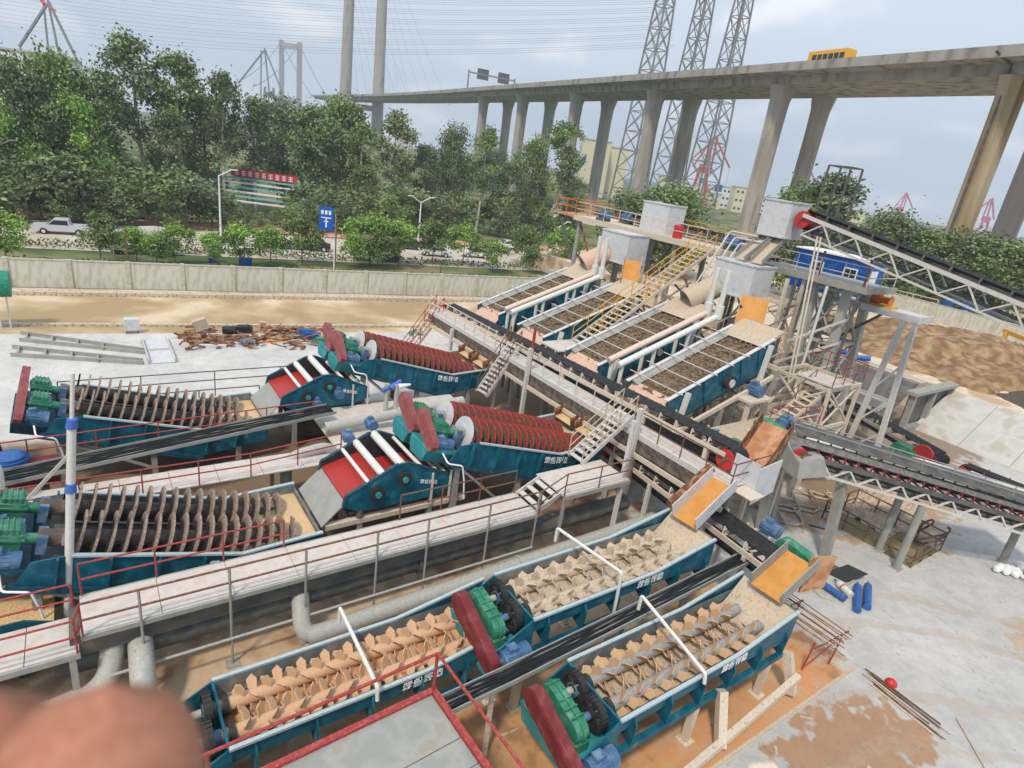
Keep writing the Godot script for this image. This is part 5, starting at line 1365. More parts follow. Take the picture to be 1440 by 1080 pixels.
# ---------- upper platform, towers, hopper ----------
func half_pipe(label: String, a: Vector3, b: Vector3, r: float, m: Material, mi: Material) -> void:
	var o := thing("round_chute", label, "chute", Vector3.ZERO, 0.0, "chutes")
	part(o, "shell", MB.new().tube(a, b, r, 16, -1.0, false), m)
	part(o, "lining", MB.new().tube(a, b + (b - a) * 0.01, r * 0.95, 16, -1.0, false), mi)
func make_towers() -> void:
	var up := thing("upper_platform", "long upper steel platform behind the screens with cream and yellow rails", "platform")
	var yp := 11.2
	for i in 8: part(up, "plate", MB.new().span(Vector3(34.2, yp - 0.08, -40.2 + i * 2.1), Vector3(38.2, yp, -40.2 + i * 2.1 + 2.08)), M["cream_steel"])
	part(up, "edge_beam", MB.new().span(Vector3(34.05, yp - 0.35, -40.2), Vector3(34.2, yp + 0.04, -23.4)), M["cream_steel"])
	part(up, "edge_beam", MB.new().span(Vector3(38.2, yp - 0.35, -40.2), Vector3(38.35, yp + 0.04, -23.4)), M["rust"])
	for z in [-39.8, -34.6, -29.2, -24.0]:
		for x in [34.5, 37.9]:
			part(up, "column", MB.new().tube(Vector3(x, 0, z), Vector3(x, yp - 0.1, z), 0.19, 12), M["grey_steel"])
		part(up, "cross_beam", MB.new().span(Vector3(34.4, yp - 0.4, z - 0.12), Vector3(38.0, yp - 0.1, z + 0.12)), M["cream_steel"])
		if z < -25:
			part(up, "brace", MB.new().bar(Vector3(34.5, 3.0, z), Vector3(34.5, yp - 0.5, z + 5.0), 0.14, 0.14), M["dark_steel"])
			part(up, "brace", MB.new().bar(Vector3(34.5, 7.2, z), Vector3(34.5, 7.2, z + 5.2), 0.14, 0.16), M["cream_steel"])
			part(up, "brace", MB.new().bar(Vector3(34.5, yp - 0.5, z), Vector3(34.5, 4.0, z + 5.0), 0.12, 0.12), M["rust"])
	rail_parts(up, [Vector3(34.3, yp, -40.2), Vector3(34.3, yp, -26.6)], 1.1, 1.7, M["cream_steel"])
	rail_parts(up, [Vector3(34.3, yp, -25.2), Vector3(34.3, yp, -23.5)], 1.1, 1.2, M["white_steel"])
	rail_parts(up, [Vector3(38.2, yp, -35.0), Vector3(38.2, yp, -24.0)], 1.1, 1.4, M["yellow"])
	rail_parts(up, [Vector3(38.2, yp, -40.2), Vector3(34.3, yp, -40.2)], 1.1, 1.3, M["orange"])
	var bk := thing("balcony", "rust-red balcony with orange rails at the far end of the upper platform", "platform")
	part(bk, "floor_plate", MB.new().span(Vector3(34.4, yp - 0.2, -43.0), Vector3(37.6, yp - 0.02, -40.4)), M["rust_bright"])
	rail_parts(bk, [Vector3(37.6, yp, -40.5), Vector3(37.6, yp, -43.0), Vector3(34.4, yp, -43.0), Vector3(34.4, yp, -40.5)], 1.15, 1.2, M["orange"])
	part(bk, "bracket", MB.new().bar(Vector3(34.5, 7.5, -40.0), Vector3(34.6, yp - 0.2, -42.8), 0.16, 0.16), M["dark_steel"])
	steel_box("chute_box", "grey sheet-steel box feeding the two outer screens", Vector3(31.7, 8.95, -33.9), Vector3(33.7, 11.0, -31.0), M["box_grey"])
	steel_box("chute_box", "grey sheet-steel box above the two screens at the tower end", Vector3(31.7, 9.1, -23.5), Vector3(33.7, 11.0, -20.7), M["box_grey"])
	steel_box("chute_box", "grey sheet-steel box standing on the upper platform", Vector3(35.0, yp + 0.02, -33.5), Vector3(36.8, 13.3, -30.9), M["box_grey"])
	steel_box("chute_box", "tall grey head box at the top of the climbing conveyor", Vector3(34.1, 12.7, -22.9), Vector3(35.9, 14.75, -21.0), M["box_grey"])
	for q in [[-33.9, -31.0], [-23.5, -20.7]]:
		for z in q: for x in [31.8, 33.6]: single("box_leg", "white leg under the grey boxes that feed the screens", "post", MB.new().bar(Vector3(x, 3.6, z), Vector3(x, 9.0, z), 0.16, 0.16), M["white_steel"], "legs of the feed boxes")
	half_pipe("pink rounded chute dropping onto the outermost screen", Vector3(32.0, 9.4, -33.2), Vector3(30.4, 8.3, -33.9), 0.75, M["chute_pink"], M["chute_green"])
	chute("orange chute dropping onto the stair-side screen", Vector3(32.2, 9.3, -30.8), Vector3(30.6, 7.9, -29.2), 1.2, 0.5, M["chute_orange"], M["chute_tan"])
	half_pipe("tan rounded chute dropping onto the screen beyond the stair", Vector3(32.0, 9.3, -23.2), Vector3(30.3, 8.2, -23.9), 0.7, M["chute_tan"], M["chute_green"])
	chute("broad orange chute plate dropping onto the screen with the bare teal side", Vector3(32.0, 9.3, -20.4), Vector3(30.5, 7.4, -19.4), 1.5, 0.35, M["chute_orange"], M["chute_tan"])
	chute("tan pan sloping from the tall head box towards the platform rail", Vector3(34.6, 12.6, -22.3), Vector3(32.6, 11.1, -22.5), 0.75, 0.3, M["chute_tan"], M["grey_steel"])
	chute("tan pan sloping from the tall head box along the conveyor side", Vector3(34.7, 12.6, -21.5), Vector3(32.7, 11.1, -21.4), 0.75, 0.3, M["chute_tan"], M["grey_steel"])
	single("barrel", "red barrel standing on the upper platform", "barrel", MB.new().tube(Vector3(34.9, yp, -29.6), Vector3(34.9, yp + 0.9, -29.6), 0.34, 16).tube(Vector3(34.9, yp + 0.3, -29.6), Vector3(34.9, yp + 0.34, -29.6), 0.36, 16), M["red"])
	for q in [[35.0, -38.0, "blue motor by the orange rails of the upper platform"], [35.2, -25.6, "blue motor near the top of the yellow-railed stair"], [36.6, -37.0, "blue motor beside the far end of the upper platform belt"]]:
		var mo := thing("platform_motor", q[2], "motor")
		motor(mo, Vector3(q[0], yp + 0.5, q[1]), Vector3(0, 0, 1), 0.3, 1.0, M["motor_blue"])
		part(mo, "plinth", MB.new().span(Vector3(q[0] - 0.35, yp, q[1] - 0.1), Vector3(q[0] + 0.35, yp + 0.22, q[1] + 0.9)), M["dark_steel"])
	conveyor("distribution belt lying along the upper platform", Vector3(36.9, yp + 0.75, -23.8), Vector3(36.9, yp + 0.75, -37.5), 0.8, {"frame": M["dark_steel"], "idler_mat": M["dark_steel"], "pulley": 0.25, "belt": M["rust"]})
	# bent white hoop rails hanging over the tower-end box
	for k in 3:
		var z := -24.6 + k * 0.45
		single("hoop_rail", "bent white pipe rail hanging beside the tower-end feed box", "rail", MB.new().path(arc_pts([Vector3(33.9, yp + 1.3 - k * 0.3, z + 2.0), Vector3(33.9, yp + 1.3 - k * 0.3, z), Vector3(31.3 + k * 0.2, 7.9, z - 0.2)], 0.2), 0.06, 8), M["white_steel"], "bent white pipe rails")
	# the maze of props and cross-beams under the feed boxes
	var mz := thing("prop_frame", "dense maze of cream and grey props under the feed boxes", "steel frame")
	for i in 7:
		var z := -35.6 + i * 2.5
		for x in [31.0, 32.6]:
			part(mz, "prop", MB.new().bar(Vector3(x, 0, z), Vector3(x, 8.8 if i % 2 else 7.6, z + (0.2 if i % 3 else -0.2)), 0.15, 0.15), [M["cream_steel"], M["grey_steel"], M["white_steel"]][i % 3])
		for k in 3:
			var y := 2.2 + k * 2.3
			part(mz, "cross_beam", MB.new().bar(Vector3(31.0, y, z), Vector3(31.2, y + 0.2, z + 2.5), 0.13, 0.16), [M["cream_steel"], M["rust"], M["grey_steel"]][(i + k) % 3])
			part(mz, "brace", MB.new().bar(Vector3(32.6, y, z), Vector3(32.6, y + 2.2, z + 2.5), 0.1, 0.1), [M["grey_steel"], M["cream_steel"]][(i + k) % 2])
			part(mz, "brace", MB.new().bar(Vector3(31.0, y + 2.0, z), Vector3(34.2, y, z + 0.4), 0.1, 0.1), [M["dark_steel"], M["cream_steel"]][(i + k) % 2])
	for i in 5:
		var z := -22.6 + i * 1.6
		part(mz, "pipe_drop", MB.new().path(arc_pts([Vector3(33.0 + i * 0.5, 10.6, z), Vector3(33.0 + i * 0.5, 5.5 - i * 0.4, z), Vector3(32.0 + i * 0.6, 4.0, z + 0.8), Vector3(32.0 + i * 0.6, 0.2, z + 0.8)], 0.3), 0.09, 8), M["pipe_pale"] if i % 2 else M["dark_steel"])
		part(mz, "brace", MB.new().bar(Vector3(34.0, 1.0 + i * 1.5, -20.5 + i * 0.4), Vector3(35.9, 3.4 + i * 1.4, -16.6), 0.12, 0.12), M["white_steel"])
		part(mz, "brace", MB.new().bar(Vector3(35.9, 0.8 + i * 1.8, -21.5), Vector3(38.6, 3.0 + i * 1.7, -17.2 - i * 0.5), 0.12, 0.12), M["grey_steel"])
	# tower under the climbing conveyor
	var yt := 10.9
	var ta := thing("tower_platform", "grey steel platform under the head of the climbing conveyor", "platform")
	for i in 4: part(ta, "plate", MB.new().span(Vector3(35.0, yt - 0.06, -23.3 + i * 1.85), Vector3(38.4, yt, -23.3 + i * 1.85 + 1.83)), M["grey_steel"])
	part(ta, "edge_channel", MB.new().span(Vector3(34.9, yt - 0.3, -23.3), Vector3(35.0, yt + 0.06, -15.9)), M["grey_steel"])
	part(ta, "edge_channel", MB.new().span(Vector3(34.9, yt - 0.3, -15.9), Vector3(38.4, yt + 0.06, -15.8)), M["grey_steel"])
	rail_parts(ta, [Vector3(35.1, yt, -23.2), Vector3(35.1, yt, -16.0), Vector3(38.3, yt, -16.0)], 1.1, 1.5, M["white_steel"])
	for z in [-18.9, -16.2]: part(ta, "red_post", MB.new().bar(Vector3(35.2, yt, z), Vector3(35.2, yt + 1.5, z), 0.1, 0.1), M["guard_pink"])
	frame_tower("heavy grey steel tower carrying the platform under the climbing conveyor", [Vector3(35.9, 0, -18.6), Vector3(35.9, 0, -16.8), Vector3(38.9, 0, -16.6), Vector3(38.9, 0, -20.0)], [Vector3(35.9, yt - 0.3, -19.3), Vector3(35.9, yt - 0.3, -17.3), Vector3(38.3, yt - 0.3, -17.3), Vector3(38.3, yt - 0.3, -19.3)], [0.12, 0.4, 0.68, 0.97], M["pipe_grey"], 0.42)
	frame_tower("light braced steel tower behind the tower-end screen", [Vector3(33.4, 0, -22.8), Vector3(33.4, 0, -19.4), Vector3(35.2, 0, -19.4), Vector3(35.2, 0, -22.8)], [Vector3(33.4, yt - 0.3, -22.8), Vector3(33.4, yt - 0.3, -19.6), Vector3(35.2, yt - 0.3, -19.6), Vector3(35.2, yt - 0.3, -22.8)], [0.14, 0.32, 0.5, 0.68, 0.86], M["cream_steel"], 0.18)
	frame_tower("low braced frame between the screens and the hopper conveyor", [Vector3(31.5, 0, -17.6), Vector3(31.5, 0, -14.4), Vector3(34.6, 0, -14.4), Vector3(34.6, 0, -17.6)], [Vector3(31.5, 6.0, -17.6), Vector3(31.5, 6.0, -14.4), Vector3(34.6, 6.0, -14.4), Vector3(34.6, 6.0, -17.6)], [0.2, 0.6, 0.98], M["cream_steel"], 0.16)
	var pt := thing("service_floor", "pale plated floor halfway up beside the heavy grey tower", "platform")
	for i in 2: part(pt, "plate", MB.new().span(Vector3(31.4 + i * 1.0, 6.05, -16.4), Vector3(31.4 + i * 1.0 + 0.98, 6.12, -14.2)), M["walk_plate"])
	rail_parts(pt, [Vector3(31.4, 6.1, -14.3), Vector3(34.6, 6.1, -14.3), Vector3(34.6, 6.1, -17.5)], 1.0, 1.1, M["guard_pink"])
	var mess := thing("rod_stack", "welded grey rebar stair rungs inside the heavy tower", "ladder")
	for i in 26:
		part(mess, "rung", MB.new().tube(Vector3(37.0, 1.0 + i * 0.36, -18.6), Vector3(37.9, 1.0 + i * 0.36, -18.3), 0.04, 5), M["grey_steel"])
	for q in [-0.0, 0.9]: part(mess, "rail", MB.new().bar(Vector3(37.0 + q, 0.8, -18.6 + q * 0.33), Vector3(37.0 + q, 10.4, -18.6 + q * 0.33), 0.07, 0.07), M["grey_steel"])
	for k in 2: single("long_pipe", "long thin white pipe leaning from the climbing conveyor to the screens", "pipe", MB.new().tube(Vector3(33.0 + k * 0.15, 13.2, -18.4 + k * 0.12), Vector3(32.0 + k * 0.15, 5.4, -17.0 + k * 0.12), 0.05, 8), M["cream_steel"], "long leaning white pipes")
	# outrigger platform with the orange winch
	var yo := 9.7
	var tb := thing("winch_platform", "narrow grey platform with the orange winch, on splayed legs", "platform")
	part(tb, "plate", MB.new().span(Vector3(37.9, yo - 0.06, -19.4), Vector3(39.6, yo, -14.0)), M["box_grey"])
	part(tb, "edge_channel", MB.new().span(Vector3(37.78, yo - 0.34, -19.4), Vector3(37.9, yo + 0.05, -13.9)), M["box_grey"])
	part(tb, "edge_channel", MB.new().span(Vector3(37.9, yo - 0.34, -14.0), Vector3(39.6, yo + 0.05, -13.9)), M["box_grey"])
	for x in [37.95]:
		var dx := 0.5 if x > 39 else -0.35
		part(tb, "leg", MB.new().bar(Vector3(x + dx, 0.0, -15.3), Vector3(x, yo - 0.3, -14.7), 0.26, 0.26), M["white_steel"])
		part(tb, "leg", MB.new().bar(Vector3(x + dx, 0.0, -13.4), Vector3(x, yo - 0.3, -14.1), 0.26, 0.26), M["white_steel"])
		for k in 4:
			var t := 0.1 + k * 0.22
			var a := Vector3(x + dx * (1 - t), (yo - 0.3) * t, lerpf(-15.3, -14.7, t))
			var b := Vector3(x + dx * (1 - t - 0.2), (yo - 0.3) * (t + 0.2), lerpf(-13.4, -14.1, t + 0.2))
			part(tb, "brace", MB.new().bar(a, b, 0.1, 0.1), M["white_steel"])
	part(tb, "strut", MB.new().bar(Vector3(38.3, 6.4, -19.0), Vector3(38.2, yo - 0.3, -16.0), 0.14, 0.14), M["dark_steel"])
	rail_parts(tb, [Vector3(39.6, yo, -19.4), Vector3(39.6, yo, -14.0)], 1.0, 1.4, M["cream_steel"])
	var wn := thing("winch", "orange winch motor on the narrow grey platform", "winch", Vector3(38.7, yo, -16.9))
	motor(wn, Vector3(0, 0.42, -0.5), Vector3(0, 0, 1), 0.3, 0.8, M["orange"])
	part(wn, "drum", MB.new().tube(Vector3(-0.1, 0.4, 0.4), Vector3(-0.1, 0.4, 0.9), 0.2, 14).tube(Vector3(-0.1, 0.4, 0.9), Vector3(-0.1, 0.4, 0.95), 0.32, 14), M["orange"])
	part(wn, "bed", MB.new().span(Vector3(-0.5, 0, -0.7), Vector3(0.5, 0.12, 1.2)), M["yellow"])
	# blue site office on its frame
	var co := thing("site_office", "blue container office with white windows behind the grey tower", "container")
	var lo := Vector3(42.6, 9.0, -24.9)
	var hi := Vector3(45.0, 11.7, -19.7)
	part(co, "body", MB.new().span(lo, hi), M["container_blue"])
	for i in 17:
		var z := lo.z + 0.15 + i * 0.295
		part(co, "rib", MB.new().span(Vector3(lo.x - 0.05, lo.y + 0.15, z), Vector3(lo.x + 0.01, hi.y - 0.2, z + 0.12)), M["container_blue"])
	part(co, "roof", MB.new().span(Vector3(lo.x - 0.12, hi.y, lo.z - 0.12), Vector3(hi.x + 0.12, hi.y + 0.1, hi.z + 0.12)), M["white_paint"])
	for z in [-23.6, -21.2]:
		var wdw := part(co, "window", MB.new().span(Vector3(lo.x - 0.09, 10.2, z), Vector3(lo.x - 0.05, 11.1, z + 0.95)), M["white_paint"])
		for k in 2: part(wdw, "pane", MB.new().span(Vector3(lo.x - 0.11, 10.28, z + 0.08 + k * 0.42), Vector3(lo.x - 0.08, 11.02, z + 0.45 + k * 0.42)), M["glass_dark"])
	part(co, "door", MB.new().span(Vector3(lo.x + 0.6, 9.1, hi.z), Vector3(lo.x + 1.5, 11.1, hi.z + 0.05)), M["white_paint"])
	for q in [[42.7, -24.7], [42.7, -19.9], [44.9, -24.7], [44.9, -19.9]]: part(co, "leg", MB.new().span(Vector3(q[0] - 0.12, 0, q[1] - 0.12), Vector3(q[0] + 0.12, 9.0, q[1] + 0.12)), M["grey_steel"])
	# feed hopper with its wing wall and grid
	var hp := thing("feed_hopper", "steel feed hopper with a slotted grid below the terrace", "hopper")
	part(hp, "back_plate", MB.new().hexa([Vector3(46.5, 0.8, -24.5), Vector3(46.6, 0.8, -17.2), Vector3(46.7, 0.75, -17.2), Vector3(46.6, 0.75, -24.5), Vector3(50.8, 3.2, -24.5), Vector3(50.8, 3.2, -17.2), Vector3(50.9, 3.15, -17.2), Vector3(50.9, 3.15, -24.5)]), M["dark_steel"])  # dark colour stands in for the shade of the hollow hopper
	part(hp, "side_plate", MB.new().hexa([Vector3(46.4, 0.7, -24.6), Vector3(51, 0.9, -24.6), Vector3(51, 0.9, -24.7), Vector3(46.4, 0.7, -24.7), Vector3(45.8, 3.0, -25.6), Vector3(51, 3.2, -25.6), Vector3(51, 3.2, -25.7), Vector3(45.8, 3.0, -25.7)]), M["dark_steel"])
	part(hp, "pale_plate", MB.new().hexa([Vector3(46.6, 1.0, -22.2), Vector3(49.4, 1.4, -23.4), Vector3(49.4, 1.35, -23.5), Vector3(46.6, 0.95, -22.3), Vector3(45.6, 2.9, -23.0), Vector3(49.6, 3.2, -24.4), Vector3(49.6, 3.15, -24.5), Vector3(45.6, 2.85, -23.1)]), M["chute_green"])  # plate of a pale green colour of its own
	for i in 12: part(hp, "grid_bar", MB.new().bar(Vector3(45.4 + i * 0.34, 1.35 + i * 0.06, -20.6), Vector3(45.4 + i * 0.34, 1.35 + i * 0.06, -17.4), 0.06, 0.12), M["white_steel"])
	part(hp, "lip", MB.new().span(Vector3(44.9, 2.0, -25.4), Vector3(45.3, 2.6, -17.0)), M["grey_steel"])
	for z in [-25.0, -21.2, -17.3]: part(hp, "leg", MB.new().span(Vector3(45.0, 0, z - 0.15), Vector3(45.3, 2.0, z + 0.15)), M["grey_steel"])
	for k in 3: part(hp, "top_bar", MB.new().tube(Vector3(51.0 + k * 0.5, 3.4, -25.5), Vector3(51.0 + k * 0.5, 3.3, -17.0), 0.07, 8), M["white_steel"])
	var wg := thing("wing_wall", "grey steel wing wall with two recessed bays beside the hopper", "wall")
	part(wg, "sheet", MB.new().span(Vector3(48.2, 0, -16.6), Vector3(55.2, 2.9, -16.5)), M["dark_steel"])
	for x in [48.2, 51.6, 54.9]: part(wg, "stud", MB.new().span(Vector3(x, 0, -16.5), Vector3(x + 0.4, 3.0, -16.15)), M["grey_steel"])
	part(wg, "cap", MB.new().span(Vector3(48.0, 2.9, -16.8), Vector3(55.4, 3.15, -16.05)), M["grey_steel"])
	part(wg, "sill", MB.new().span(Vector3(48.2, 0.0, -16.5), Vector3(55.2, 0.35, -16.1)), M["grey_steel"])
	railing("purple-brown railing beside the hopper stair", [Vector3(47.0, 3.2, -27.0), Vector3(54.0, 3.2, -23.5)], 1.1, 1.0, M["guard_pink"], 0.0, 0.035)
	stair("small dark stair down from the terrace to the hopper conveyor", Vector3(43.8, 0.9, -21.4), Vector3(46.0, 3.1, -25.6), 0.9, 9, M["dark_steel"], M["guard_pink"])
	single("blue_sheet", "crumpled blue tarpaulin strip tied along the hopper pipes", "tarpaulin", MB.new().path([Vector3(50.6, 3.5, -24.2), Vector3(51.2, 3.7, -23.2), Vector3(50.9, 3.55, -22.4), Vector3(51.5, 3.75, -21.3)], 0.22, 7), M["tarp_blue"])
	pipe("thin white water pipe along the truss conveyor toward the hopper legs", [Vector3(27.0, 4.2, -14.6), Vector3(33.5, 2.6, -13.2), Vector3(38.5, 1.9, -11.6), Vector3(45.0, 1.0, -5.0)], 0.12, M["pipe_pale"], 0.5)
	single("barrier", "yellow steel barrier on the terrace beside the soil heap", "barrier", MB.new().bar(P(1412, 465, 4.2), P(1470, 488, 4.2), 0.35, 0.45).bar(P(1416, 467, 4.2) * Vector3(1, 0, 1) + Vector3(0, 2.4, 0), P(1416, 467, 4.2), 0.4, 0.4), M["yellow"])
	for k in 3: single("barrel", "blue drum standing behind the winch platform wall", "barrel", MB.new().tube(Vector3(91.5, 2.5, -31.0 + k * 2.2), Vector3(91.5, 5.6, -31.0 + k * 2.2), 0.95, 14), M["cyl_blue"], "blue drums")

# ---------- loose things in the yard ----------
func make_yard() -> void:
	# settling pit and its railing
	var pt := thing("settling_pit", "rectangular settling pit of murky water with brown rails", "pit")
	var r := Rect2(29.7, -11.9, 3.2, 4.3)
	for q in [[Vector3(r.position.x - 0.01, -1.6, r.position.y - 0.2), Vector3(r.end.x + 0.01, -0.004, r.position.y)], [Vector3(r.position.x - 0.01, -1.6, r.end.y), Vector3(r.end.x + 0.01, -0.004, r.end.y + 0.2)], [Vector3(r.position.x - 0.2, -1.6, r.position.y), Vector3(r.position.x, -0.004, r.end.y)], [Vector3(r.end.x, -1.6, r.position.y), Vector3(r.end.x + 0.2, -0.004, r.end.y)]]:
		part(pt, "lining", MB.new().span(q[0], q[1]), M["concrete"])
	part(pt, "water", MB.new().span(Vector3(r.position.x, -0.9, r.position.y), Vector3(r.end.x, -0.55, r.end.y)), M["water_murk"])
	rail_parts(pt, [Vector3(r.position.x, 0, r.position.y), Vector3(r.position.x, 0, r.end.y), Vector3(r.end.x, 0, r.end.y), Vector3(r.end.x, 0, r.position.y), Vector3(r.position.x, 0, r.position.y)], 1.0, 1.2, M["brown_rail"], 0.0, 0.035)
	single("spoil_mound", "pale spoil and rubble mound spilling beside the settling pit", "rubble", rubble(Vector3.ZERO, 2.6, 1.6, 0.7, 4), M["chute_tan"], "", Vector3(34.2, 0, -11.0))
	for k in 3:
		var line := []
		for i in 14: line.append(Vector3(27.0 + i * 0.45, 0.08 + 0.5 * maxf(0.0, sin(i * 0.8 + k)) * (0.6 if i > 6 else 0.1), -12.6 - k * 0.4 + sin(i * 0.9 + k * 2.0) * 0.7))
		single("hose", "pale hose snaking over the ground by the settling pit", "hose", MB.new().path(line, 0.06, 7), M["chute_tan"], "hoses by the settling pit")
	for k in 2:
		var line := []
		for i in 16: line.append(Vector3(32.6 + cos(i * 0.5) * 0.7 + k * 0.5, 0.5 + sin(i * 0.5 + k) * 0.45, -7.9 + sin(i * 0.5) * 0.4 - i * 0.06))
		single("hose", "dark coiled hose hung on the corner of the pit rails", "hose", MB.new().path(line, 0.05, 7), M["brown_rail"], "coiled hoses on the pit rails")
	# gas cylinders
	cylinder_lying("blue gas cylinder lying alone on the concrete", Vector3(24.15, 0, -8.95), Vector3(24.1, 0, -7.75), M["cyl_blue"])
	cylinder_lying("white gas cylinder with a red band lying between blue ones", Vector3(24.95, 0, -8.6), Vector3(24.6, 0, -7.75), M["pipe_pale"])
	cylinder_lying("blue gas cylinder of the close pair, beside the white cylinder", Vector3(25.7, 0, -8.05), Vector3(23.9, 0, -7.15), M["cyl_blue"])
	cylinder_lying("blue gas cylinder of the close pair, on the open concrete side", Vector3(26.2, 0, -7.85), Vector3(24.5, 0, -7.05), M["cyl_blue"])
	single("steel_sheet", "dark rusty steel sheet lying by the blue gas cylinders", "steel sheet", MB.new().hexa([Vector3(25.3, 0.02, -9.2), Vector3(25.5, 0.02, -8.4), Vector3(26.6, 0.3, -8.1), Vector3(26.4, 0.3, -8.9), Vector3(25.3, 0.05, -9.2), Vector3(25.5, 0.05, -8.4), Vector3(26.6, 0.33, -8.1), Vector3(26.4, 0.33, -8.9)]), M["rubber"])
	single("steel_sheet", "dark crumpled sheet lying under the corner of the steel sheet", "steel sheet", MB.new().hexa([Vector3(25.2, 0.01, -9.7), Vector3(25.5, 0.01, -9.2), Vector3(26.3, 0.02, -8.9), Vector3(26.1, 0.02, -9.6), Vector3(25.2, 0.06, -9.7), Vector3(25.5, 0.12, -9.2), Vector3(26.3, 0.04, -8.9), Vector3(26.1, 0.1, -9.6)]), M["dark_steel"])
	single("hose", "thin pale hose trailing from the gas cylinders", "hose", MB.new().path([Vector3(24.2, 0.03, -9.3), Vector3(23.7, 0.03, -9.0), Vector3(23.4, 0.03, -8.4), Vector3(23.7, 0.03, -8.0), Vector3(24.5, 0.05, -8.0), Vector3(25.4, 0.03, -8.3), Vector3(25.9, 0.1, -8.3)], 0.025, 6), M["chute_green"])
	# trestle loaded with rods
	var sc := thing("trestle", "rusty pipe trestle standing at the feed end of the grey-shaft washer", "trestle")
	for q in [[18.9, -6.5], [20.1, -6.2], [19.4, -8.2], [20.5, -8.0]]: part(sc, "leg", MB.new().tube(Vector3(q[0], 0, q[1]), Vector3(q[0] + 0.25, 1.1, q[1]), 0.03, 6), M["red_rail"])
	for z in [-6.35, -8.1]: part(sc, "cross_bar", MB.new().tube(Vector3(18.9, 1.08, z), Vector3(20.9, 1.08, z + 0.1), 0.035, 6), M["rust"])
	part(sc, "brace", MB.new().tube(Vector3(18.95, 0.1, -6.5), Vector3(20.2, 1.0, -6.25), 0.025, 6), M["red_rail"])
	for k in 12: single("steel_rod", "rusty rod laid on the pipe trestle", "rod", MB.new().tube(Vector3(19.3 + k * 0.12, 1.14 + (k % 3) * 0.03, -8.9 + rng.randf_range(-0.2, 0.2)), Vector3(19.45 + k * 0.11, 1.14 + (k % 2) * 0.03, -5.9 + rng.randf_range(-0.2, 0.3)), 0.02, 5), [M["rust"], M["cream_steel"], M["brown_rail"]][k % 3], "rods on the trestle")
	for k in 9: single("steel_rod", "long rod in the bundle lying on bare concrete past the trestle", "rod", MB.new().tube(Vector3(20.6 + k * 0.07, 0.03 + (k % 3) * 0.04, -5.2 + rng.randf_range(-0.3, 0.3)), Vector3(20.4 + k * 0.09, 0.03 + (k % 2) * 0.04, -2.9 + rng.randf_range(-0.4, 0.3)), 0.025, 5), [M["cream_steel"], M["rust"], M["chute_tan"], M["dark_steel"]][k % 4], "rods on the ground")
	single("safety_helmet", "red helmet lying on the bundle of rods", "helmet", MB.new().tube(Vector3(21.2, 0.1, -4.6), Vector3(21.2, 0.2, -4.6), 0.2, 12, 0.17).tube(Vector3(21.2, 0.2, -4.6), Vector3(21.2, 0.28, -4.6), 0.17, 12, 0.08), M["red"])
	single("steel_rod", "single long rod lying alone on the open concrete", "rod", MB.new().tube(P(1345, 1010, 0.03), P(1385, 1080, 0.03), 0.02, 5), M["chute_tan"])
	single("steel_rod", "short rod lying beside the settling pit corner", "rod", MB.new().tube(P(1138, 738, 0.04), P(1168, 746, 0.04), 0.05, 6), M["dark_steel"])
	for k in 5:
		var p := P(1402 + k * 11, 803 + k * 3, 0.0)
		var sb := thing("sack", "white woven sack in the row lying on the concrete", "sack", p, 0.3 * k, "white sacks on the concrete")
		part(sb, "bag", MB.new().tube(Vector3(-0.35, 0.15, 0), Vector3(-0.2, 0.17, 0), 0.08, 10, 0.17).tube(Vector3(-0.2, 0.17, 0), Vector3(0.3, 0.17, 0), 0.17, 10).tube(Vector3(0.3, 0.17, 0), Vector3(0.42, 0.15, 0), 0.17, 10, 0.08), M["white_paint"])
	# litter on the concrete
	var lm := MB.new()
	for k in 60:
		var p := Vector3(rng.randf_range(17.5, 32), 0, rng.randf_range(-7.5, 2))
		lm.box(p + Vector3(0, 0.012, 0), Vector3(rng.randf_range(0.03, 0.16), 0.015, rng.randf_range(0.02, 0.05)), Basis(Vector3.UP, rng.randf() * 6.0))
	for k in 90:
		var p := Vector3(rng.randf_range(0, 18), 0, rng.randf_range(-15, -3))
		lm.box(p + Vector3(0, 0.012, 0), Vector3(rng.randf_range(0.05, 0.4), 0.03, rng.randf_range(0.03, 0.12)), Basis(Vector3.UP, rng.randf() * 6.0))
	var lt := single("debris", "small chips and scraps scattered over the concrete", "debris", lm, M["chute_tan"])
	lt.set_meta("kind", "stuff")
	single("spoil_mound", "heap of sand and sticks below the drive of the grey-shaft washer", "rubble", rubble(Vector3.ZERO, 1.1, 1.0, 0.7, 8), M["slurry"], "", Vector3(7.6, 0, -6.9))
	for k in 7: single("plank", "broken plank on the sand heap below the washer drive", "plank", MB.new().bar(Vector3(7.0 + k * 0.15, 0.5 + k * 0.03, -7.4 + k * 0.12), Vector3(7.9 + k * 0.1, 0.25, -6.2 + k * 0.1), 0.09, 0.03), M["chute_tan"], "planks on the sand heap")
	# steel sections beside the walkway mud
	for k in 5: single("steel_angle", "grey steel angle lying on the mud by the pale sand washer drive", "steel section", MB.new().bar(Vector3(5.2 + k * 0.1, 0.1 + k * 0.05, -13.0 + k * 0.22), Vector3(8.6 + k * 0.1, 0.14 + k * 0.05, -13.1 + k * 0.2), 0.14, 0.06), [M["grey_steel"], M["rust"], M["chute_tan"], M["dark_steel"], M["cream_steel"]][k], "steel sections on the mud")
	for q in [[10.5, -13.6, 0.4], [13.2, -13.4, 0.2], [15.0, -13.8, 0.5]]: single("board", "weathered board trodden into the mud near the long pipe", "board", MB.new().bar(Vector3(q[0], 0.04, q[1]), Vector3(q[0] + 1.2, 0.05, q[1] + q[2]), 0.22, 0.04), M["rust"], "boards on the mud")
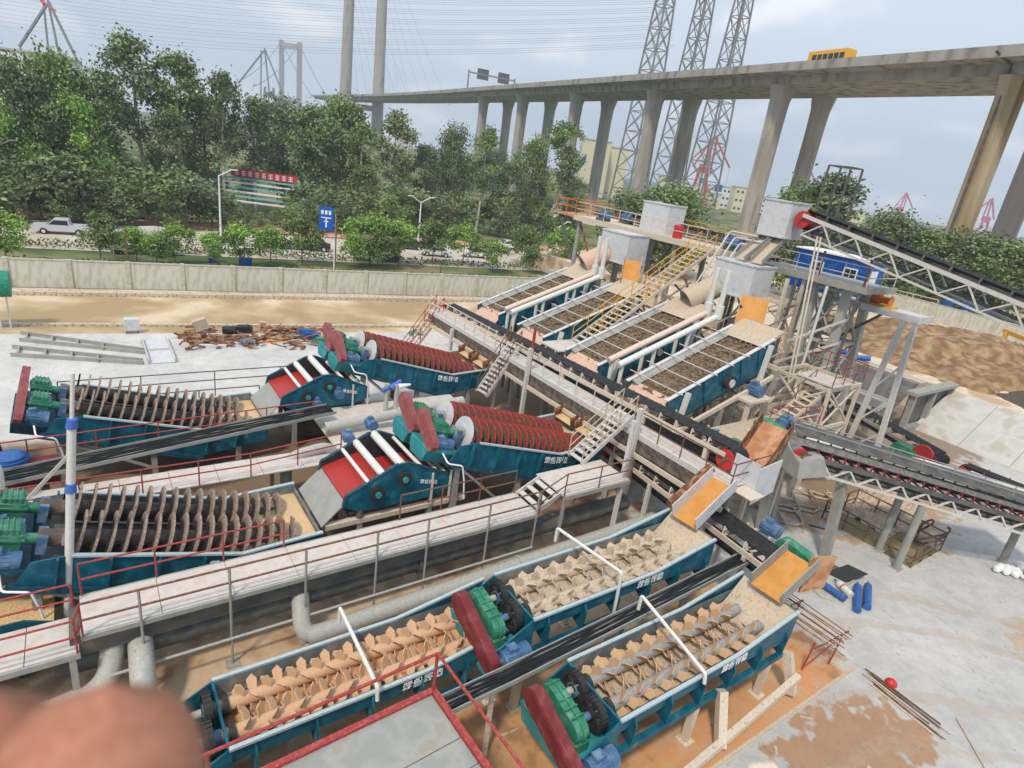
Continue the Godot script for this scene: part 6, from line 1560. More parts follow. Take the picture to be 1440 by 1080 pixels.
	# kerb pieces before the near washer
	single("steel_beam", "angled white steel brace beam beside the grey-shaft washer", "beam", MB.new().bar(Vector3(9.2, 0.35, -5.6), Vector3(13.6, 0.35, -5.9), 0.2, 0.2).bar(Vector3(13.6, 0.35, -5.9), Vector3(17.4, 0.9, -6.0), 0.2, 0.2).bar(Vector3(13.6, 0.2, -5.9), Vector3(13.9, 1.6, -6.5), 0.26, 0.26).bar(Vector3(9.2, 0.2, -5.6), Vector3(9.5, 1.5, -6.5), 0.3, 0.3).bar(Vector3(17.4, 0.2, -6.0), Vector3(17.3, 1.5, -6.5), 0.26, 0.26), M["cream_steel"])
	# platform right below, with red edges, hatch and rail
	var np := thing("roof_platform", "grey sheet platform with red angle edges and a square hatch", "platform", Vector3(0, 4.4, 0), 0.05)
	for q in [[-3.0, -7.75, 2.2, -6.0], [2.21, -7.75, 5.5, -6.62], [2.21, -6.61, 3.05, -6.0], [4.05, -6.61, 5.5, -6.0], [-3.0, -5.99, 5.5, -3.0]]:
		part(np, "plate", MB.new().span(Vector3(q[0], -0.06, q[1]), Vector3(q[2] - 0.012, 0, q[3] - 0.012)), M["grey_steel"])
	part(np, "edge_angle", MB.new().span(Vector3(-3.0, -0.1, -7.88), Vector3(5.5, 0.07, -7.75)), M["red_rail"])
	part(np, "edge_angle", MB.new().span(Vector3(5.5, -0.1, -7.88), Vector3(5.63, 0.07, -3.0)), M["red_rail"])
	part(np, "hatch_frame", MB.new().span(Vector3(3.0, -0.2, -6.66), Vector3(4.1, 0.05, -6.6)).span(Vector3(3.0, -0.2, -6.03), Vector3(4.1, 0.05, -5.97)).span(Vector3(2.98, -0.2, -6.6), Vector3(3.05, 0.05, -6.0)).span(Vector3(4.05, -0.2, -6.6), Vector3(4.12, 0.05, -6.0)).span(Vector3(3.6, -0.25, -6.6), Vector3(3.72, -0.05, -6.0)), M["dark_steel"])
	rail_parts(np, [Vector3(-3.0, 0, -7.8), Vector3(5.55, 0, -7.8), Vector3(5.55, 0, -3.0)], 1.05, 4.1, M["red_rail"], 0.0, 0.035, 1)
	for q in [[-2.6, -7.6], [5.3, -7.6], [5.3, -3.4]]: part(np, "leg", MB.new().span(Vector3(q[0] - 0.1, -4.4, q[1] - 0.1), Vector3(q[0] + 0.1, -0.06, q[1] + 0.1)), M["red_rail"])
	part(np, "lower_floor", MB.new().span(Vector3(-3.0, -1.6, -7.7), Vector3(5.0, -1.5, -3.0)), M["chute_tan"])
	# concrete yard beyond the classifiers
	for q in [[P(30, 470, 0.0), P(205, 492, 0.0), "grey steel ladder frame lying farthest out on the pale concrete"], [P(18, 490, 0.0), P(200, 506, 0.0), "grey steel ladder frame lying in front of another on the pale concrete"]]:
		var lf := thing("ladder_frame", q[2], "steel frame")
		var a: Vector3 = q[0]
		var b: Vector3 = q[1]
		var s := Vector3(0, 0, 1.5)
		part(lf, "side_rail", MB.new().bar(a + Vector3(0, 0.12, 0), b + Vector3(0, 0.12, 0.4), 0.12, 0.24), M["grey_steel"])
		part(lf, "side_rail", MB.new().bar(a + s + Vector3(0, 0.12, 0), b + s * 0.6 + Vector3(0, 0.12, 0), 0.12, 0.24), M["grey_steel"])
		for k in 4: part(lf, "rung", MB.new().bar(a.lerp(b, 0.05 + k * 0.2) + Vector3(0, 0.12, 0.08), a.lerp(b, 0.05 + k * 0.2) + s * 0.85 + Vector3(0, 0.12, 0), 0.1, 0.2), M["grey_steel"])
	var tr := thing("steel_tray", "pale grey sheet-steel tray lying on the concrete", "tray", P(222, 494, 0))
	part(tr, "sheet", MB.new().span(Vector3(-0.75, 0.02, -2.4), Vector3(0.75, 0.06, 2.4)), M["box_grey"])
	for x in [-0.75, 0.7]: part(tr, "side", MB.new().span(Vector3(x, 0.02, -2.4), Vector3(x + 0.06, 0.35, 2.4)), M["white_steel"])
	part(tr, "cross_rib", MB.new().span(Vector3(-0.7, 0.06, -0.1), Vector3(0.7, 0.2, 0.0)), M["white_steel"])
	for q in [[P(186, 468, 0), 0.6, "pale box on thin legs by the kerb of the haul road"], [P(282, 468, 0), 0.5, "tilted grey box lying by the kerb of the haul road"]]:
		var bx := thing("junction_box", q[2], "box", q[0])
		part(bx, "casing", MB.new().box(Vector3(0, 0.65, 0), Vector3(0.9, 0.8, 0.6), Basis(Vector3(0, 0, 1), 0.0 if q[1] > 0.55 else 0.3)), M["box_grey"] if q[1] > 0.55 else M["chute_tan"])
		for x in [-0.35, 0.35]: part(bx, "leg", MB.new().bar(Vector3(x, 0, 0.1), Vector3(x, 0.4, 0), 0.06, 0.06), M["dark_steel"])
	for k in 4:
		var a := P(250 + k * 8, 474 + k * 4, 0.1)
		single("steel_section", ["longest rust-brown channel section lying on the pale concrete", "dark brown channel section lying next to the longest one", "shorter rust-brown section on the pale concrete", "short grey section at the end of the rusty channels"][k], "steel section", MB.new().bar(a, a + Vector3(4.6 - k * 0.9, 0, 0.5), 0.3, 0.2), [M["rust"], M["brown_rail"], M["rust"], M["box_grey"]][k], "steel sections on the pale concrete")
	scrap()
	scrap_bits()
	# gatehouse canopy at the edge, black sheeting, red tank
	var gh := thing("gate_canopy", "green curved canopy over a white grille by the haul road", "canopy", P(2, 462, 0))
	for k in 6: part(gh, "bar", MB.new().bar(Vector3(-2.0 + k * 0.5, 0, 0), Vector3(-2.0 + k * 0.5, 2.9, 0), 0.09, 0.09), M["box_grey"])
	part(gh, "roof", MB.new().tube(Vector3(-3.0, 3.0, 0), Vector3(0.8, 3.0, 0), 0.85, 14), M["tarp_green"])
	var tk := thing("oil_tank", "dark red tank with a blue lid under the grey-screw classifier", "tank", Vector3(-3.1, 0, -25.6))
	part(tk, "shell", MB.new().tube(Vector3(-2.2, 1.75, 0), Vector3(1.6, 1.75, 0), 0.55, 18), M["guard_red"])
	part(tk, "lid", MB.new().tube(Vector3(0.2, 2.3, 0), Vector3(0.2, 2.45, 0), 0.6, 16).tube(Vector3(0.2, 2.45, 0), Vector3(0.2, 2.55, 0), 0.5, 16), M["cyl_blue"])
	for x in [-1.6, 1.0]: part(tk, "saddle", MB.new().span(Vector3(x, 0, -0.4), Vector3(x + 0.2, 1.3, 0.4)), M["dark_steel"])
	var bs := thing("sheeting", "black plastic sheeting hung behind the grey-screw classifier drive", "sheeting", Vector3(-3.6, 0, -30.4))
	var sm := MB.new()
	for i in 14:
		var f0 := Vector3(sin(i * 1.7) * 0.08, 0, i * 0.25)
		var f1 := Vector3(sin((i + 1) * 1.7) * 0.08, 0, (i + 1) * 0.25)
		sm.quad(f0, f1, f1 + Vector3(-0.3, 2.7, 0), f0 + Vector3(-0.3, 2.7, 0))
	part(bs, "sheet", sm, M["cable_black"])
	pipe("white bent pipe standing at the drive of the grey-screw classifiers", [Vector3(-3.1, 0, -22.6), Vector3(-2.95, 3.5, -23.0), Vector3(-3.6, 4.2, -23.4), Vector3(-3.6, 4.9, -25.5)], 0.16, M["pipe_pale"], 0.4)
	for q in [[P(617, 412, 0), 617, 372, "thin dark pole by the perimeter wall near the screens"], [P(183, 405, 0), 183, 322, "dark pole standing against the perimeter wall"], [P(470, 412, 0), 470, 300, "tall dark pole in front of the blue road sign"]]:
		single("pole", q[3], "pole", MB.new().tube(q[0], (q[0] as Vector3) + Vector3(0, rise(q[0], q[1], q[2]), 0), 0.07, 8), M["brown_rail"])
	var vp := thing("valve_stand", "valve stand of two grey stub pipes wrapped in blue and white film", "valve", Vector3(12.0, 1.95, -26.4))
	for k in 2: part(vp, "stub", MB.new().tube(Vector3(k * 0.45, 0, k * 0.2), Vector3(k * 0.45, 1.6, k * 0.2), 0.12, 10), M["pipe_grey"])
	part(vp, "wrap", MB.new().tube(Vector3(0.2, 1.35, 0.1), Vector3(0.7, 1.75, 0.1), 0.2, 7, 0.1).tube(Vector3(0.1, 1.4, 0.0), Vector3(-0.3, 1.3, 0.1), 0.15, 6, 0.08), M["tarp_blue"])
	part(vp, "film", MB.new().tube(Vector3(0.5, 1.5, 0.3), Vector3(1.1, 1.6, 0.4), 0.16, 6, 0.05), M["white_paint"])
	single("net_pile", "heap of teal netting near the tail of the screen conveyor", "netting", rubble(Vector3.ZERO, 0.9, 0.6, 0.5, 12), M["tarp_green"], "", P(585, 470, 0))

func scrap_bits() -> void:
	var mb := MB.new()
	var rg := RandomNumberGenerator.new()
	rg.seed = 31
	for k in 110:
		var p := P(rg.randf_range(255, 470), rg.randf_range(463, 492), 0.0)
		var l := rg.randf_range(0.2, 1.4)
		mb.box(p + Vector3(0, rg.randf_range(0.04, 0.4), 0), Vector3(l, rg.randf_range(0.04, 0.16), rg.randf_range(0.05, 0.3)), Basis.from_euler(Vector3(rg.randf_range(-0.3, 0.3), rg.randf_range(-0.9, 0.9), rg.randf_range(-0.4, 0.4))))
	var o := single("scrap_bits", "loose rusty offcuts and rods strewn about the scrap pile", "scrap", mb, M["rust"])
	o.set_meta("kind", "stuff")
func cylinder_lying(label: String, a: Vector3, b: Vector3, m: Material) -> void:
	var o := thing("gas_cylinder", label, "gas cylinder")
	var r := 0.15
	var d := (b - a).normalized()
	var u := Vector3(0, r, 0)
	part(o, "body", MB.new().tube(a + u + d * 0.2, b + u, r, 16).tube(a + u + d * 0.06, a + u + d * 0.2, r * 0.4, 16, r, false), m)
	part(o, "valve", MB.new().tube(a + u - d * 0.1, a + u + d * 0.08, 0.04, 8), M["dark_steel"])
	part(o, "band", MB.new().tube(a + u + d * 0.4, a + u + d * 0.46, r * 1.04, 16), M["red"] if m == M["pipe_pale"] else m)
func rubble(o: Vector3, rx: float, rz: float, h: float, sd: int) -> MB:
	var f := FastNoiseLite.new()
	f.seed = sd
	f.frequency = 0.9
	var mb := MB.new()
	var n := 34
	for i in n:
		for j in n:
			var q := []
			for e in [[i, j + 1], [i + 1, j + 1], [i + 1, j], [i, j]]:
				var u: float = -1.0 + 2.0 * e[0] / n
				var v: float = -1.0 + 2.0 * e[1] / n
				var y := h * (1.0 - sqrt(u * u + v * v) * 1.05 + f.get_noise_2d(u * rx * 1.6, v * rz * 1.6) * 0.7)
				q.append(o + Vector3(u * rx, maxf(y, -0.05), v * rz))
			mb.quad(q[0], q[1], q[2], q[3])
	return mb
func scrap() -> void:
	var spec := [["blue steel offcut in the scrap pile by the classifier", M["cyl_blue"], 430, 475, 1.4, 0.8], ["green machine cover in the scrap pile by the classifier", M["tarp_green"], 452, 482, 1.1, 0.5], ["red-brown rebar offcuts in the scrap pile", M["rust"], 400, 466, 2.6, 0.4], ["dark motor lying in the scrap pile", M["rubber"], 345, 468, 0.9, 0.7], ["dark pump casing lying in the scrap pile", M["gear_dark"], 322, 470, 0.9, 0.7], ["blue and black pump lying on a board", M["motor_blue"], 350, 486, 0.8, 0.5], ["pink crate standing by the scrap pile", M["chute_pink"], 368, 463, 0.6, 0.7], ["wooden board in front of the scrap pile", M["chute_tan"], 365, 475, 2.8, 0.12], ["yellowish plank at the end of the scrap pile", M["chute_orange"], 385, 480, 1.6, 0.1], ["grey cable drum in the scrap pile", M["grey_steel"], 415, 484, 0.8, 0.4]]
	for i in spec.size():
		var q: Array = spec[i]
		var p := P(q[2], q[3], 0.0)
		var mb := MB.new()
		for k in 5:
			var bs := Basis.from_euler(Vector3(rng.randf_range(-0.2, 0.2), rng.randf_range(-0.7, 0.7), rng.randf_range(-0.2, 0.2)))
			mb.box(Vector3(rng.randf_range(-0.3, 0.3) * q[4], q[5] * (0.25 + 0.12 * k), rng.randf_range(-0.3, 0.3)), Vector3(q[4] * rng.randf_range(0.5, 1.0), q[5] * 0.3, rng.randf_range(0.15, 0.5)), bs)
		if i in [3, 4, 5]: mb.tube(Vector3(-q[4] * 0.5, q[5] * 0.5, 0), Vector3(q[4] * 0.5, q[5] * 0.5, 0.1), q[5] * 0.4, 12)
		single("scrap_piece", q[0], "scrap", mb, q[1], "scrap pile on the pale concrete", p)

func make_finger() -> void:
	# the fingertip of whoever holds the phone, partly over the lens
	var o := thing("finger", "out-of-focus bare fingertip held over the corner of the lens", "finger")
	var eye := Vector3(0, H, 0)
	var spec := [[Vector2(138, 1102), Vector2(40, 1900), 0.07, 0.0112], [Vector2(-48, 1100), Vector2(-240, 1900), 0.074, 0.0108]]
	for q in spec:
		var tip: Vector3 = eye + ray(q[0].x, q[0].y) * (q[2] / FPX)
		var back: Vector3 = eye + ray(q[1].x, q[1].y) * (q[2] * 0.92 / FPX)
		var d := (back - tip).normalized()
		var s := d.cross(Vector3.UP).normalized()
		var t := s.cross(d)
		var mb := MB.new()
		var k0 := -1
		for i in 26:
			var u := i / 25.0
			var l := -1.0 + u * 6.0
			var r := 1.0
			if l < 0: r = sqrt(maxf(0.0, 1.0 - l * l))
			else: r = 1.0 + 0.06 * l - 0.05 * sin(l * 1.8)
			r = maxf(r, 0.01) * q[3]
			var k := mb.v.size()
			for j in 28:
				var an := TAU * j / 28
				var e := s * cos(an) + t * sin(an) * 0.92
				mb.v.append(tip + d * (l * q[3]) + e * r)
				mb.n.append((e - d * (0.0 if l >= 0 else -l * 1.4)).normalized())
			if k0 >= 0:
				for j in 28:
					var j2 := (j + 1) % 28
					mb.ix.append_array([k0 + j, k0 + j2, k + j, k0 + j2, k + j2, k + j])
			k0 = k
		part(o, "fingertip", mb, M["skin"])

# ---------- trees ----------
func leaf(mb: MB, p: Vector3, size: float, rg: RandomNumberGenerator, col: Color, droop: float) -> void:
	var d := Vector3(rg.randf_range(-1, 1), rg.randf_range(-1, 0.6) - droop, rg.randf_range(-1, 1)).normalized()
	var s := d.cross(Vector3(rg.randf_range(-1, 1), rg.randf_range(-1, 1), rg.randf_range(-1, 1))).normalized() * size * 0.3
	var k := mb.v.size()
	var nn := s.cross(d).normalized()
	mb.v.append_array([p, p + d * size * 0.5 + s, p + d * size, p + d * size * 0.5 - s])
	mb.n.append_array([nn, nn, nn, nn])
	var c := col * rg.randf_range(0.7, 1.3)
	c.a = 1.0
	mb.c.append_array([c, c, c, c])
	mb.ix.append_array([k, k + 2, k + 1, k, k + 3, k + 2])
# kind: 0 tall gum tree, 1 dense broad tree, 2 small street tree, 3 shrub
func tree_meshes(kind: int, sd: int, cols: Array) -> Array:
	var rg := RandomNumberGenerator.new()
	rg.seed = sd
	var hgt: float = [20.0, 14.0, 4.2, 3.2][kind]
	var tr := MB.new()
	var cr_ := MB.new()
	var lean := Vector3(rg.randf_range(-0.04, 0.04), 1, rg.randf_range(-0.04, 0.04)).normalized()
	var rbase: float = [0.3, 0.28, 0.07, 0.05][kind]
	var bend := Vector3(rg.randf_range(-1, 1), 0, rg.randf_range(-1, 1)) * 0.03 * hgt
	var pts := []
	for i in 8:
		var t := i / 7.0
		pts.append(lean * hgt * 0.93 * t + bend * sin(t * 3.0))
	for i in 7: tr.tube(pts[i], pts[i + 1], rbase * (1.0 - i / 8.5), 8, rbase * (1.0 - (i + 1) / 8.5), false)
	var first: float = [0.42, 0.22, 0.3, 0.1][kind]
	var nl: int = [30, 42, 20, 13][kind]
	var per: int = [150, 190, 170, 110][kind]
	var lsize: float = [0.42, 0.42, 0.24, 0.24][kind]
	for b in nl:
		var t := first + (1.0 - first) * pow((b + rg.randf()) / nl, 0.85)
		var at := lean * hgt * 0.93 * t + bend * sin(t * 3.0)
		var an := rg.randf() * TAU
		var shape: float = [sin(clampf((t - first) / (1.0 - first), 0, 1) * 2.6 + 0.35), sin(clampf((t - first) / (1 - first), 0, 1) * 2.5 + 0.5), sin(clampf((t - first) / (1 - first), 0, 1) * 2.4 + 0.7), 1.0][kind]
		var reach: float = [0.15, 0.34, 0.46, 0.5][kind] * hgt * maxf(shape, 0.15) * rg.randf_range(0.35, 1.0)
		var tipp := at + Vector3(cos(an) * reach, reach * rg.randf_range(0.15, 0.75), sin(an) * reach)
		tr.tube(at, tipp, rbase * 0.32 * (1.15 - t), 5, rbase * 0.08, false)
		var rad: float = [1.25, 1.7, 0.72, 0.62][kind] * rg.randf_range(0.65, 1.25)
		var tone: Color = cols[rg.randi() % cols.size()] * rg.randf_range(0.7, 1.35)
		for j in per:
			var v := Vector3(rg.randfn(0, 0.5), rg.randfn(0, 0.4), rg.randfn(0, 0.5)) * rad
			leaf(cr_, tipp + v, lsize * rg.randf_range(0.6, 1.35), rg, tone, 0.5 if kind == 0 else 0.1)
	return [tr.mesh(), cr_.mesh(), hgt]
var tree_kinds := {}
var tree_count := {}
func plant_tree(kind: String, base: Vector3, height: float, label: String, cat := "tree", group := "", wide := 1.0) -> void:
	var variants: Array = tree_kinds[kind]
	tree_count[kind] = tree_count.get(kind, 0) + 1
	var q: Array = variants[tree_count[kind] % variants.size()]
	var called: String = {"gum": "gum_tree", "broad": "broadleaf_tree", "street": "street_tree", "shrub": "shrub", "pale": "gum_tree", "bright": "broadleaf_tree"}[kind]
	var o := thing(called, label, cat, base, tree_count[kind] * 2.4, group)
	var s: float = height / q[2]
	o.scale = Vector3(s * wide, s, s * wide)
	part(o, "trunk", q[0], M["trunk_pale"] if kind in ["gum", "pale"] else M["trunk_brown"])
	part(o, "crown", q[1], M["leaf_dark"])
func make_trees() -> void:
	var dk := [Color(0.121, 0.174, 0.074), Color(0.148, 0.206, 0.085), Color(0.173, 0.240, 0.100)]
	var ml := [Color(0.156, 0.240, 0.076), Color(0.199, 0.282, 0.090), Color(0.148, 0.206, 0.070)]
	var br := [Color(0.207, 0.348, 0.063), Color(0.260, 0.414, 0.076), Color(0.173, 0.282, 0.063)]
	var pl := [Color(0.226, 0.274, 0.121), Color(0.268, 0.314, 0.141), Color(0.190, 0.240, 0.102)]
	tree_kinds = {"gum": [tree_meshes(0, 3, dk), tree_meshes(0, 4, dk), tree_meshes(0, 5, ml)], "pale": [tree_meshes(0, 6, pl), tree_meshes(0, 7, ml)], "broad": [tree_meshes(1, 8, dk), tree_meshes(1, 9, ml)], "bright": [tree_meshes(1, 10, br)], "street": [tree_meshes(2, 11, br), tree_meshes(2, 12, br), tree_meshes(2, 13, ml)], "shrub": [tree_meshes(3, 14, ml), tree_meshes(3, 15, dk)]}
	# [kind, pixel x, base y, top y, label, width]
	var list := [
		["gum", 213, 292, 42, "tallest gum tree with a bare white trunk among the roadside trees", 1.1], ["gum", 268, 296, 68, "tall full-crowned gum tree beside the tallest one", 1.15],
		["gum", 318, 300, 92, "slender gum tree with a long bare trunk beside the street lamp", 0.9], ["gum", 168, 292, 92, "gum tree with a thin airy crown next to the tallest one", 1.1],
		["broad", 110, 296, 78, "dark broad tree crowding the gum trees by the pickup truck", 0.8], ["broad", 40, 296, 88, "dark broad tree at the pickup truck's end of the tree belt", 0.75],
		["gum", 72, 300, 170, "gum tree with a leaning white trunk behind the pickup truck", 1.0], ["bright", 20, 300, 148, "bright yellow-green tree among the dark roadside trees", 0.8], ["bright", 112, 300, 135, "bright green tree in front of the dark broad trees", 0.8],
		["gum", 240, 300, 150, "shorter gum tree filling the gap below the tallest ones", 1.3], ["broad", 290, 292, 130, "dark broad tree between the tall gum trees", 0.9], ["gum", 355, 296, 128, "dark gum tree rising behind the red banner", 1.3],
		["broad", 395, 288, 142, "dark broad tree behind the red banner", 0.9], ["gum", 430, 302, 140, "gum tree on the lamp side of the blue road sign", 1.3], ["broad", 470, 308, 135, "dense broad tree above the blue road sign", 0.85],
		["pale", 505, 320, 165, "pale gum tree with forking white limbs past the blue road sign", 1.2], ["pale", 552, 318, 148, "pale gum tree with a feathery top", 1.1], ["gum", 590, 322, 196, "thin gum tree near the double-arm street lamp", 1.2],
		["broad", 628, 320, 178, "dark round-topped tree beside the viaduct piers", 0.62], ["pale", 668, 330, 168, "thin purplish airy tree in front of the viaduct piers", 0.9], ["gum", 702, 332, 220, "dark gum tree overlapping two viaduct piers", 1.3],
		["broad", 735, 332, 190, "dark tree with layered foliage in front of the viaduct", 0.6], ["gum", 768, 330, 160, "tall dark tree with tufted top in front of the viaduct", 1.2], ["broad", 800, 318, 250, "low green tree beyond the screens under the viaduct", 1.0],
		["broad", 960, 318, 262, "round green tree behind the upper platform", 1.3], ["broad", 905, 318, 275, "low green tree behind the orange-railed balcony", 1.3], ["gum", 1190, 345, 235, "wispy tree around the open steel frame beyond the tower", 1.5],
		["broad", 1150, 350, 262, "low tree beside the viaduct pier beyond the tower", 1.0], ["broad", 1262, 390, 302, "dense green tree behind the climbing conveyor", 1.2], ["broad", 1320, 402, 325, "dense green tree at the stained viaduct pier", 1.3],
		["broad", 1375, 420, 330, "dense green tree above the terrace wall", 1.3], ["broad", 1425, 430, 340, "dense green tree past the stained viaduct pier", 1.3],
	]
	for q in list:
		var b := P(q[1], q[2], 0.0)
		if q[1] > 850:
			var d := ray(q[1], q[3])
			b = Vector3(d.x, 0, d.z).normalized() * ({905: 85.0, 960: 90.0, 1150: 88.0, 1190: 84.0}.get(int(q[1]), 108.0))
		plant_tree(q[0], b, rise(b, q[1], q[3]), q[4], "tree", "", q[5])
	for k in 18:      # second belt behind, seen between the crowns
		var px := 4.0 + k * 43.0
		var b := P(px, 284, 0.0)
		plant_tree("broad", b, rise(b, px, 205.0 + (k * 37) % 45), "dark tree of the belt behind the roadside trees", "tree", "back belt of trees", 1.15)
	for k in 44:      # understorey
		var px := 3.0 + k * 18.5
		var b := P(px, 305.0 + minf(px, 720.0) * 0.03 + (k % 3) * 4.0, 0.0)
		plant_tree("shrub", b, (3.4 + (k * 7 % 5) * 0.9) if px < 300.0 or px > 425.0 else 2.2, "leafy bush at the foot of the roadside trees", "shrub", "bushes under the roadside trees", 1.4)
	var stn := -1
	for q in [[10, 372, 300], [142, 368, 302], [247, 372, 318], [343, 376, 318], [425, 372, 308], [498, 378, 330], [560, 374, 312], [608, 372, 312], [650, 374, 318], [692, 382, 340], [748, 384, 345], [790, 384, 322], [520, 374, 305], [735, 372, 318], [192, 372, 322], [222, 374, 330], [530, 378, 326], [380, 374, 322], [300, 376, 330]]:
		stn += 1
		var b := P(q[0], q[1], 0.0)
		plant_tree("street", b, rise(b, q[0], q[2]), "small round street tree on the verge by the " + ["pickup truck's front end", "pickup truck's tail", "first concrete mixer truck", "slender street lamp", "dark cars before the blue sign", "second mixer truck's cab", "double-arm street lamp, mixer side", "double-arm street lamp, viaduct side", "first white parked car", "second white parked car", "outer vibrating screen", "last street lamp", "feathery pale gum tree", "white car under the trees", "cab of the first mixer truck", "drum of the first mixer truck", "drum of the second mixer truck", "middle dark car", "blue cabinet"][stn], "tree", "street trees on the verge", 1.0)
	var hg := MB.new()
	var rg := RandomNumberGenerator.new()
	rg.seed = 77
	for k in 15000:
		var x := rg.randf_range(-60, 110)
		var z := -78.5 + x * 0.12 + rg.randf_range(-1.0, 1.0) + (rg.randi() % 2) * 10.0
		leaf(hg, Vector3(x, rg.randf_range(0.05, 0.75), z), 0.32, rg, [Color(0.09, 0.15, 0.04), Color(0.06, 0.1, 0.03), Color(0.13, 0.17, 0.05)][k % 3], 0.0)
	for k in 9000:
		var x := rg.randf_range(-60, 70)
		leaf(hg, Vector3(x, rg.randf_range(0.05, 1.9), -62.8 + x * 0.12 + rg.randf_range(-1.2, 0.6)), 0.36, rg, [Color(0.11, 0.16, 0.05), Color(0.08, 0.12, 0.04), Color(0.16, 0.18, 0.08)][k % 3], 0.0)
	for k in 5000:
		var t := rg.randf()
		leaf(hg, Vector3(95.2 - 9.0 * t + rg.randf_range(0.2, 2.0), 2.5 + rg.randf_range(0.2, 3.0), -62 + 60 * t), 0.4, rg, [Color(0.09, 0.14, 0.04), Color(0.07, 0.1, 0.035)][k % 2], 0.0)
	var ho := single("weeds", "clipped hedge and tall weeds behind the perimeter walls", "weeds", hg, M["leaf_mid"])
	ho.set_meta("kind", "stuff")

# ---------- road furniture and vehicles ----------
func car(label: String, p: Vector3, yaw: float, m: Material, kind: String, group := "") -> void:
	var o := thing("pickup_truck" if kind == "pickup" else "parked_car", label, "pickup" if kind == "pickup" else "car", p, yaw, group)
	var L := 5.3 if kind == "pickup" else 4.5
	var body: PackedVector2Array
	var glassp: PackedVector2Array
	if kind == "pickup":
		body = PackedVector2Array([Vector2(-2.6, 0.4), Vector2(-2.62, 1.0), Vector2(-1.3, 1.1), Vector2(-0.6, 1.72), Vector2(0.75, 1.74), Vector2(0.9, 1.12), Vector2(2.6, 1.12), Vector2(2.62, 0.45)])
		glassp = PackedVector2Array([Vector2(-1.1, 1.14), Vector2(-0.55, 1.62), Vector2(0.66, 1.64), Vector2(0.76, 1.14)])
	else:
		body = PackedVector2Array([Vector2(-2.2, 0.35), Vector2(-2.22, 0.8), Vector2(-1.1, 0.95), Vector2(-0.4, 1.48), Vector2(1.0, 1.5), Vector2(1.75, 1.0), Vector2(2.22, 0.95), Vector2(2.22, 0.4)])
		glassp = PackedVector2Array([Vector2(-0.95, 0.98), Vector2(-0.36, 1.4), Vector2(0.95, 1.42), Vector2(1.5, 1.0)])
	part(o, "body", MB.new().prism(body, Vector3.ZERO, Vector3.RIGHT, Vector3.UP, Vector3(0, 0, 1), -0.88, 0.88), m)
	part(o, "side_glass", MB.new().prism(glassp, Vector3.ZERO, Vector3.RIGHT, Vector3.UP, Vector3(0, 0, 1), -0.9, 0.9), M["glass_dark"])
	part(o, "windscreen", MB.new().bar(Vector3(body[2].x + 0.02, body[2].y + 0.05, 0), Vector3(body[3].x - 0.03, body[3].y - 0.03, 0), 1.5, 0.04), M["glass_dark"])
	for x in [-L * 0.3, L * 0.31]:
		for z in [-0.8, 0.8]:
			var w := part(o, "wheel", MB.new().tube(Vector3(x, 0.36, z - 0.12), Vector3(x, 0.36, z + 0.12), 0.36, 14), M["tyre"])
			part(w, "rim", MB.new().tube(Vector3(x, 0.36, z - 0.13), Vector3(x, 0.36, z + 0.13), 0.2, 10), M["box_grey"])
	for z in [-0.65, 0.65]: part(o, "headlight", MB.new().box(Vector3(body[1].x, 0.75, z), Vector3(0.06, 0.14, 0.3)), M["white_paint"])
func mixer(label: String, p: Vector3, yaw: float) -> void:
	var o := thing("mixer_truck", label, "truck", p, yaw)
	o.scale = Vector3.ONE * 0.8
	part(o, "chassis", MB.new().span(Vector3(-4.0, 0.7, -0.6), Vector3(4.0, 1.0, 0.6)), M["dark_steel"])
	var cab := part(o, "cab", MB.new().span(Vector3(-4.1, 0.6, -1.2), Vector3(-2.3, 2.9, 1.2)), M["pipe_grey"])
	part(cab, "windscreen", MB.new().span(Vector3(-4.14, 1.7, -1.0), Vector3(-4.09, 2.6, 1.0)), M["glass_dark"])
	part(o, "drum", MB.new().tube(Vector3(-2.0, 2.1, 0), Vector3(-0.6, 2.4, 0), 0.7, 18, 1.25).tube(Vector3(-0.6, 2.4, 0), Vector3(1.2, 2.6, 0), 1.25, 18, 1.2).tube(Vector3(1.2, 2.6, 0), Vector3(3.4, 3.2, 0), 1.2, 18, 0.5), M["pipe_grey"])
	for x in [-3.2, 1.4, 2.8]:
		for z in [-1.0, 1.0]: part(o, "wheel", MB.new().tube(Vector3(x, 0.5, z - 0.18), Vector3(x, 0.5, z + 0.18), 0.5, 14), M["tyre"])
	part(o, "hopper", MB.new().tube(Vector3(3.5, 3.2, 0), Vector3(3.5, 3.8, 0), 0.3, 10, 0.6), M["dark_steel"])
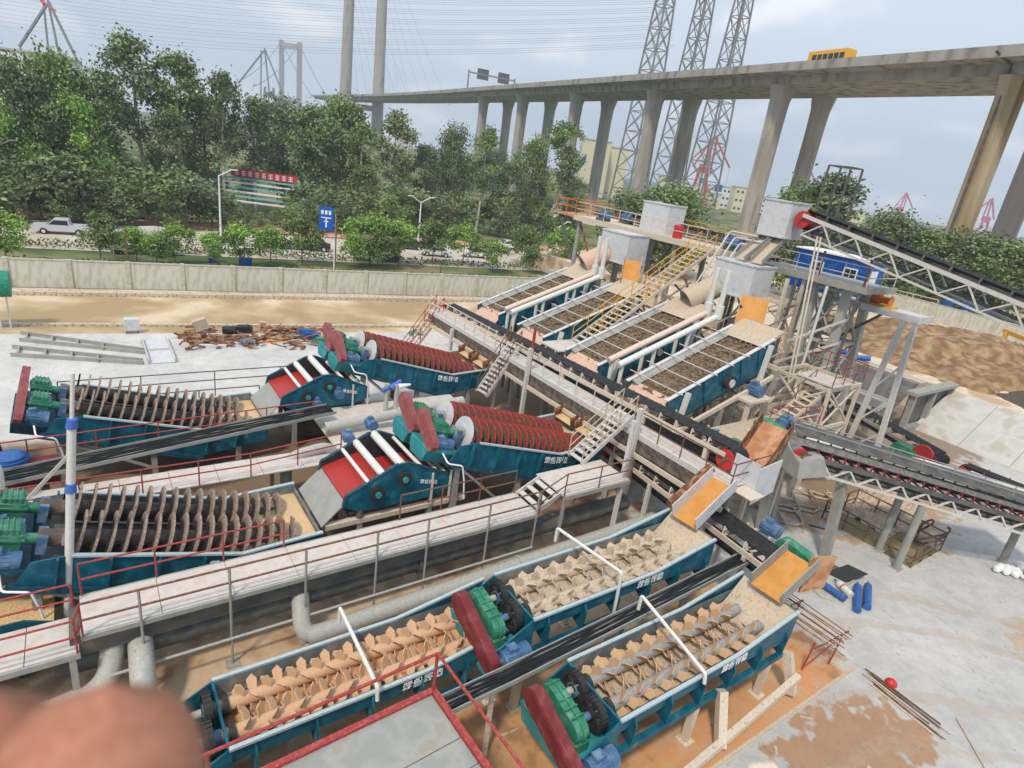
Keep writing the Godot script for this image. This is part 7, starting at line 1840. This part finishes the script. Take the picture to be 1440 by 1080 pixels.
func make_road() -> void:
	var yaw := -0.12
	car("silver pickup truck driving along the far road", P(88, 329, 0), yaw, M["car_silver"], "pickup")
	for q in [[612, 360, "white car parked nearest the double-arm street lamp", "car_white"], [668, 362, "white car second along from the double-arm street lamp", "car_white"], [713, 350, "white car parked under the trees before the viaduct", "car_white"], [385, 348, "dark car behind the street trees by the blue sign", "car_dark"], [440, 352, "dark car under the blue road sign", "car_dark"], [318, 341, "dark car behind the slender street lamp", "car_dark"], [575, 350, "dark car partly hidden behind street trees", "car_dark"]]:
		car(q[2], P(q[0], q[1], 0), yaw - 0.2, M[q[3]], "car", "cars on the far road")
	mixer("tan concrete mixer truck half hidden by a street tree", P(207, 357, 0), yaw)
	mixer("tan concrete mixer truck behind the wall past the blue road sign", P(530, 366, 0), yaw)
	for q in [[9, 300, 4, 205, "street lamp at the bright green tree"], [311, 345, 307, 246, "slender street lamp with a blue box at its foot"], [587, 352, 591, 284, "double-arm street lamp standing among street trees"], [778, 374, 784, 318, "street lamp nearest the vibrating screens"], [470, 386, 474, 302, "pale post carrying the blue road sign"]]:
		var b := P(q[0], q[1], 0)
		var h := rise(b, q[2], q[3])
		var o := thing("street_lamp" if not "sign" in q[4] else "sign_post", q[4], "street lamp" if not "sign" in q[4] else "post", b)
		part(o, "pole", MB.new().tube(Vector3.ZERO, Vector3(0, h, 0), 0.14, 10, 0.08), M["white_paint"])
		if not "sign" in q[4]:
			for s in [-1.0, 1.0]:
				if s > 0 or "double" in q[4]:
					var a := part(o, "arm", MB.new().tube(Vector3(0, h - 0.1, 0), Vector3(s * 1.4, h + 0.7, 0), 0.06, 8), M["white_paint"])
					part(a, "lamp_head", MB.new().box(Vector3(s * 1.7, h + 0.75, 0), Vector3(0.8, 0.12, 0.3)), M["white_paint"])
	var sb := P(470, 386, 0) + Vector3(0, 0, 0.0)
	var sh := rise(sb, 466, 302)
	var sg := thing("road_sign", "blue road sign with white arrows and lettering", "sign", sb + Vector3(-0.9, sh - 0.9, 0.3), -0.5)
	sg.scale = Vector3.ONE * 0.72
	part(sg, "panel", MB.new().span(Vector3(-1.4, -1.0, -0.05), Vector3(0.7, 2.4, 0.05)), M["sign_blue"])
	var wm := MB.new()
	for k in 3: wm.span(Vector3(-1.1 + k * 0.55, 1.3, 0.05), Vector3(-0.75 + k * 0.55, 1.9, 0.07))
	wm.span(Vector3(-1.1, 0.75, 0.05), Vector3(0.4, 0.9, 0.07)).span(Vector3(-0.45, -0.6, 0.05), Vector3(-0.25, 0.75, 0.07))
	wm.tri(Vector3(-0.75, 0.2, 0.07), Vector3(0.05, 0.2, 0.07), Vector3(-0.35, 0.6, 0.07))
	part(sg, "lettering", wm, M["white_paint"])
	single("kiosk_box", "blue cabinet at the foot of the slender street lamp", "cabinet", MB.new().span(Vector3(-0.35, 0, -0.3), Vector3(0.35, 1.7, 0.3)).span(Vector3(-0.4, 1.7, -0.35), Vector3(0.4, 1.8, 0.35)), M["sign_blue"], "", P(299, 368, 0))
	single("kiosk_box", "blue cabinet under the street trees past the slender lamp", "cabinet", MB.new().span(Vector3(-0.6, 0, -0.3), Vector3(0.6, 0.8, 0.3)).span(Vector3(-0.65, 0.8, -0.35), Vector3(0.65, 0.9, 0.35)), M["sign_blue"], "", P(345, 374, 0))
	# grandstand with the red banner, seen through the trees
	var gb := P(360, 300, 0)
	var gs := thing("grandstand", "teal roofed stand with a red banner glimpsed through the trees", "stand", gb, -0.55)
	var gh := rise(gb, 362, 251)
	for k in 6: part(gs, "roof_strip", MB.new().bar(Vector3(-9, gh - 0.3 - k * 0.65, 0.2 + k * 0.9), Vector3(9, gh - 0.3 - k * 0.65, 0.2 + k * 0.9), 0.85, 0.2), M["stand_teal"] if k % 2 == 0 else M["white_wall"])
	part(gs, "banner", MB.new().span(Vector3(-4.0, gh, 0), Vector3(7.0, gh + 1.2, 0.1)), M["red"], "red banner with white characters")
	var bl := MB.new()
	for k in 9:
		bl = MB.new()
		for j in 3: bl.span(Vector3(-3.4 + k * 1.12, gh + 0.2 + j * 0.3, 0.11), Vector3(-2.7 + k * 1.12, gh + 0.3 + j * 0.3, 0.13))
		bl.span(Vector3(-3.1 + k * 1.12, gh + 0.15, 0.11), Vector3(-3.0 + k * 1.12, gh + 1.0, 0.14))
		part(gs, "character", bl, M["white_paint"])
	for x in [-8.0, 0.0, 8.0]: part(gs, "column", MB.new().span(Vector3(x, 0, 0.5), Vector3(x + 0.4, gh - 0.6, 0.9)), M["white_wall"])
	single("boundary_wall", "long white wall beyond the trees under the viaduct", "wall", MB.new().bar(P(775, 300, 1.0), P(930, 330, 1.0), 0.3, 3.2), M["white_wall"])

# ---------- viaduct, bridges, pylons, cranes ----------
func make_far() -> void:
	var F0 := 100.0
	var ax := Vector2(64.9, 100.0)          # first pier: right of and ahead of the roof
	var dv := Vector2(-19.29, 39.66)
	var nrm := Vector2(39.66, 19.29).normalized()
	var vd := thing("viaduct", "long grey concrete viaduct on paired slanting-looking piers", "bridge")
	vd.set_meta("label", "long grey concrete road viaduct carried on paired tall piers")
	var top := func(k: float) -> float: return 35.3 + 0.62 * k if k < 5 else 38.4 + 0.5 * (k - 5.0)
	var at := func(k: float, off: float) -> Vector3:
		var c := ax + dv * k + nrm * off
		if k > 5.0: c += Vector2(-1, -0.1) * (k - 5.0) * (k - 5.0) * 0.35
		return CF(c.x, c.y, 0)
	for i in range(-2, 14):
		var steps := 4
		for j in steps:
			var k0 := i + float(j) / steps
			var k1 := i + float(j + 1) / steps
			var y0: float = top.call(k0)
			var y1: float = top.call(k1)
			var prof := [[-4.6, 2.3], [-4.6, 1.9], [-1.4, 1.5], [-1.0, 0.0], [15.0, 0.0], [15.4, 1.5], [18.6, 1.9], [18.6, 2.3]]
			var mb := MB.new()
			for e in prof.size():
				var p: Array = prof[e]
				var q: Array = prof[(e + 1) % prof.size()]
				var a: Vector3 = at.call(k0, p[0]) + Vector3(0, y0 + p[1], 0)
				var b: Vector3 = at.call(k0, q[0]) + Vector3(0, y0 + q[1], 0)
				var c: Vector3 = at.call(k1, q[0]) + Vector3(0, y1 + q[1], 0)
				var d: Vector3 = at.call(k1, p[0]) + Vector3(0, y1 + p[1], 0)
				mb.quad(a, b, c, d)
			part(vd, "deck_section", mb, M["bridge_concrete"])
			for off in [-4.68, 18.68]:
				var a: Vector3 = at.call(k0, off) + Vector3(0, y0 + 2.4, 0)
				var b: Vector3 = at.call(k1, off) + Vector3(0, y1 + 2.4, 0)
				part(vd, "parapet", MB.new().bar(a, b, 0.3, 1.5), M["bridge_concrete"])
	for i in range(-1, 6):
		for off in [1.0, 13.0]:
			var yt: float = top.call(float(i))
			var b: Vector3 = at.call(float(i), off)
			var u := CF(dv.x, dv.y, 0).normalized()
			var w := CF(nrm.x, nrm.y, 0).normalized()
			var mb := MB.new()
			var lv := [[0.0, 1.9, 1.5], [0.8, 1.9, 1.5], [0.92, 2.1, 1.5], [1.0, 2.9, 1.6]]
			for e in 3:
				var r0 := []
				var r1 := []
				for c8 in 8:
					var an := TAU * (c8 + 0.5) / 8.0
					var cx := clampf(cos(an) * 1.25, -1.0, 1.0)
					var sx := clampf(sin(an) * 1.25, -1.0, 1.0)
					r0.append(b + w * cx * lv[e][1] + u * sx * lv[e][2] + Vector3(0, yt * lv[e][0], 0))
					r1.append(b + w * cx * lv[e + 1][1] + u * sx * lv[e + 1][2] + Vector3(0, yt * lv[e + 1][0], 0))
				for c8 in 8:
					var j := (c8 + 1) % 8
					mb.quad(r0[j], r0[c8], r1[c8], r1[j])
			part(vd, "pier", mb, M["pier_stained"] if i == 0 and off < 5 else M["pier_concrete"], "brown rain-streaked pier" if i == 0 and off < 5 else "")
	var p0: Vector3 = at.call(0.0, -5.6) + Vector3(0, top.call(0.0), 0)
	part(vd, "drain_pipe", MB.new().path([p0 + Vector3(0, 2.2, 0), at.call(0.0, -1.4) + Vector3(0, top.call(0.0) + 1.2, 0), at.call(0.0, -1.0) + Vector3(0, top.call(0.0) - 2.0, 0), at.call(0.0, -1.0)], 0.18, 8), M["dark_steel"])
	# bus and gantry on the deck
	var bp: Vector3 = at.call(0.76, 0.3) + Vector3(0, top.call(0.8) + 2.35, 0)
	var dirv := CF(dv.x, dv.y, 0).normalized()
	var bus := thing("bus", "yellow bus driving along the viaduct", "bus", bp, atan2(-dirv.z, dirv.x))
	part(bus, "body", MB.new().span(Vector3(-4.4, 0.5, -1.2), Vector3(4.4, 3.1, 1.2)), M["bus_yellow"])
	for k in 6: part(bus, "window", MB.new().span(Vector3(-3.9 + k * 1.25, 1.6, -1.24), Vector3(-2.9 + k * 1.25, 2.6, 1.24)), M["glass_dark"])
	for x in [-2.8, 2.8]: part(bus, "wheel", MB.new().tube(Vector3(x, 0.5, -1.22), Vector3(x, 0.5, 1.22), 0.5, 12), M["tyre"])
	part(bus, "roof", MB.new().span(Vector3(-4.3, 3.1, -1.1), Vector3(4.3, 3.25, 1.1)), M["bus_yellow"])
	var g0: Vector3 = at.call(5.2, -4.4) + Vector3(0, top.call(5.2) + 2.3, 0)
	var g1: Vector3 = at.call(5.2, 18.4) + Vector3(0, top.call(5.2) + 2.3, 0)
	var ga := thing("sign_gantry", "overhead road sign gantry on the viaduct", "gantry")
	part(ga, "post", MB.new().bar(g0, g0 + Vector3(0, 8.5, 0), 0.5, 0.5), M["galvanised"])
	part(ga, "post", MB.new().bar(g1, g1 + Vector3(0, 8.5, 0), 0.5, 0.5), M["galvanised"])
	part(ga, "beam", MB.new().bar(g0 + Vector3(0, 7.5, 0), g1 + Vector3(0, 7.5, 0), 0.4, 0.6), M["galvanised"])
	for t in [0.3, 0.75]: part(ga, "sign_panel", MB.new().box(g0.lerp(g1, t) + Vector3(0, 7.6, 0), Vector3(5.5, 4.4, 0.3), Basis(Vector3.UP, atan2(-(g1 - g0).z, (g1 - g0).x))), M["dark_steel"])
	# cable-stayed bridge pylon and stays
	var py := thing("bridge_pylon", "pair of tall tapering legs of the cable-stayed bridge", "pylon")
	var pl := CF(-0.314 * 520.0, 520.0, 0)
	var pr := CF(-0.262 * 520.0, 520.0, 0)
	for q in [[pl, 0.02], [pr, -0.02]]:
		var b: Vector3 = q[0]
		var tip: Vector3 = (pl + pr) * 0.5 + (b - (pl + pr) * 0.5) * 0.86 + Vector3(0, 190, 0)
		part(py, "leg", MB.new().tube(b, tip, 5.2, 8, 3.2), M["pier_concrete"])
	part(py, "crossbeam", MB.new().bar(pl + Vector3(0, 36, 0), pr + Vector3(0, 36, 0), 5.0, 4.0), M["pier_concrete"])
	var sc := thing("stay_cables", "fans of thin stay cables hanging from the tall bridge legs", "stay cables")
	for q in [pl, pr]:
		for k in 8:
			var e: Vector3 = at.call(11.4 - k * 0.55, -5.2 if q == pl else 19.2) + Vector3(0, top.call(11.4 - k * 0.55) + 3.4, 0)
			part(sc, "cable", MB.new().tube(e, q + Vector3(0, 95.0 + k * 7.0, 0), 0.07, 4, -1.0, false), M["galvanised"])
	# suspension bridge tower, hazy in the distance
	var su := thing("suspension_tower", "distant portal tower of a suspension bridge", "bridge tower")
	var sa := CF(-0.411 * 1250.0, 1250.0, 0)
	var sb := CF(-0.384 * 1250.0, 1250.0, 0)
	for q in [sa, sb]: part(su, "leg", MB.new().bar(q, (q as Vector3) + Vector3(0, 160, 0), 8, 8), M["pier_concrete"])
	for y in [152.0, 60.0]: part(su, "crossbeam", MB.new().bar(sa + Vector3(0, y, 0), sb + Vector3(0, y, 0), 6, 9), M["pier_concrete"])
	for q in [sa, sb]:
		for s in [-1.0, 1.0]:
			var line := []
			for i in 9: line.append((q as Vector3) + Vector3(-0.45 * 30.0 * i * s, 158.0 - i * 17.0 + i * i * 0.7, 14.0 * i * s))
			part(su, "main_cable", MB.new().path(line, 0.7, 4), M["galvanised"])
	# lattice pylons and the lines they carry
	for q in [[0.138, 300.0, "lattice pylon standing closest to the cream silo block"], [0.194, 310.0, "middle lattice pylon of the three behind the viaduct"], [0.247, 300.0, "lattice pylon with the red crane behind its foot"]]:
		lattice(q[2], CF(q[0] * q[1], q[1], 0), 125.0)
	for t in 3:
		for k in 8:
			var d0 := ray(936.0 + t * 6.0, -26.0 + k * 12.0 + t * 3.0)
			var d1 := ray(-60.0, -120.0 + k * 19.0 + t * 7.0)
			var a := Vector3(0, H, 0) + d0 * (300.0 / Vector2(d0.x, d0.z).length())
			var far_end := Vector3(0, H, 0) + d1 * ((430.0 + t * 30.0) / Vector2(d1.x, d1.z).length())
			var line := []
			for i in 17:
				var s := i / 16.0
				line.append(a.lerp(far_end, s) - Vector3(0, 9.0 * 4.0 * s * (1 - s), 0))
			single("power_line", "thin grey power line sagging away from the lattice pylons", "power line", MB.new().path(line, 0.05, 4), M["galvanised"], "power lines")
	# cranes
	crane("grey luffing crane with an A-frame above the broad trees", CF(-0.752 * 330.0, 330.0, 0), 56.0, M["crane_grey"], -1.0)
	crane("grey luffing crane behind the banner trees", CF(-0.43 * 520.0, 520.0, 0), 68.0, M["crane_grey"], -1.0)
	crane("red crane standing behind the lattice pylons", CF(0.245 * 430.0, 430.0, 0), 46.0, M["crane_red"], 0.3)
	crane("pink crane beyond the trees past the climbing conveyor", CF(0.555 * 620.0, 620.0, 0), 34.0, M["crane_pink"], 1.0)
	crane("pink crane between the last two viaduct piers", CF(0.69 * 520.0, 520.0, 0), 36.0, M["crane_pink"], -0.6)
	crane("grey harbour crane behind the viaduct pier by the tall head box", CF(0.40 * 560.0, 560.0, 0), 40.0, M["crane_grey"], 0.8)
	single("crane_jib", "red crane jib reaching in from the roadside sky corner", "crane", MB.new().bar(CF(-0.80 * 300.0, 300.0, 15.0 + 0.166 * 300.0), CF(-0.766 * 300.0, 300.0, 15.0 + 0.118 * 300.0), 1.0, 1.2).bar(CF(-0.766 * 300.0, 300.0, 15.0 + 0.118 * 300.0), CF(-0.75 * 300.0, 300.0, 15.0 + 0.112 * 300.0), 0.5, 0.6), M["crane_red"])
	# open steel frame among the trees, and the head frame
	var sf := thing("lookout_frame", "open dark steel frame standing up among trees beyond the tower", "steel frame")
	var sp0 := ray(1190, 235)
	var sc0 := Vector3(sp0.x, 0, sp0.z).normalized() * 70.0
	var shh := rise(sc0, 1195, 236)
	for q in [[-1.1, -1.1], [1.1, -1.1], [1.1, 1.1], [-1.1, 1.1]]: part(sf, "post", MB.new().bar(sc0 + Vector3(q[0], 0, q[1]), sc0 + Vector3(q[0], shh, q[1]), 0.16, 0.16), M["dark_steel"])
	for y in [0.0, 2.6, 5.6]:
		for q in [[-1.1, -1.1, 1.1, -1.1], [1.1, -1.1, 1.1, 1.1], [1.1, 1.1, -1.1, 1.1], [-1.1, 1.1, -1.1, -1.1]]: part(sf, "ring_bar", MB.new().bar(sc0 + Vector3(q[0], shh - y, q[1]), sc0 + Vector3(q[2], shh - y, q[3]), 0.12, 0.12), M["dark_steel"])
	# far buildings
	block("cream silo block of two tall bays behind the viaduct piers", CF(0.075 * 380.0, 380.0, 0), 16.0, 20.0, 30.0, M["cream_wall"], 0)
	block("second cream silo block with a sloping conveyor gallery", CF(0.105 * 390.0, 390.0, 0), 15.0, 18.0, 28.0, M["cream_wall"], 0)
	single("gallery", "blue sloping conveyor gallery against the cream silo blocks", "gallery", MB.new().bar(CF(0.03 * 370.0, 370.0, 4.0), CF(0.075 * 372.0, 372.0, 26.0), 3.0, 3.0), M["container_blue"])
	block("white flat-roofed block at the end of the tree belt", CF(-0.80 * 190.0, 190.0, 0), 20.0, 14.0, 24.0, M["white_wall"], 5)
	var rg := RandomNumberGenerator.new()
	rg.seed = 5
	for k in 16:
		var r := 0.2 + 0.019 * k
		var d := 430.0 + rg.randf_range(0, 190)
		block("white low city block in the hazy distance under the viaduct", CF(r * d, d, 0), rg.randf_range(10, 22), rg.randf_range(10, 20), rg.randf_range(8, 17), M["white_wall"] if k % 3 else M["cream_wall"], 3, "hazy city blocks")
	single("roof_tank", "blue rooftop tank on the hazy white city blocks", "tank", MB.new().span(CF(0.268 * 430.0, 430.0, 12.0), CF(0.268 * 430.0, 430.0, 12.0) + Vector3(3.5, 4.5, 3.5)), M["cyl_blue"])
func block(label: String, p: Vector3, w: float, d: float, h: float, m: Material, rows: int, group := "") -> void:
	var o := thing("building", label, "building", p, -0.64, group)
	part(o, "wall", MB.new().span(Vector3(-w * 0.5, 0, -d * 0.5), Vector3(w * 0.5, h, d * 0.5)), m)
	part(o, "roof", MB.new().span(Vector3(-w * 0.5 - 0.3, h, -d * 0.5 - 0.3), Vector3(w * 0.5 + 0.3, h + 0.6, d * 0.5 + 0.3)), M["pipe_grey"])
	for r in rows:
		for k in int(w / 3.2):
			part(o, "window", MB.new().span(Vector3(-w * 0.5 + 1.0 + k * 3.2, h * (r + 0.35) / rows, d * 0.5 - 0.1), Vector3(-w * 0.5 + 2.6 + k * 3.2, h * (r + 0.35) / rows + 1.5, d * 0.5 + 0.06)), M["glass_dark"])
func lattice(label: String, b: Vector3, h: float) -> Vector3:
	var o := thing("lattice_pylon", label, "pylon", Vector3.ZERO, 0.0, "lattice pylons")
	var hw := func(t: float) -> float: return lerpf(6.0, 1.9, clampf(t * 1.15, 0, 1))
	var cn := func(i: int, t: float) -> Vector3:
		var w: float = hw.call(t)
		return b + Vector3([-w, w, w, -w][i], h * t, [-w, -w, w, w][i])
	var n := 15
	for i in 4:
		var lg := MB.new()
		for k in n: lg.bar(cn.call(i, float(k) / n), cn.call(i, (k + 1.0) / n), 0.6, 0.6)
		part(o, "leg", lg, M["galvanised"])
	for k in n:
		var bay := MB.new()
		var t0 := float(k) / n
		var t1 := (k + 1.0) / n
		for i in 4:
			var j := (i + 1) % 4
			bay.bar(cn.call(i, t0), cn.call(j, t1), 0.28, 0.28)
			bay.bar(cn.call(j, t0), cn.call(i, t1), 0.28, 0.28)
			bay.bar(cn.call(i, t1), cn.call(j, t1), 0.32, 0.32)
		part(o, "bracing_bay", bay, M["galvanised"])
	for k in 3:
		var y := h * (0.74 + k * 0.11)
		var am := MB.new()
		var d := CF(1, 0.2, 0).normalized()
		am.bar(b + Vector3(0, y, 0) - d * (10.0 - k), b + Vector3(0, y, 0) + d * (10.0 - k), 0.8, 0.7)
		am.bar(b + Vector3(0, y + 3.0, 0) - d * 2.5, b + Vector3(0, y + 0.3, 0) - d * (10.0 - k), 0.3, 0.3)
		am.bar(b + Vector3(0, y + 3.0, 0) + d * 2.5, b + Vector3(0, y + 0.3, 0) + d * (10.0 - k), 0.3, 0.3)
		part(o, "cross_arm", am, M["galvanised"])
	return b + Vector3(0, h, 0)
func crane(label: String, b: Vector3, h: float, m: Material, side: float) -> void:
	var o := thing("harbour_crane", label, "crane")
	var r := CF(1, 0, 0)
	var s := absf(side) / side
	for q in [-0.12, 0.12]:
		part(o, "tower_leg", MB.new().bar(b + r * h * q, b + r * h * q * 0.4 + Vector3(0, h * 0.6, 0), 1.4, 1.4), m)
	part(o, "a_frame", MB.new().bar(b + Vector3(0, h * 0.55, 0), b + Vector3(0, h, 0) + r * s * h * 0.05, 1.0, 1.0).bar(b + Vector3(0, h * 0.55, 0) - r * s * h * 0.16, b + Vector3(0, h, 0) + r * s * h * 0.05, 0.9, 0.9), m)
	part(o, "jib", MB.new().bar(b + Vector3(0, h * 0.5, 0) + r * s * h * 0.1, b + Vector3(0, h * 0.97, 0) + r * s * h * 0.09, 0.9, 0.9).bar(b + Vector3(0, h * 0.97, 0) + r * s * h * 0.06, b + Vector3(0, h * 0.6, 0) + r * s * h * 0.36, 1.0, 1.0), m)
	part(o, "house", MB.new().box(b + Vector3(0, h * 0.52, 0), Vector3(5, 4, 4)), m)
	part(o, "hoist_rope", MB.new().tube(b + Vector3(0, h * 0.6, 0) + r * s * h * 0.36, b + Vector3(0, h * 0.3, 0) + r * s * h * 0.36, 0.12, 4), M["galvanised"])

func _ready() -> void:
	rng.seed = 20
	make_view()
	make_materials()
	make_ground()
	make_plant()
	make_towers()
	make_yard()
	make_trees()
	make_road()
	make_far()
	make_finger()
